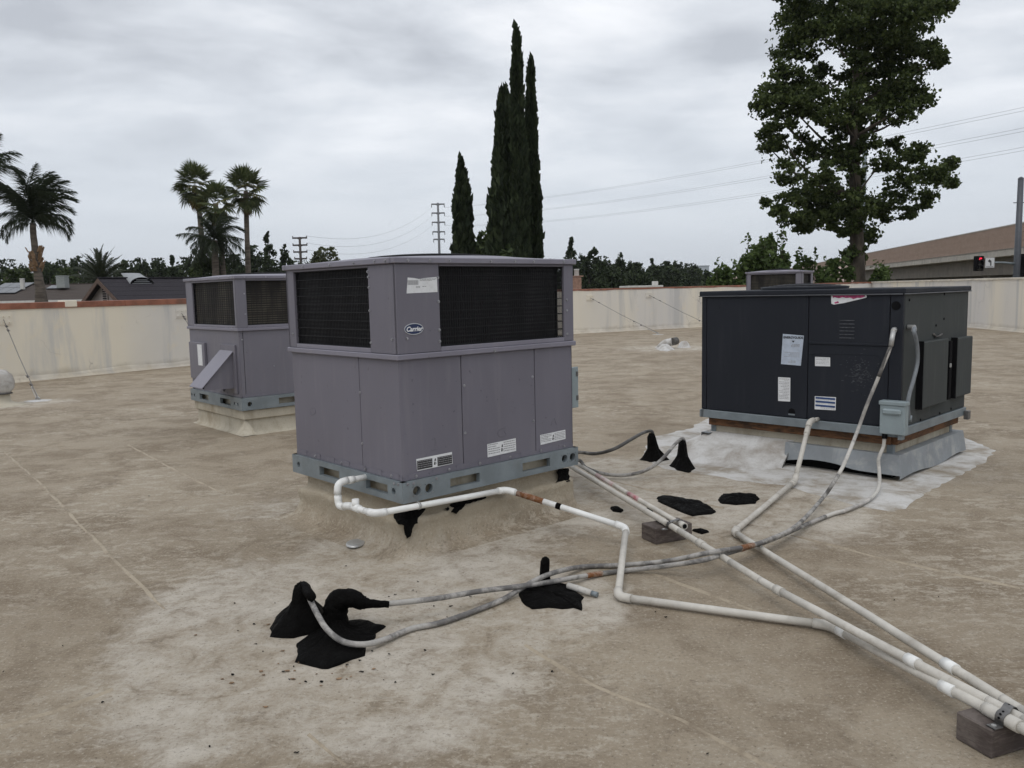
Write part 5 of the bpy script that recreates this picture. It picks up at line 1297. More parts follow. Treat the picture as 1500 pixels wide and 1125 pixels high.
# ------------------------------------------------------------------ trees
LF = {}
LF['syc'] = mat_leaf('sycamore_leaves', (.026, .044, .013), (.125, .16, .05), .6, .38)
LF['cyp'] = mat_leaf('cypress_foliage', (.014, .023, .011), (.045, .06, .026), .8, .1)
LF['dark'] = mat_leaf('dark_foliage', (.018, .029, .014), (.055, .074, .032), .8, .12)
LF['mid'] = mat_leaf('mid_green_foliage', (.032, .05, .018), (.09, .118, .043), .75, .2)
LF['olive'] = mat_leaf('olive_foliage', (.055, .065, .026), (.12, .13, .055), .7, .25)
LF['shrub'] = mat_leaf('fresh_shrub_leaves', (.045, .075, .022), (.12, .17, .05), .6, .35)
LF['fan'] = mat_leaf('fan_palm_leaf', (.05, .07, .025), (.13, .145, .06), .6, .2)
LF['fandry'] = mat_leaf('dry_palm_leaf', (.14, .085, .04), (.24, .16, .085), .8, .15)
LF['queen'] = mat_leaf('feather_palm_leaf', (.020, .030, .015), (.05, .062, .03), .5, .2)
LF['flower'] = simple('pale_blossom', (.62, .50, .45), .8, 0, .2, 20)
BK = {'syc': mat_bark('pale_brown_bark', (.05, .042, .034), (.115, .096, .075), 3.0), 'dark': mat_bark('dark_bark', (.05, .042, .035), (.10, .085, .07), 4.0),
      'palm': mat_bark('ringed_palm_bark', (.085, .07, .058), (.165, .14, .115), 1.2, True), 'boot': mat_bark('pruned_palm_bark', (.20, .12, .065), (.36, .24, .15), 5.0)}
def rand_unit(n):
    v = RNG.normal(size=(n, 3)); return v/np.linalg.norm(v, axis=1, keepdims=True)
def leaves(C, size, up=None, long=1.0, fold=.25, jitter=.35):
    """folded pointed leaves at C: 4 verts, 2 triangles each"""
    n = len(C); A = rand_unit(n)
    if up is not None: A = A*jitter+up; A /= np.linalg.norm(A, axis=1, keepdims=True)
    B = np.cross(A, rand_unit(n)); B /= np.linalg.norm(B, axis=1, keepdims=True)+1e-9; N = np.cross(A, B)
    s_ = size*RNG.uniform(.6, 1.35, size=(n, 1))
    V = np.empty((n, 4, 3)); V[:, 0] = C-A*s_*.5*long; V[:, 1] = C+B*s_*.42+N*s_*fold-A*s_*.05; V[:, 2] = C+A*s_*.55*long; V[:, 3] = C-B*s_*.42+N*s_*fold-A*s_*.05
    I = np.arange(n)[:, None]*4
    F = np.concatenate([I+np.array([[0, 1, 2]]), I+np.array([[0, 2, 3]])], 0)
    return V.reshape(-1, 3), F
def crown_obj(C, size, mat, parent, up=None, long=1.0, name='crown', jitter=.35):
    V, F = leaves(np.asarray(C), size, up, long, jitter=jitter)
    return inst(np_mesh(name, V, F, mat), name, parent)
def in_blob(n, c, r, squash=1.0, power=2.2):
    d = rand_unit(n); k = RNG.uniform(size=(n, 1))**(1/power)
    return np.array(c)+d*k*np.array([r[0], r[1], r[2]*squash])
def relmat(t): return np.array(t.location)
# ---- big sycamore
DS = 38.0
def zs(x, y): return (1050+x/2.678, y/2.678)
bp = [(350, 60, 100), (480, 40, 80), (620, 60, 110), (760, 50, 100), (850, 35, 60), (905, 15, 30), (300, 170, 85), (400, 130, 70), (560, 140, 95), (700, 180, 115), (800, 220, 75), (865, 235, 32), (285, 300, 85), (225, 385, 70), (175, 430, 40), (400, 320, 70),
      (560, 320, 75), (690, 330, 105), (800, 385, 55), (300, 430, 75), (420, 410, 70), (540, 430, 75), (660, 430, 75), (740, 445, 50), (245, 520, 65), (215, 590, 50), (350, 580, 60), (460, 590, 65), (280, 680, 55), (410, 690, 70), (530, 640, 55), (645, 640, 40),
      (740, 640, 60), (700, 570, 35), (800, 590, 40), (830, 680, 60), (890, 690, 45), (930, 720, 22), (915, 640, 28), (700, 745, 60), (810, 775, 50), (350, 780, 80), (235, 800, 45), (190, 790, 20), (450, 800, 80), (560, 790, 60), (650, 800, 50), (745, 830, 35), (335, 880, 45), (430, 860, 45), (560, 880, 45), (610, 920, 32), (530, 990, 34), (520, 1040, 36),
      (360, -60, 110), (520, -80, 110), (680, -60, 130), (820, -50, 70), (520, -220, 150), (640, -200, 130), (560, 500, 50), (480, 490, 45), (600, 560, 40), (360, 370, 60), (640, 250, 70), (500, 900, 30), (545, 700, 35), (300, 830, 60), (390, 850, 60), (480, 850, 55), (640, 850, 45), (430, 780, 60), (550, 600, 30), (540, 760, 40), (545, 850, 30), (560, 960, 30), (545, 350, 40), (550, 250, 45), (545, 450, 40), (560, 1010, 26), (530, 1060, 30)]
base = D(*zs(552, 1060), DS); base.z = GZ
syc = thing('sycamore_tree', 'large broad leaved tree with open leafy crown and stout trunk at right', 'tree', base)
px = DS/CF/2.678
def rel(u, v, dy=0.0):
    p = D(u, v, DS+dy); return np.array(p-base)
ctrs = []; allC = []; rs = random.Random(2)
for (x, y, r) in bp:
    dy = rs.uniform(-2.0, 2.0)*(1 if r > 40 else .6)
    c = rel(*zs(x, y), dy); rr = r*px; ctrs.append((c, rr))
    # each mass is a handful of smaller tufts, so its edge is ragged
    nt_ = max(11, int(r/4.2))
    for _ in range(nt_):
        tc = in_blob(1, c, (rr*.95, rr*1.15, rr*.92), 1, 2.6)[0]; tr_ = rr*RNG.uniform(.15, .36)+.08
        allC.append(in_blob(int(12+300*tr_**1.6), tc, (tr_*1.25, tr_*1.25, tr_*.75), 1, 1.8))
    m_ = int(20+r*.9); dd = rand_unit(m_); dd[:, 2] *= .8
    allC.append(c+dd*rr*RNG.uniform(.85, 1.32, size=(m_, 1)))
C_ = np.concatenate(allC)
crown_obj(C_, .165, LF['syc'], syc)
tk = MB()
tpts = [np.array([0, 0, 0]), np.array([0, 0, -GZ+1.2])] + [rel(*zs(x, y)) for x, y in ((553, 1000), (547, 900), (545, 780), (540, 640), (538, 540), (535, 420), (545, 300), (560, 150), (560, -40))]
tk.tube([Vector(p) for p in tpts], [.46, .36, .31, .30, .27, .22, .18, .14, .11, .07, .03], 14, wob=.06).build('trunk', BK['syc'], syc)
tl = [np.array(p) for p in tpts[2:]]
for k_, (c, r) in enumerate(ctrs):
    if r < .35 or rs.random() < .25 or bp[k_][1] > 770: continue
    cand = [p for p in tl if p[2] < c[2]-.2] or [tl[0]]
    s0 = min(cand, key=lambda p: np.linalg.norm(p-c)+abs((c[2]-p[2])-np.linalg.norm((p-c)[:2])*.8)*.6)
    L = np.linalg.norm(c-s0); r0 = min(.085, .02+L*.018)
    if s0[2] <= tl[1][2]+.01: continue
    mid_ = (s0+c)/2+np.array([rs.uniform(-.15, .15)*L, rs.uniform(-.15, .15)*L, -.04*L])
    MB().tube(spline([Vector(s0), Vector(mid_), Vector(c)], 4), [r0*(1-i/9) + .012 for i in range(9)], 7).build('branch', BK['syc'], syc)
# ---- cypresses
def cypress(label, u, vt, D_, pts, n=5200, group='tall narrow cypress trees'):
    """pts: (v, left u, right u) silhouette"""
    b = D(u, 430, D_); b.z = GZ
    t = thing('cypress_tree', label, 'cypress', b, 0, group)
    vs_ = [p[0] for p in pts]
    H0 = GZ; zt = D(u, vt, D_).z
    zs_ = np.array([D(u, v, D_).z for v, _, _ in pts])-b.z; xl = np.array([D(a, v, D_).x for v, a, _ in pts])-b.x; xr = np.array([D(c, v, D_).x for v, _, c in pts])-b.x
    o = np.argsort(zs_); zs_, xl, xr = zs_[o], xl[o], xr[o]
    wmax = (xr-xl).max()
    z = RNG.uniform(0, 1, n*3)*zs_[-1]; L = np.interp(z, zs_, xl); R = np.interp(z, zs_, xr); keep = RNG.uniform(size=n*3) < ((R-L)/wmax*.85+.12); z, L, R = z[keep][:n], L[keep][:n], R[keep][:n]
    m = (L+R)/2; h = (R-L)/2; an = RNG.uniform(0, 2*PI, len(z)); k = RNG.uniform(.55, 1.02, len(z))
    lump = 1+.10*np.sin(z*3.1+an*2)+.07*np.sin(z*7.3+an*3+1)
    Cc = np.stack([m+np.cos(an)*h*k*lump, np.sin(an)*h*k*lump, z], 1)
    up = np.stack([np.cos(an)*.28, np.sin(an)*.28, np.ones(len(z))], 1)
    crown_obj(Cc, .30, LF['cyp'], t, up, 1.5, 'crown', .38)
    sp_ = np.stack([np.interp(np.linspace(.8, 1.0, 40)*zs_[-1], zs_, (xl+xr)/2)+RNG.normal(size=40)*.03, RNG.normal(size=40)*.03, np.linspace(.8, 1.012, 40)*zs_[-1]], 1)
    V, F = leaves(sp_, .28, np.array([[0, 0, 1.]]*40), 1.5, jitter=.25); inst(np_mesh('spire', V, F, LF['cyp']), 'spire', t)
    inner = []
    for i in range(len(zs_)): inner.append((zs_[i], (xl[i]+xr[i])/2, max(.02, (xr[i]-xl[i])/2*.62)))
    MB().tube([(0, 0, 0), (0, 0, zs_[-1]*.5)]+[(inner[-1][1], 0, zs_[-1]*.98)], [.2, .12, .015], 8).build('trunk', BK['dark'], t)
    core = MB().tube([(x, 0, z_) for z_, x, _ in inner], [r for _, _, r in inner], 9, wob=.1).build('inner_foliage', LF['cyp'], t)
def zc4(x, y): return (600+x/2.812, y/2.812)
def cp(L): return [(zc4(0, y)[1], zc4(a, y)[0], zc4(b, y)[0]) for y, a, b in L]+[(460, zc4(L[-1][1], 0)[0], zc4(L[-1][2], 0)[0]), (530, zc4(L[-1][1]+14, 0)[0], zc4(L[-1][2]-14, 0)[0])]
cypress('short cypress standing alone left of the taller cypress cluster', 679, 232, 39, cp([(655, 208, 214), (700, 202, 222), (760, 194, 240), (820, 187, 247), (900, 183, 254), (980, 181, 260), (1040, 181, 263)]), 4200)
cypress('broad leftmost cypress of the tall cluster, shorter than its neighbours', 734, 130, 38, cp([(370, 378, 384), (420, 368, 396), (500, 361, 410), (600, 352, 420), (700, 346, 436), (780, 336, 446), (880, 326, 452), (960, 326, 455), (1050, 328, 458)]), 6000)
cypress('slim cypress spire close behind the broad leftmost cypress of the cluster', 742, 130, 40.5, cp([(368, 395, 399), (420, 390, 405), (500, 386, 412), (600, 384, 420), (800, 380, 430), (1050, 380, 436)]), 3000)
cypress('tallest cypress in the middle of the cluster', 760, 47, 37, cp([(125, 439, 445), (160, 433, 449), (220, 430, 455), (290, 423, 460), (340, 424, 458), (420, 421, 464), (520, 419, 467), (600, 424, 476), (700, 430, 484), (800, 428, 488), (920, 426, 492), (1050, 424, 494)]), 6400)
cypress('slender rightmost cypress of the tall cluster', 780, 90, 39, cp([(250, 496, 502), (300, 491, 507), (370, 486, 510), (440, 484, 516), (520, 482, 519), (600, 481, 521), (700, 484, 526), (800, 484, 534), (920, 486, 540), (1050, 488, 543)]), 5200)
# ---- palms
def frond_fan(nseg, spread, Lp, Lb, droop, mat, name):
    """palmate leaf along +x from the origin: stalk then blade of separate pointed fingers"""
    V = []; F = []
    def tri(a, b, c): o = len(V); V.extend([a, b, c]); F.append((o, o+1, o+2))
    w = .018
    for (x0, x1) in ((0, Lp*.5), (Lp*.5, Lp)):
        o = len(V); V.extend([(x0, -w, 0), (x0, w, 0), (x1, w*.7, 0), (x1, -w*.7, 0)]); F.extend([(o, o+1, o+2), (o, o+2, o+3)])
    for i in range(nseg):
        a = (i/(nseg-1)-.5)*spread; l = Lb*(1-.22*abs(a)/(spread/2))*random.uniform(.9, 1.06); hw = Lb*.055
        dx, dy = math.cos(a), math.sin(a); px_, py_ = -dy, dx
        def pt(s, side, z): return (Lp+dx*l*s+px_*hw*side, dy*l*s+py_*hw*side, z)
        z1 = -.02*Lb+.04*Lb*(i % 2); z2 = -droop*l*.25; z3 = -droop*l*(.8+random.uniform(-.2, .3))
        o = len(V); V.extend([(Lp, 0, 0), pt(.55, 1, z2+z1), pt(.55, -1, z2-z1), pt(.95, 0, z3)]); F.extend([(o, o+1, o+2), (o+1, o+3, o+2)])
    return np_mesh(name, np.array(V, float), np.array(F), mat)
def frond_feather(L, n, ll, arch, droop, mat, name, width=1.0):
    """feather leaf along +x, arching over, leaflets hanging on both sides"""
    V = []; F = []; P = []
    for i in range(n+1):
        s = i/n; an = R_(20)-arch*s**1.3
        P.append((P[-1][0]+L/n*math.cos(an), 0, P[-1][2]+L/n*math.sin(an)) if P else (0, 0, 0))
    for i in range(n):
        a, b = P[i], P[i+1]; w = .03*(1-i/n)+.006; o = len(V); V.extend([(a[0], -w, a[2]), (a[0], w, a[2]), (b[0], w*.9, b[2]), (b[0], -w*.9, b[2])]); F.extend([(o, o+1, o+2), (o, o+2, o+3)])
    for i in range(int(n*.10), n):
        for side in (-1, 1):
            for q in range(3):
                a = P[i]; b = P[min(i+1, n)]; f = q/3+random.uniform(-.12, .12); c = [a[k]+(b[k]-a[k])*f for k in range(3)]
                s = i/n; l = ll*(math.sin(PI*min(1, s*.88+.14))**.6)*random.uniform(.75, 1.1); fw = random.uniform(.35, .75); dr = droop*random.uniform(.6, 1.4); lift = random.uniform(-.1, .25)
                w = .018*width; e1 = (c[0]+l*fw*.5, side*l*.42*(1-dr*.3), c[2]+l*(lift*.5-dr*.18)); e2 = (c[0]+l*fw*.9, side*l*.68*(1-dr*.45), c[2]+l*(lift*.3-dr*.75))
                o = len(V); V.extend([(c[0]-w, 0, c[2]), (c[0]+w, 0, c[2]), (e1[0]+w, e1[1], e1[2]), (e1[0]-w, e1[1], e1[2]), e2]); F.extend([(o, o+1, o+2), (o, o+2, o+3), (o+3, o+2, o+4)])
    return np_mesh(name, np.array(V, float), np.array(F), mat)
def put(src, parent, p, az, elv, roll=0.0, s=1.0, name='frond'):
    m = Matrix.Translation(p) @ Matrix.Rotation(az, 4, 'Z') @ Matrix.Rotation(-elv, 4, 'Y') @ Matrix.Rotation(roll, 4, 'X') @ Matrix.Scale(s, 4)
    return inst(src, name, parent, m)
FAN = [frond_fan(17, R_(215), .82, 1.0, dr, LF['fan'], 'frond') for dr in (.10, .25, .45)]
FANY = [frond_fan(17, R_(215), .72, 1.12, dr, mat_leaf('yellowing_palm_leaf', (.10, .105, .03), (.17, .15, .06), .7, .2), 'frond') for dr in (.2, .4)]
FAND = [frond_fan(11, R_(130), .6, .8, .5, LF['fandry'], 'dry_frond')]
def fan_palm(label, trunk_px, D_, r0, scale, seed):
    rr = random.Random(seed); P = [D(u, v, D_) for u, v in trunk_px]; b = P[0].copy(); b.z = GZ
    t = thing('fan_palm', label, 'palm tree', b, 0, 'tall fan palms beyond the left houses')
    pts = [Vector((0, 0, 0))]+[p-b for p in P]; pts = spline(pts, 5); n = len(pts)
    MB().tube(pts, [r0*(1.15-.4*i/n)*(1+.05*math.sin(i*2.3)) for i in range(n)], 12, wob=.05).build('trunk', BK['palm'], t)
    top = pts[-1]
    for i in range(40):
        az_ = i*2.399+rr.uniform(-.4, .4); e_ = R_(84)-R_(135)*(i/39)**.85+rr.uniform(-.15, .15)
        src = FAN[0 if i < 16 else 1 if i < 32 else 2]
        if 14 < i < 40 and rr.random() < .22: src = FANY[rr.randint(0, 1)]
        put(src, t, top+Vector((0, 0, .25-.5*i/39)), az_, e_, rr.uniform(-.5, .5), scale*rr.uniform(.85, 1.1))
    for i in range(22):
        put(FAND[0], t, top-Vector((0, 0, .15+.7*scale*rr.random())), i*2.399, R_(-62)-rr.uniform(0, .35), rr.uniform(-.4, .4), scale*rr.uniform(.6, .95), 'dry_frond')
    return t
fan_palm('leftmost of the three tall fan palms, leaning slightly', [(300, 440), (293, 320), (285, 272)], 60, .20, 1.0, 1)
fan_palm('middle and lowest of the three tall fan palms', [(330, 440), (322, 340), (315, 298)], 57, .20, .88, 2)
fan_palm('rightmost of the three tall fan palms, standing apart on a straight trunk', [(365, 440), (362, 350), (360, 280)], 60, .20, 1.02, 3)
# lower skirt of the middle palm
QF = [frond_feather(2.9, 24, .85, a, dr, LF['queen'], 'frond') for a, dr in ((R_(50), 1.15), (R_(80), 1.3), (R_(115), 1.4))]
def feather_palm(label, trunk_px, D_, radii, fronds, scale, boot=None, trunk=True, group='feather palms'):
    P = [D(u, v, D_) for u, v in trunk_px]; b = P[0].copy(); b.z = GZ
    t = thing('feather_palm', label, 'palm tree', b, 0, group); pts = [Vector((0, 0, 0))]+[p-b for p in P]; pts = spline(pts, 6); n = len(pts)
    zs_ = [p.z for p in pts]; 
    rads = [float(np.interp(p.z, list(np.linspace(0, pts[-1].z, len(radii))), list(radii))) for p in pts]
    MB().tube(pts, rads, 14, wob=.04).build('trunk', BK['palm'], t)
    if boot:
        f = random.Random(9)
        for _ in range(34):
            z = f.uniform(*boot); k = min(range(n), key=lambda i: abs(pts[i].z-z)); an = f.uniform(0, 2*PI); c = Vector((pts[k].x, pts[k].y, z)); d_ = Vector((math.cos(an), math.sin(an), .0)); r_ = rads[k]
            MB().prism([c+d_*r_*.8-Vector((-d_.y, d_.x, 0))*.10, c+d_*r_*.8+Vector((-d_.y, d_.x, 0))*.10, c+d_*(r_*1.25)+Vector((-d_.y, d_.x, 0))*.06+Vector((0, 0, .28)), c+d_*(r_*1.25)-Vector((-d_.y, d_.x, 0))*.06+Vector((0, 0, .28))], d_*.05).build('leaf_base', BK['boot'], t)
    for (az_, e_, k, s_) in fronds: put(QF[k], t, pts[-1], R_(az_), R_(e_), random.uniform(-.3, .3), scale*s_)
    return t
fr = [(-5, 62, 1, 1.0), (8, 50, 1, .95), (-20, 70, 1, 1), (15, 75, 1, .95), (175, 58, 1, 1), (188, 66, 1, .95), (165, 74, 2, .85), (90, 80, 1, .95), (270, 82, 1, .95), (60, 76, 2, .9), (120, 74, 2, .9), (240, 72, 2, .85), (300, 74, 2, .9), (-30, 60, 2, .9), (30, 58, 2, .9), (150, 60, 2, .8), (210, 62, 2, .8), (0, 84, 0, 1.0), (200, 80, 0, .95), (-10, 40, 2, .85), (10, 28, 2, .7), (185, 36, 2, .65), (-15, 78, 1, 1), (-8, 14, 2, .85), (12, 2, 2, .7), (178, 8, 2, .75), (190, -10, 2, .6), (80, 25, 2, .7), (270, 18, 2, .75), (320, 20, 2, .8)]
feather_palm('feather palm with pruned tan trunk rising over the left parapet wall', [(61, 445), (57, 410), (53, 385), (51, 362), (49, 345), (48, 327)], 45, [.33, .30, .34, .33, .22, .17, .15], fr, 1.12, None)
pq = bpy.context.scene.objects['feather_palm']; z0_ = D(53, 398, 45).z-GZ; z1_ = D(51, 366, 45).z-GZ
f = random.Random(9); cx_ = D(53, 385, 45).x-pq.location.x; bx_ = MB()
for i in range(70):
    z = f.uniform(z0_, z1_); an = f.uniform(0, 2*PI); d_ = Vector((math.cos(an), math.sin(an), 0)); s_ = Vector((-d_.y, d_.x, 0)); cxx = float(np.interp(z, [z0_, z1_], [D(54, 398, 45).x, D(51, 366, 45).x]))-pq.location.x
    r_ = .30+.05*math.sin(z*9); c = Vector((cxx, 0, z)); w_ = f.uniform(.07, .12); h_2 = f.uniform(.18, .34); dr_ = d_*r_*.85; q_ = d_*(r_*1.22)
    bx_.prism([c+dr_-s_*w_, c+dr_+s_*w_, c+q_+s_*w_*.5+Vector((0, 0, h_2)), c+q_-s_*w_*.5+Vector((0, 0, h_2))], d_*.04)
o_ = bx_.build('leaf_base', BK['boot'], pq); o_['kind'] = 'stuff'
feather_palm('feather palm cut off by the left edge, only drooping frond tips showing', [(-48, 445), (-48, 330), (-46, 268)], 42, [.28, .25, .2, .15], [(a*24, 55-(a*7) % 95, a % 3, 1.0) for a in range(15)], 1.05)
feather_palm('low bushy feather palm around the feet of the tall fan palms', [(316, 442), (316, 400), (314, 352)], 56, [.3, .28, .24, .2], [(a*23.7, 72-(a*13) % 125, a % 3, .8+.25*((a*7) % 5)/5) for a in range(30)], .9)
DF = [frond_feather(2.9, 20, .45, R_(a), .25, mat_leaf('date_palm_leaf', (.026, .036, .018), (.062, .072, .036), .6, .2), 'frond', 1.3) for a in (38, 62)]
b = D(151, 442, 68); tz = D(151, 412, 68).z; b.z = GZ; dp = thing('date_palm', 'spiky low date palm behind the dark roofed house', 'palm tree', b)
MB().tube([(0, 0, 0), (0, 0, (tz-GZ)*.6), (0, 0, tz-GZ)], [.5, .42, .4], 12, wob=.06).build('trunk', BK['palm'], dp)
for i in range(48): put(DF[i % 2], dp, Vector((0, 0, tz-GZ)), i*2.399, R_(80)-R_(92)*(i/47), random.uniform(-.4, .4), random.uniform(.85, 1.08))
# ---- tree belt
SHP = {'round': [(0, 0, .62, .55, .5), (-.45, 0, .5, .4, .42), (.45, 0, .52, .4, .4), (0, 0, .3, .55, .3), (-.2, 0, .82, .32, .25), (.25, 0, .8, .3, .25)],
       'cone': [(0, 0, .15, .95, .2), (0.1, 0, .3, .9, .18), (-.1, 0, .42, .8, .16), (.1, 0, .54, .68, .15), (-.06, 0, .65, .56, .13), (.04, 0, .76, .42, .12), (0, 0, .86, .26, .1), (0, 0, .95, .1, .07)],
       'open': [(-.35, 0, .45, .4, .25), (.4, 0, .5, .38, .22), (0, 0, .7, .5, .2), (.12, 0, .87, .3, .12), (-.45, 0, .68, .3, .16), (.5, 0, .7, .28, .14), (-.2, 0, .82, .26, .12), (0, 0, .28, .7, .26)]}
def belt_tree(label, u, vt, hw, D_, shape, mat, n=1500, leaf=None, group='trees beyond the parapet', name='broadleaf_tree', cat='tree', low=None, wide=1.55):
    b = D(u, 440, D_); b.z = GZ; t = thing(name, label, cat, b, 0, group)
    top = D(u, vt, D_).z-GZ; hwm = hw*wide*D_/CF; z0 = (low if low is not None else .12*top)
    leaf = leaf or max(.32, 3.2*D_/CF); Cs = []
    sh = SHP[shape]; tot = sum(s[3]*s[4] for s in sh)
    for (x, _, z, rx, rz) in sh:
        rx *= RNG.uniform(.85, 1.12); z += RNG.uniform(-.03, .03); x += RNG.uniform(-.06, .06)
        c = np.array([x*hwm, RNG.uniform(-.3, .3)*hwm, z0+(top-z0)*z]); R3 = np.array([rx*hwm, rx*hwm, rz*(top-z0)])
        k = int(1.5*n*s_share(rx, rz, tot)); nt_ = max(7, int(k/18))
        for _ in range(nt_):
            tc = c+rand_unit(1)[0]*R3*RNG.uniform(.35, 1.0)**.5*.82
            Cs.append(in_blob(18, tc, R3*RNG.uniform(.18, .42)+leaf*.25, 1, 2.0))
    Cc = np.concatenate(Cs); Cc[:, 2] = np.clip(Cc[:, 2], .3, top+leaf*.4)
    crown_obj(Cc, leaf, mat, t, None if shape != 'cone' else None, 1.2)
    MB().tube([(0, 0, 0), (.05*hwm, 0, top*.45), (0, 0, top*.85)], [max(.12, hwm*.09), max(.08, hwm*.06), .04], 8).build('trunk', BK['dark'], t)
    return t
def s_share(rx, rz, tot): return rx*rz/tot
def belt(rows, group):
    for (u, vt, hw, D_, sh, m_, lab, *o) in rows: belt_tree(lab, u, vt, hw, D_, sh, LF[m_], o[0] if o else 1500, group=group, name='conifer_tree' if sh == 'cone' else 'broadleaf_tree', cat='tree')
GL = 'trees in the belt beyond the left wall'
belt([(12, 382, 36, 110, 'round', 'dark', 'dark round tree in the belt at the far left edge'), (75, 390, 26, 100, 'round', 'dark', 'dark tree in the belt just right of the tan feather palm trunk'),
      (118, 374, 24, 115, 'open', 'dark', 'dark open crowned tree behind the left side of the date palm'), (30, 398, 26, 70, 'round', 'mid', 'mid green bushy tree behind the house with solar panels'), (100, 396, 22, 80, 'round', 'mid', 'mid green tree between the solar house and the date palm'),
      (190, 384, 24, 110, 'round', 'dark', 'dark tree just right of the date palm'), (217, 378, 15, 105, 'open', 'dark', 'thin dark tree with open top above the dark roof'), (236, 380, 18, 112, 'round', 'dark', 'dark round tree above the roof vent of the dark house'),
      (255, 377, 9, 95, 'cone', 'dark', 'small pointed dark tree left of the fan palms'), (275, 380, 20, 100, 'round', 'dark', 'dark tree under the leftmost fan palm'), (345, 376, 22, 90, 'round', 'dark', 'dark tree between the middle and right fan palms'), (380, 362, 20, 100, 'round', 'dark', 'dark tree behind the straight trunk of the rightmost fan palm'),
      (398, 340, 15, 95, 'cone', 'dark', 'tall pointed dark tree right of the fan palms'), (421, 353, 14, 98, 'open', 'dark', 'open topped dark tree left of the wooden utility pole'), (440, 384, 20, 105, 'round', 'dark', 'low dark tree at the foot of the wooden utility pole')], GL)
belt_tree('light olive green tree with rounded top just right of the wooden utility pole', 480, 365, 26, 95, 'round', LF['olive'], 1700, group=GL)
belt_tree('tiny olive tuft beside the light olive tree', 466, 362, 9, 94, 'open', LF['olive'], 700, group=GL)
belt_tree('mid green leafy tree between the short cypress and the tall cluster', 707, 341, 16, 44, 'round', LF['mid'], 1300, .30, group='trees beyond the far wall')
belt_tree('green bush in front of the tall cypress cluster', 745, 365, 14, 35, 'round', LF['mid'], 900, .26, group='trees beyond the far wall', name='leafy_bush', cat='bush')
GR = 'trees beyond the far wall'
belt([(838, 347, 14, 92, 'cone', 'dark', 'tallest pointed dark tree right of the cypress cluster'), (862, 362, 22, 95, 'open', 'dark', 'broad dark tree beside the tallest pointed tree'), (880, 378, 24, 100, 'round', 'dark', 'dark round tree behind the peach chimney'),
      (908, 370, 18, 110, 'open', 'dark', 'dark tree with ragged top in the middle of the right belt'), (930, 388, 20, 125, 'round', 'dark', 'dark tree over the white flat roof'), (955, 381, 13, 135, 'cone', 'dark', 'pointed dark tree in the receding right belt'), (978, 385, 15, 150, 'round', 'dark', 'dark tree in the receding right belt left of the last ones'),
      (992, 384, 12, 165, 'round', 'dark', 'small dark tree near the end of the right belt'), (1010, 388, 14, 185, 'round', 'dark', 'faint small tree at the hazy end of the right belt'), (1022, 395, 10, 210, 'round', 'mid', 'faintest low tree at the end of the right belt'), (895, 392, 26, 90, 'round', 'dark', 'low dark tree filling the belt behind the wall'), (940, 398, 30, 95, 'round', 'dark', 'low wide dark tree behind the white flat roof')], GR)
# ---- shrubs near the right
GS = 'green shrubs beyond the far wall'
def shrub(lab, u, vt, hw, D_, n, fl=0, mat='shrub', low=2.5):
    t = belt_tree(lab, u, vt, hw, D_, 'open', LF[mat], n*2, .19, wide=1.35, group=GS, name='flowering_shrub' if fl else 'leafy_shrub', cat='shrub', low=low)
    top = D(u, vt, D_).z-GZ; hwm = hw*D_/CF
    sp_ = []
    for _ in range(18):     # long upright shoots
        x = random.uniform(-.8, .8)*hwm; h = top*random.uniform(.80, 1.06); k = np.linspace(top*.6, h, 22); yy = random.uniform(-.2, .2)
        sp_.append(np.stack([x+RNG.normal(size=22)*.07, yy+RNG.normal(size=22)*.07, k], 1)); MB().tube([(x, yy, top*.3), (x, yy, h)], [.02, .006], 5).build('stem', BK['dark'], t)
    crown_obj(np.concatenate(sp_), .2, LF[mat], t, None, 1.2, 'shoots')['kind'] = 'stuff'
    if fl:
        C = in_blob(fl, (0, -.3*hwm, top*.82), (hwm*.95, hwm*.6, top*.12)); crown_obj(C, .14, LF['flower'], t, None, 1.0, 'blossom')['kind'] = 'stuff'
shrub('tall bright green shrub left of the far grey unit', 1122, 345, 36, 36, 1500)
shrub('small green shrub at the right end of the tree belt', 1058, 388, 22, 37, 1000)
shrub('pale flowered shrub behind the far grey unit', 1180, 372, 22, 38, 900, 90)
shrub('bushy shrub at the foot of the large broad leaved tree', 1222, 374, 26, 37, 1400, 30)
shrub('low shrub right of the large tree trunk before the overpass', 1287, 392, 16, 37, 700)
shrub('low green shrub left of the far grey unit with white flecks', 1085, 386, 14, 36, 600, 24)
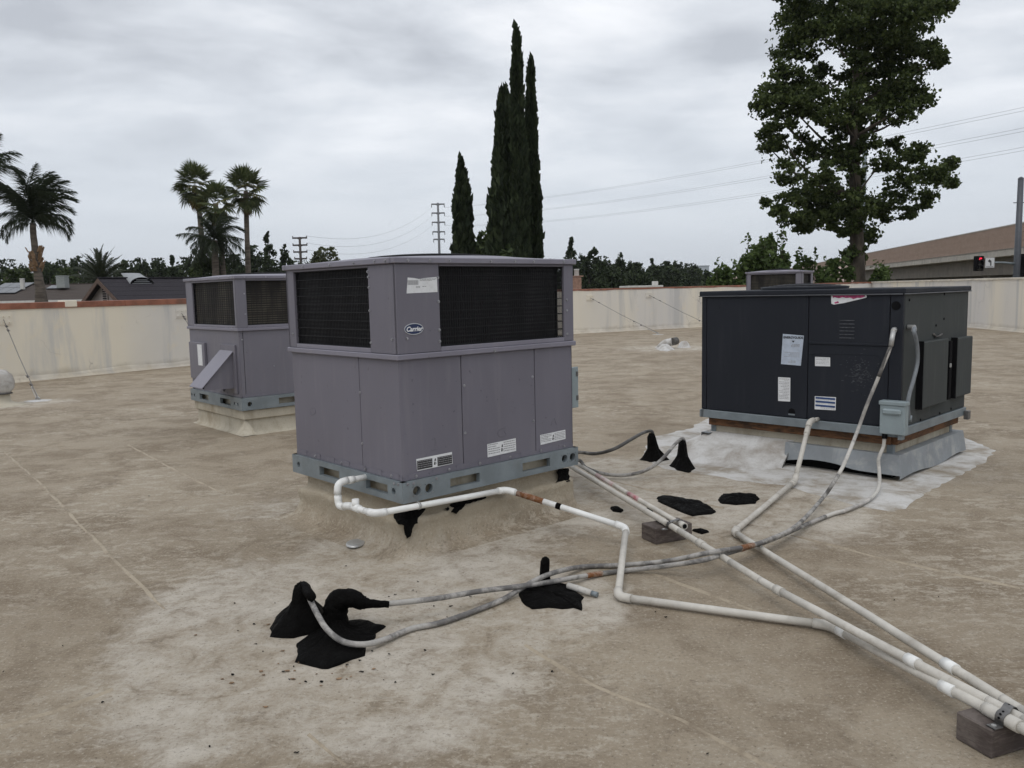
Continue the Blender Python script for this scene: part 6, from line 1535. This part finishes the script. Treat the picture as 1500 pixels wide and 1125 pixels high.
# ------------------------------------------------------------------ houses beyond the left wall
def shingle(name, c):
    m = NM(name, .9, 0, .15); n = m.noise(30, 4, .6); b_ = m.noise(1.2, 4, .5)
    m.color(m.mix(m.rng(n, .35, .65), sub(m, c, .7), sub(m, c, 1.3))); m.bump(n, .5, .02); return m.m
MT['shin'] = shingle('dark_shingles', (.036, .033, .038)); MT['shin2'] = shingle('grey_brown_shingles', (.075, .062, .055))
MT['mauve'] = simple('mauve_grey_stucco', (.27, .235, .225), .9, 0, .1, 3); MT['fascia'] = simple('pale_fascia', (.55, .54, .51), .7, 0, .08, 6); MT['brownwood'] = simple('brown_fascia', (.10, .065, .05), .8, 0, .2, 9)
def gable_house(label, P, yaw, L, half, rise, eave, wallm, roofm, fasc, name='gable_house'):
    """P: ridge end nearest (top). local x along ridge, y across; origin on ground under the ridge end"""
    b = P.copy(); b.z = GZ; t = thing(name, label, 'house', b, yaw, 'houses beyond the left wall'); h = P.z-GZ; he = h-rise
    MB().prism([(.35, -half, 0), (.35, half, 0), (.35, half, he), (.35, 0, h-.10), (.35, -half, he)], (L-.7, 0, 0)).build('wall', wallm, t)
    ov = .5; sl = rise/half
    for sgn in (-1, 1):
        nC = int(math.hypot(half+ov, (half+ov)*sl)/.42)
        rf = MB().prism([(0, 0, h), (0, sgn*(half+ov), h-(half+ov)*sl), (0, sgn*(half+ov), h-(half+ov)*sl-.12), (0, 0, h-.12)], (L, 0, 0)).build('roof', roofm, t)
        cr = MB()
        for k in range(nC):      # shingle courses, each lapping the one below
            a = (k+.0)/nC*(half+ov); c = (k+1.04)/nC*(half+ov); c = min(c, half+ov+.02)
            cr.prism([(.0, sgn*a, h-a*sl+.008), (0, sgn*c, h-c*sl+.018), (0, sgn*c, h-c*sl+.006)], (L, 0, 0))
        o_ = cr.build('shingle_course', roofm, rf); o_['kind'] = 'stuff'
        MB().prism([(-.03, 0, h-.02), (-.03, sgn*(half+ov), h-(half+ov)*sl-.02), (-.03, sgn*(half+ov), h-(half+ov)*sl-.24), (-.03, 0, h-.24)], (.05, 0, 0)).build('rake_board', fasc, t)
        MB().box(0, L, sgn*(half+ov), sgn*(half+ov+.03), h-(half+ov)*sl-.2, h-(half+ov)*sl+.01).build('fascia', fasc, t)
    MB().box(0, L, -.12, .12, h+.005, h+.05, .02).build('ridge_cap', roofm, t)
    return t, h, sl
Pg = D(143, 407.5, 40)
hs, hh_, sl_r = gable_house('dark shingled gable house with a louvred gable vent behind the left wall', Pg, R_(52), 14, 4.6, 2.7, 0, MT['mauve'], MT['shin'], MT['brownwood'])
gv = MB().box(.28, .34, -.22, .22, hh_-1.25, hh_-.45, .01).build('gable_vent', MT['mauve'], hs)
for k in range(7): MB().box(.255, .29, -.17, .17, hh_-1.20+k*.105, hh_-1.14+k*.105).build('louvre', MT['dark'], gv)
# eyebrow vent on the slope
inv = hs.matrix_basis.inverted(); n_ = Vector((0, -sl_r, 1))
def slope_hit(t, h, sl, u, v, side=-1):
    m = t.matrix_basis.inverted(); o = m @ Vector((0, 0, CH)); d_ = m.to_3x3() @ ray(u, v); n_ = Vector((0, -side*-sl if False else (-sl if side < 0 else sl), 1))
    k = (Vector((0, 0, h))-o).dot(n_)/d_.dot(n_); return o+d_*k
q = slope_hit(hs, hh_, sl_r, 206, 414)
vs = []; fs = []; N = 10
MT['ventmetal'] = simple('pale_vent_metal', (.26, .27, .28), .5, .2, .1, 9)
for i in range(N+1):
    a = PI*i/N; x = q.x+math.cos(a)*.62; z = math.sin(a)*.36
    vs += [(x, q.y-.15, q.z-.10+z), (q.x+math.cos(a)*.5, q.y+.9, q.z+.9*sl_r-.05+.02*math.sin(a))]
for i in range(N): fs.append((i*2, i*2+2, i*2+3, i*2+1))
ev = MB().add(vs, fs, True).build('roof_vent', MT['ventmetal'], hs)
MB().prism([(q.x+math.cos(PI*i/N)*.55, q.y-.10, q.z-.12+math.sin(PI*i/N)*.30) for i in range(N+1)], (0, .04, 0)).build('vent_opening', MT['dark'], ev)
for k in range(3): MB().box(q.x-.48+.1*k, q.x+.48-.1*k, q.y-.16, q.y-.11, q.z-.06+k*.085, q.z-.03+k*.085).build('louvre', MT['ventmetal'], ev)
Ps = D(-75, 420, 60)
h2, hh2, sl2 = gable_house('low grey roofed house carrying solar panels at the far left', Ps, R_(6), 12.0, 4.2, 1.0, 0, MT['mauve'], MT['shin2'], MT['fascia'], 'gable_house')
MT['solar'] = NM('solar_glass', .12, 0, .5).color((.014, .016, .022)).m; MT['solarframe'] = simple('black_panel_frame', (.05, .05, .055), .4, .5, .1)
def solar(pix, ncol, nrow):
    P = [slope_hit(h2, hh2, sl2, u, v) for u, v in pix]; a, b, c = P[0], P[1], P[3]; ex_ = Vector((b.x-a.x, 0, 0)); ey = Vector((0, c.y-a.y, (c.y-a.y)*sl2))
    up = Vector((0, -sl2, 1)).normalized()
    ar = MB(); p0 = a+up*.06; ar.prism([p0, p0+ex_, p0+ex_+ey, p0+ey], up*.04); par = ar.build('solar_array', MT['solarframe'], h2)
    for i in range(ncol):
        for j in range(nrow):
            s0 = p0+ex_*(i+.02)/ncol+ey*(j+.03)/nrow+up*.042; MB().prism([s0, s0+ex_*.96/ncol, s0+ex_*.96/ncol+ey*.94/nrow, s0+ey*.94/nrow], up*.008).build('solar_panel', MT['solar'], par)
solar([(8, 416.5), (52, 415.5), (57, 430), (20, 431)], 3, 2)
solar([(76, 420), (100, 419.5), (106, 424), (80, 424.5)], 3, 1)
def roof_box(label, u, v0, v1, hw, D_, name, mat, cat):
    a = D(u, v1, D_); top = D(u, v0, D_).z; w_ = hw*D_/CF; t = thing(name, label, cat, a)
    MB().box(-w_, w_, -w_, w_, -.35, (top-a.z)*.86, .04).build('housing', mat, t)
    MB().box(-w_*1.08, w_*1.08, -w_*1.08, w_*1.08, (top-a.z)*.862, (top-a.z), .04).build('cap', mat, t)
    for k in range(4): MB().box(-w_*.8, w_*.8, -w_*1.03, -w_*.99, (top-a.z)*(.1+.18*k), (top-a.z)*(.2+.18*k)).build('louvre', mat, t)
roof_box('pale green grey roof cooler on the solar panel house', 92, 404, 415, 6.5, 59.2, 'roof_cooler', simple('pale_cooler_metal', (.27, .29, .28), .6, 0, .08), 'roof cooler')
roof_box('small white roof vent left of the feather palm trunk', 33, 408, 417, 2.6, 59, 'roof_vent', MT['fascia'], 'roof vent')
# ------------------------------------------------------------------ small buildings beyond the far wall
a = D(842, 425, 42); t = thing('brick_chimney', 'peach brick chimney with a white flue just right of the nearest unit', 'chimney', (a.x, a.y, GZ)); MT['peach'] = simple('peach_brick', (.40, .245, .185), .9, 0, .2, 8, .2)
tz = D(842, 405.5, 42).z-GZ; w_ = 9*42/CF
nb_ = 0
core_ = MB().box(-w_+.03, w_-.03, -.35, .35, 0, tz-.03).build('chimney_core', MT['peach'], t)
for r in range(int(tz/.12)-14, int(tz/.12)):     # brick courses that clear the wall
    for cidx in range(3):
        x0 = -w_+cidx*2*w_/3+(w_/3 if r % 2 else 0)
        xa, xb = max(-w_, x0+.006), min(w_, x0+2*w_/3-.006)
        if xb-xa > .04: MB().box(xa, xb, -.36+random.uniform(-.006, .006), -.2, r*.12+.006, r*.12+.114).build('brick', MT['peach'], t)
cr = MB().prism([(-w_-.02, -.38, tz+.0), (w_+.10, -.38, tz+.0), (w_+.10, .38, tz), (-w_-.02, .38, tz)], (0, 0, .05)).build('chimney_cap', MT['peach'], t)
fz = D(845, 394, 42).z-GZ; MB().lathe([(.001, fz), (.13, fz), (.14, fz-.05), (.12, fz-.08), (.12, tz+.05)], (.10, 0, 0), 14).build('flue', MT['fascia'], t)
a = D(945, 424, 70); t = thing('flat_building', 'low building with a white flat roof edge beyond the far wall', 'building', (a.x, a.y, GZ)); tz = D(945, 418.2, 70).z-GZ
MB().box(-1.4, 1.4, 0, 5, 0, tz-.16).build('wall', MT['mauve'], t); MB().box(-1.5, 1.5, -.1, 5.1, tz-.158, tz, .02).build('roof_edge', MT['fascia'], t); MB().box(.75, 1.2, .6, 1.1, tz+.002, tz+.34, .02).build('roof_unit', MT['fascia'], t)
tz2 = D(1032, 390, 400); t = thing('distant_building', 'hazy distant pale building at the end of the tree belt', 'building', (tz2.x, tz2.y, GZ)); hz_ = tz2.z-GZ
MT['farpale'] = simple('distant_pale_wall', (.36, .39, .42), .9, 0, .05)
MB().box(-2.2, 2.2, 0, 5, 0, hz_).build('wall', MT['farpale'], t); MB().box(-7, 5, -2, 6, 0, D(1030, 402, 400).z-GZ).build('wing', MT['farpale'], t); MB().box(-2.4, 2.4, -.2, 5.2, hz_+.01, hz_+.4).build('roof', MT['farpale'], t)
# ------------------------------------------------------------------ overpass, signal, poles, wires
br_a = math.atan2(1019-750, CF); dirb = Vector((math.sin(br_a), math.cos(br_a), 0)); nb = Vector((math.cos(br_a), -math.sin(br_a), 0))
y0 = 68; xb = D(1500, 400, y0).x; O = Vector((xb, y0, 0))
def zat(v): return D(1500, v, y0).z
zt_, zl1, zl2, zg = zat(327), zat(363), zat(373), zat(401)
ov_ = thing('overpass', 'long concrete road overpass with a tall brown wall rising to the right', 'overpass', (O.x, O.y, GZ), math.atan2(dirb.y, dirb.x))
m = NM('brown_split_face_block', .95, 0, .15); n = m.noise(.8, 6, .6, .2, m.pos((1, 1, 3)))
bk = m.noise(9, 5, .7); m.color(m.mix(m.rng(bk, .3, .7), m.mix(m.rng(n, .35, .65), (.32, .235, .185), (.385, .285, .228)), (.28, .205, .162))); m.bump(bk, .5, .04); MT['brownwall'] = m.m
MT['conc'] = simple('pale_concrete', (.40, .37, .325), .9, 0, .12, 1.5, .2, dirt=(.16, .14, .12), dirt_amt=.5, dsc=.7); MT['conc2'] = simple('weathered_concrete', (.185, .165, .142), .9, 0, .12, 1.2, .2, dirt=(.11, .10, .09), dirt_amt=.5, dsc=.5)
x0, x1 = -40, 260; g_ = -GZ
def seg(mb, xa, xb_, ya, yb, za, zb2): mb.box(xa, xb_, -ya, -yb, za-GZ, zb2-GZ); return mb
k = x0
while k < x1:
    e = min(k+8, x1); zz = zl2+.0; seg(MB(), k+.012, e-.012, -.25, .0, zl1+.02, zt_).build('wall_panel', MT['brownwall'], ov_)
    for rr_ in range(2):
        zz = zl1+.02+(zt_-zl1)*(rr_+1)/3; seg(MB(), k+.02, e-.02, -.262, -.2505, zz-.03, zz+.03).build('wall_band', MT['brownwall'], ov_)
    k = e
seg(MB(), x0, x1, -.28, .05, zt_+.002, zt_+.10).build('wall_coping', MT['conc'], ov_)
seg(MB(), x0, x1, -.62, 14, zl2, zl1).build('deck_edge', MT['conc'], ov_)
seg(MB(), x0, x1, -.66, -.60, zl1-.02, zl1+.06).build('edge_lip', MT['conc2'], ov_)
seg(MB(), x0, x1, .75, 13, zg, zl2-.002).build('girder', MT['conc2'], ov_)
seg(MB(), x0, x1, 13.5, 13.8, zl1, zl1+1.0).build('far_barrier', MT['conc'], ov_)
for xx in (-25, 12, 50, 92, 140, 190):
    seg(MB(), xx, xx+1.4, 3, 11, GZ, zg-.9).build('pier', MT['conc2'], ov_); seg(MB(), xx-.2, xx+1.6, 1.2, 12.6, zg-.898, zg-.002).build('pier_cap', MT['conc2'], ov_)
MB().prism([(150, 8, 0), (150, -16, 0), (150, -13, zg-GZ-.1), (150, 1, zg-GZ-.1)], (180, 0, 0)).build('abutment', MT['conc2'], ov_)
# signal
Ds = 46.0; pt_ = D(1489, 405, Ds); sg = thing('traffic_signal', 'dark steel signal pole at right with a red arrow light and a turn sign', 'traffic light', (pt_.x, pt_.y, GZ))
MT['polesteel'] = simple('dark_pole_paint', (.075, .082, .095), .5, .2, .1, 6)
ptop = D(1496, 262, Ds); H_ = ptop.z-GZ
MB().tube([(0, 0, 0), (0, 0, H_*.5), (0, 0, H_)], [.22, .175, .145], 14).build('pole', MT['polesteel'], sg); MB().lathe([(.001, H_+.12), (.10, H_+.08), (.16, H_)], n=14).build('pole_cap', MT['polesteel'], sg)
MB().box(.16, .42, -.1, .1, D(1492, 405, Ds).z-GZ, D(1492, 372, Ds).z-GZ, .02).build('signal_cabinet', MT['dark'], sg)
za_ = D(1470, 384, Ds).z-GZ; xs_ = D(1452, 384, Ds).x-pt_.x
MB().tube([(0, 0, za_-.12), (xs_*.5, 0, za_-.03), (xs_, 0, za_)], [.07, .055, .045], 10).build('mast_arm', MT['galv'], sg)
MB().tube([(-.35, 0, D(1485, 297, Ds).z-GZ), (.9, 0, D(1500, 297, Ds).z-GZ)], .025, 6).build('cross_bar', MT['polesteel'], sg)
hx = D(1433.5, 386, Ds).x-pt_.x; hz0 = D(1433, 397, Ds).z-GZ; hz1 = D(1433, 375, Ds).z-GZ; hw_ = 6*Ds/CF
hd = MB().box(hx-hw_, hx+hw_, -.12, .12, hz0, hz1, .02).build('signal_head', MT['dark'], sg)
MT['redlamp'] = bpy.data.materials.new('red_arrow_lamp'); MT['redlamp'].use_nodes = True; pb = MT['redlamp'].node_tree.nodes['Principled BSDF']; pb.inputs['Base Color'].default_value = (.5, .01, .02, 1); pb.inputs['Emission Color'].default_value = (1, .02, .06, 1); pb.inputs['Emission Strength'].default_value = 1.6
MT['offlamp'] = simple('unlit_lamp', (.03, .028, .02), .3)
for k in range(3):
    zc_ = hz1-(hz1-hz0)*(k+.5)/3; r_ = (hz1-hz0)/3*.42
    MB().tube([(hx, -.12, zc_), (hx, -.128, zc_)], r_, 16, smooth=False).build('lens', MT['offlamp'], hd)
    MB().add([(hx+r_*1.05*math.cos(a), y, zc_+r_*1.05*math.sin(a)) for y in (-.12, -.30) for a in np.linspace(-.25, PI+.25, 11)], [(i, i+1, 12+i, 11+i) for i in range(10)], True).build('visor', MT['dark'], hd)
    if k == 0: MB().prism([(hx-r_*.8, -.1295, zc_), (hx-.1*r_, -.1295, zc_+r_*.7), (hx-.1*r_, -.1295, zc_+r_*.26), (hx+r_*.85, -.1295, zc_+r_*.26), (hx+r_*.85, -.1295, zc_-r_*.26), (hx-.1*r_, -.1295, zc_-r_*.26), (hx-.1*r_, -.1295, zc_-r_*.7)], (0, -.004, 0)).build('red_arrow', MT['redlamp'], hd)
sx0, sx1 = D(1441, 385, Ds).x-pt_.x, D(1455, 385, Ds).x-pt_.x; sz0, sz1 = D(1448, 392.5, Ds).z-GZ, D(1448, 377.5, Ds).z-GZ
sn = MB().box(sx0, sx1, -.13, -.115, sz0, sz1, .004).build('turn_sign', MT['white'], sg)
cxs, ws, hs2 = (sx0+sx1)/2, (sx1-sx0), (sz1-sz0)
MB().prism([(cxs+.10*ws+x*ws, -.1305, sz0+z*hs2) for x, z in ((.06, .22), (.06, .62), (.0, .74), (-.10, .74), (-.10, .86), (-.32, .67), (-.10, .48), (-.10, .60), (-.07, .60), (-.06, .58), (-.06, .22))], (0, -.003, 0)).build('arrow_print', MT['ink'], sn)
fr_ = MB()
for (xa, xb_, za, zb2) in ((sx0+.01, sx1-.01, sz0+.012, sz0+.022), (sx0+.01, sx1-.01, sz1-.022, sz1-.012), (sx0+.01, sx0+.02, sz0+.023, sz1-.023), (sx1-.02, sx1-.01, sz0+.023, sz1-.023)): fr_.box(xa, xb_, -.1325, -.1302, za, zb2)
fr_.build('sign_border', MT['ink'], sn)
for zz in (.08, .14): MB().box(sx0+.12*ws, sx1-.12*ws, -.1325, -.1302, sz0+zz*hs2, sz0+(zz+.035)*hs2).build('sign_text', MT['greyink'], sn)
# street lamp pole half hidden in the tree
lp = D(*zs(580, 600), 47); lt = thing('street_pole', 'pale slim pole half hidden behind the large tree trunk', 'pole', (lp.x, lp.y, GZ)); hl = D(*zs(582, 545), 47).z-GZ
MB().tube([(0, 0, 0), (0, 0, hl)], [.16, .12], 10).build('pole', MT['galv'], lt); MB().lathe([(.001, hl+.06), (.13, hl+.03), (.14, hl)], n=10).build('pole_cap', MT['galv'], lt)
# steel transmission pole and wooden pole
MT['farsteel'] = simple('weathered_steel_far', (.16, .165, .175), .7, .2, .1); MT['poleWood'] = simple('pole_timber', (.06, .05, .045), .9, 0, .2)
def utility(label, u, vt, D_, arms, r, mat, yaw, name, ins=True):
    b = D(u, 430, D_); b.z = GZ; t = thing(name, label, 'utility pole', b, yaw, 'utility poles'); h = D(u, vt, D_).z-GZ
    MB().tube([(0, 0, 0), (0, 0, h)], [r*1.3, r*.8], 8).build('pole', mat, t); tips = []
    for (v, hw) in arms:
        z = D(u, v, D_).z-GZ; w_ = hw*D_/CF; ar = MB().box(-w_, w_, -r*.5, r*.5, z-r*.55, z+r*.55).build('crossarm', mat, t)
        for sx_ in (-1, 1):
            iz = z-(r*2.6 if ins else -r*1.4); MB().tube([(sx_*w_*.96, 0, z), (sx_*w_*.96, 0, iz)], r*.35, 6).build('insulator', mat, ar); tips.append(t.matrix_basis @ Vector((sx_*w_*.96, 0, iz)))
            MB().tube([(sx_*w_*.5, 0, z), (0, 0, z-w_*.22)], r*.25, 5).build('brace', mat, ar)
    return t, tips
TW, tt = utility('tall steel transmission pole with five crossarms left of the cypresses', 645.5, 297, 210, [(299, 9.5), (312, 9.5), (325.5, 9.5), (339.5, 9), (350.5, 8)], .30, MT['farsteel'], .1, 'transmission_pole')
WP, wt = utility('dark wooden utility pole with stacked crossarms beside the olive tree', 443, 347, 130, [(348.5, 10.5), (359, 10.5), (369, 10), (379, 9)], .22, MT['poleWood'], .0, 'wooden_utility_pole', False)
MT['cable'] = simple('dull_power_line', (.22, .225, .23), .6)
def wire(P, sag, label, r=.018):
    Q = [P[0].lerp(P[1], k/24) for k in range(25)]
    for k, q in enumerate(Q): q.z -= sag*4*(k/24)*(1-k/24)
    tag(MB().tube(Q, r, 4, False).build('power_line', MT['cable']), label, 'power line', 'power lines in the sky')
for i, (a, v) in enumerate(((1, 133), (3, 160), (5, 185))):
    e = D(1500, v, 75); e = e+(e-tt[a])*.25
    for j in (0, 1):
        o_ = Vector((0, 0, j*-.35)); wire((tt[a]+o_*.3, e+o_), 2.2+i*.3, ('upper wire of the ' if j == 0 else 'lower wire of the ')+['topmost power line pair passing behind the large tree', 'middle power line pair passing behind the large tree', 'lowest power line pair passing behind the large tree'][i], .012)
for i, (a, b) in enumerate(((0, 1), (2, 3), (4, 5))):
    wire((wt[b], tt[a]), 3.0, ['top', 'middle', 'lowest'][i]+' power line between the wooden pole and the steel pole', .018)
e = D(-300, 330, 150)

# far woods that read as one dark mass behind the single trees
def wood(name, label, u0, u1, vtop, D_, n, leaf):
    Cs = []; k = 0
    for u in np.arange(u0, u1, 7):
        v = vtop(u)+RNG.normal()*3.5; tp = D(u, v, D_); dy = RNG.uniform(-6, 6); h = tp.z-GZ
        m_ = int(n); z = RNG.uniform(.2, 1, m_)**.7; r = 9*D_/CF*(1-.55*z**3)
        Cs.append(np.stack([tp.x+RNG.normal(size=m_)*r*.62, tp.y+dy+RNG.normal(size=m_)*r*.6, GZ+h*z], 1))
    V, F = leaves(np.concatenate(Cs), leaf, None, 1.2); o = inst(np_mesh(name, V, F, LF['dark']), name); tag(o, label, 'wood', kind='stuff')
wood('distant_wood', 'dark belt of distant trees beyond the left wall and behind the nearest unit', -60, 805, lambda u: 391+5*math.sin(u*.05)+3*math.sin(u*.13), 128, 210, .5)
wood('distant_wood', 'dark belt of distant trees receding beyond the far wall', 800, 1035, lambda u: float(np.interp(u, [800, 860, 920, 980, 1035], [382, 384, 389, 394, 404])), 130, 210, .5)
belt_tree('leafy mass round the feet of the fan palms', 302, 368, 26, 57, 'round', LF['mid'], 2200, .24, group=GL)

HAZE = .00013
# ------------------------------------------------------------------ haze in the air
hz = bpy.data.materials.new('haze'); hz.use_nodes = True; hn = hz.node_tree; hn.nodes.clear()
ho = hn.nodes.new('ShaderNodeOutputMaterial'); pv_ = hn.nodes.new('ShaderNodeVolumePrincipled'); hn.links.new(pv_.outputs[0], ho.inputs['Volume'])
pv_.inputs['Color'].default_value = (.86, .89, .93, 1); pv_.inputs['Density'].default_value = HAZE
tag(MB().box(-4700, 4700, -4700, 4700, GZ-1.2, 150).build('haze', hz), kind='stuff')
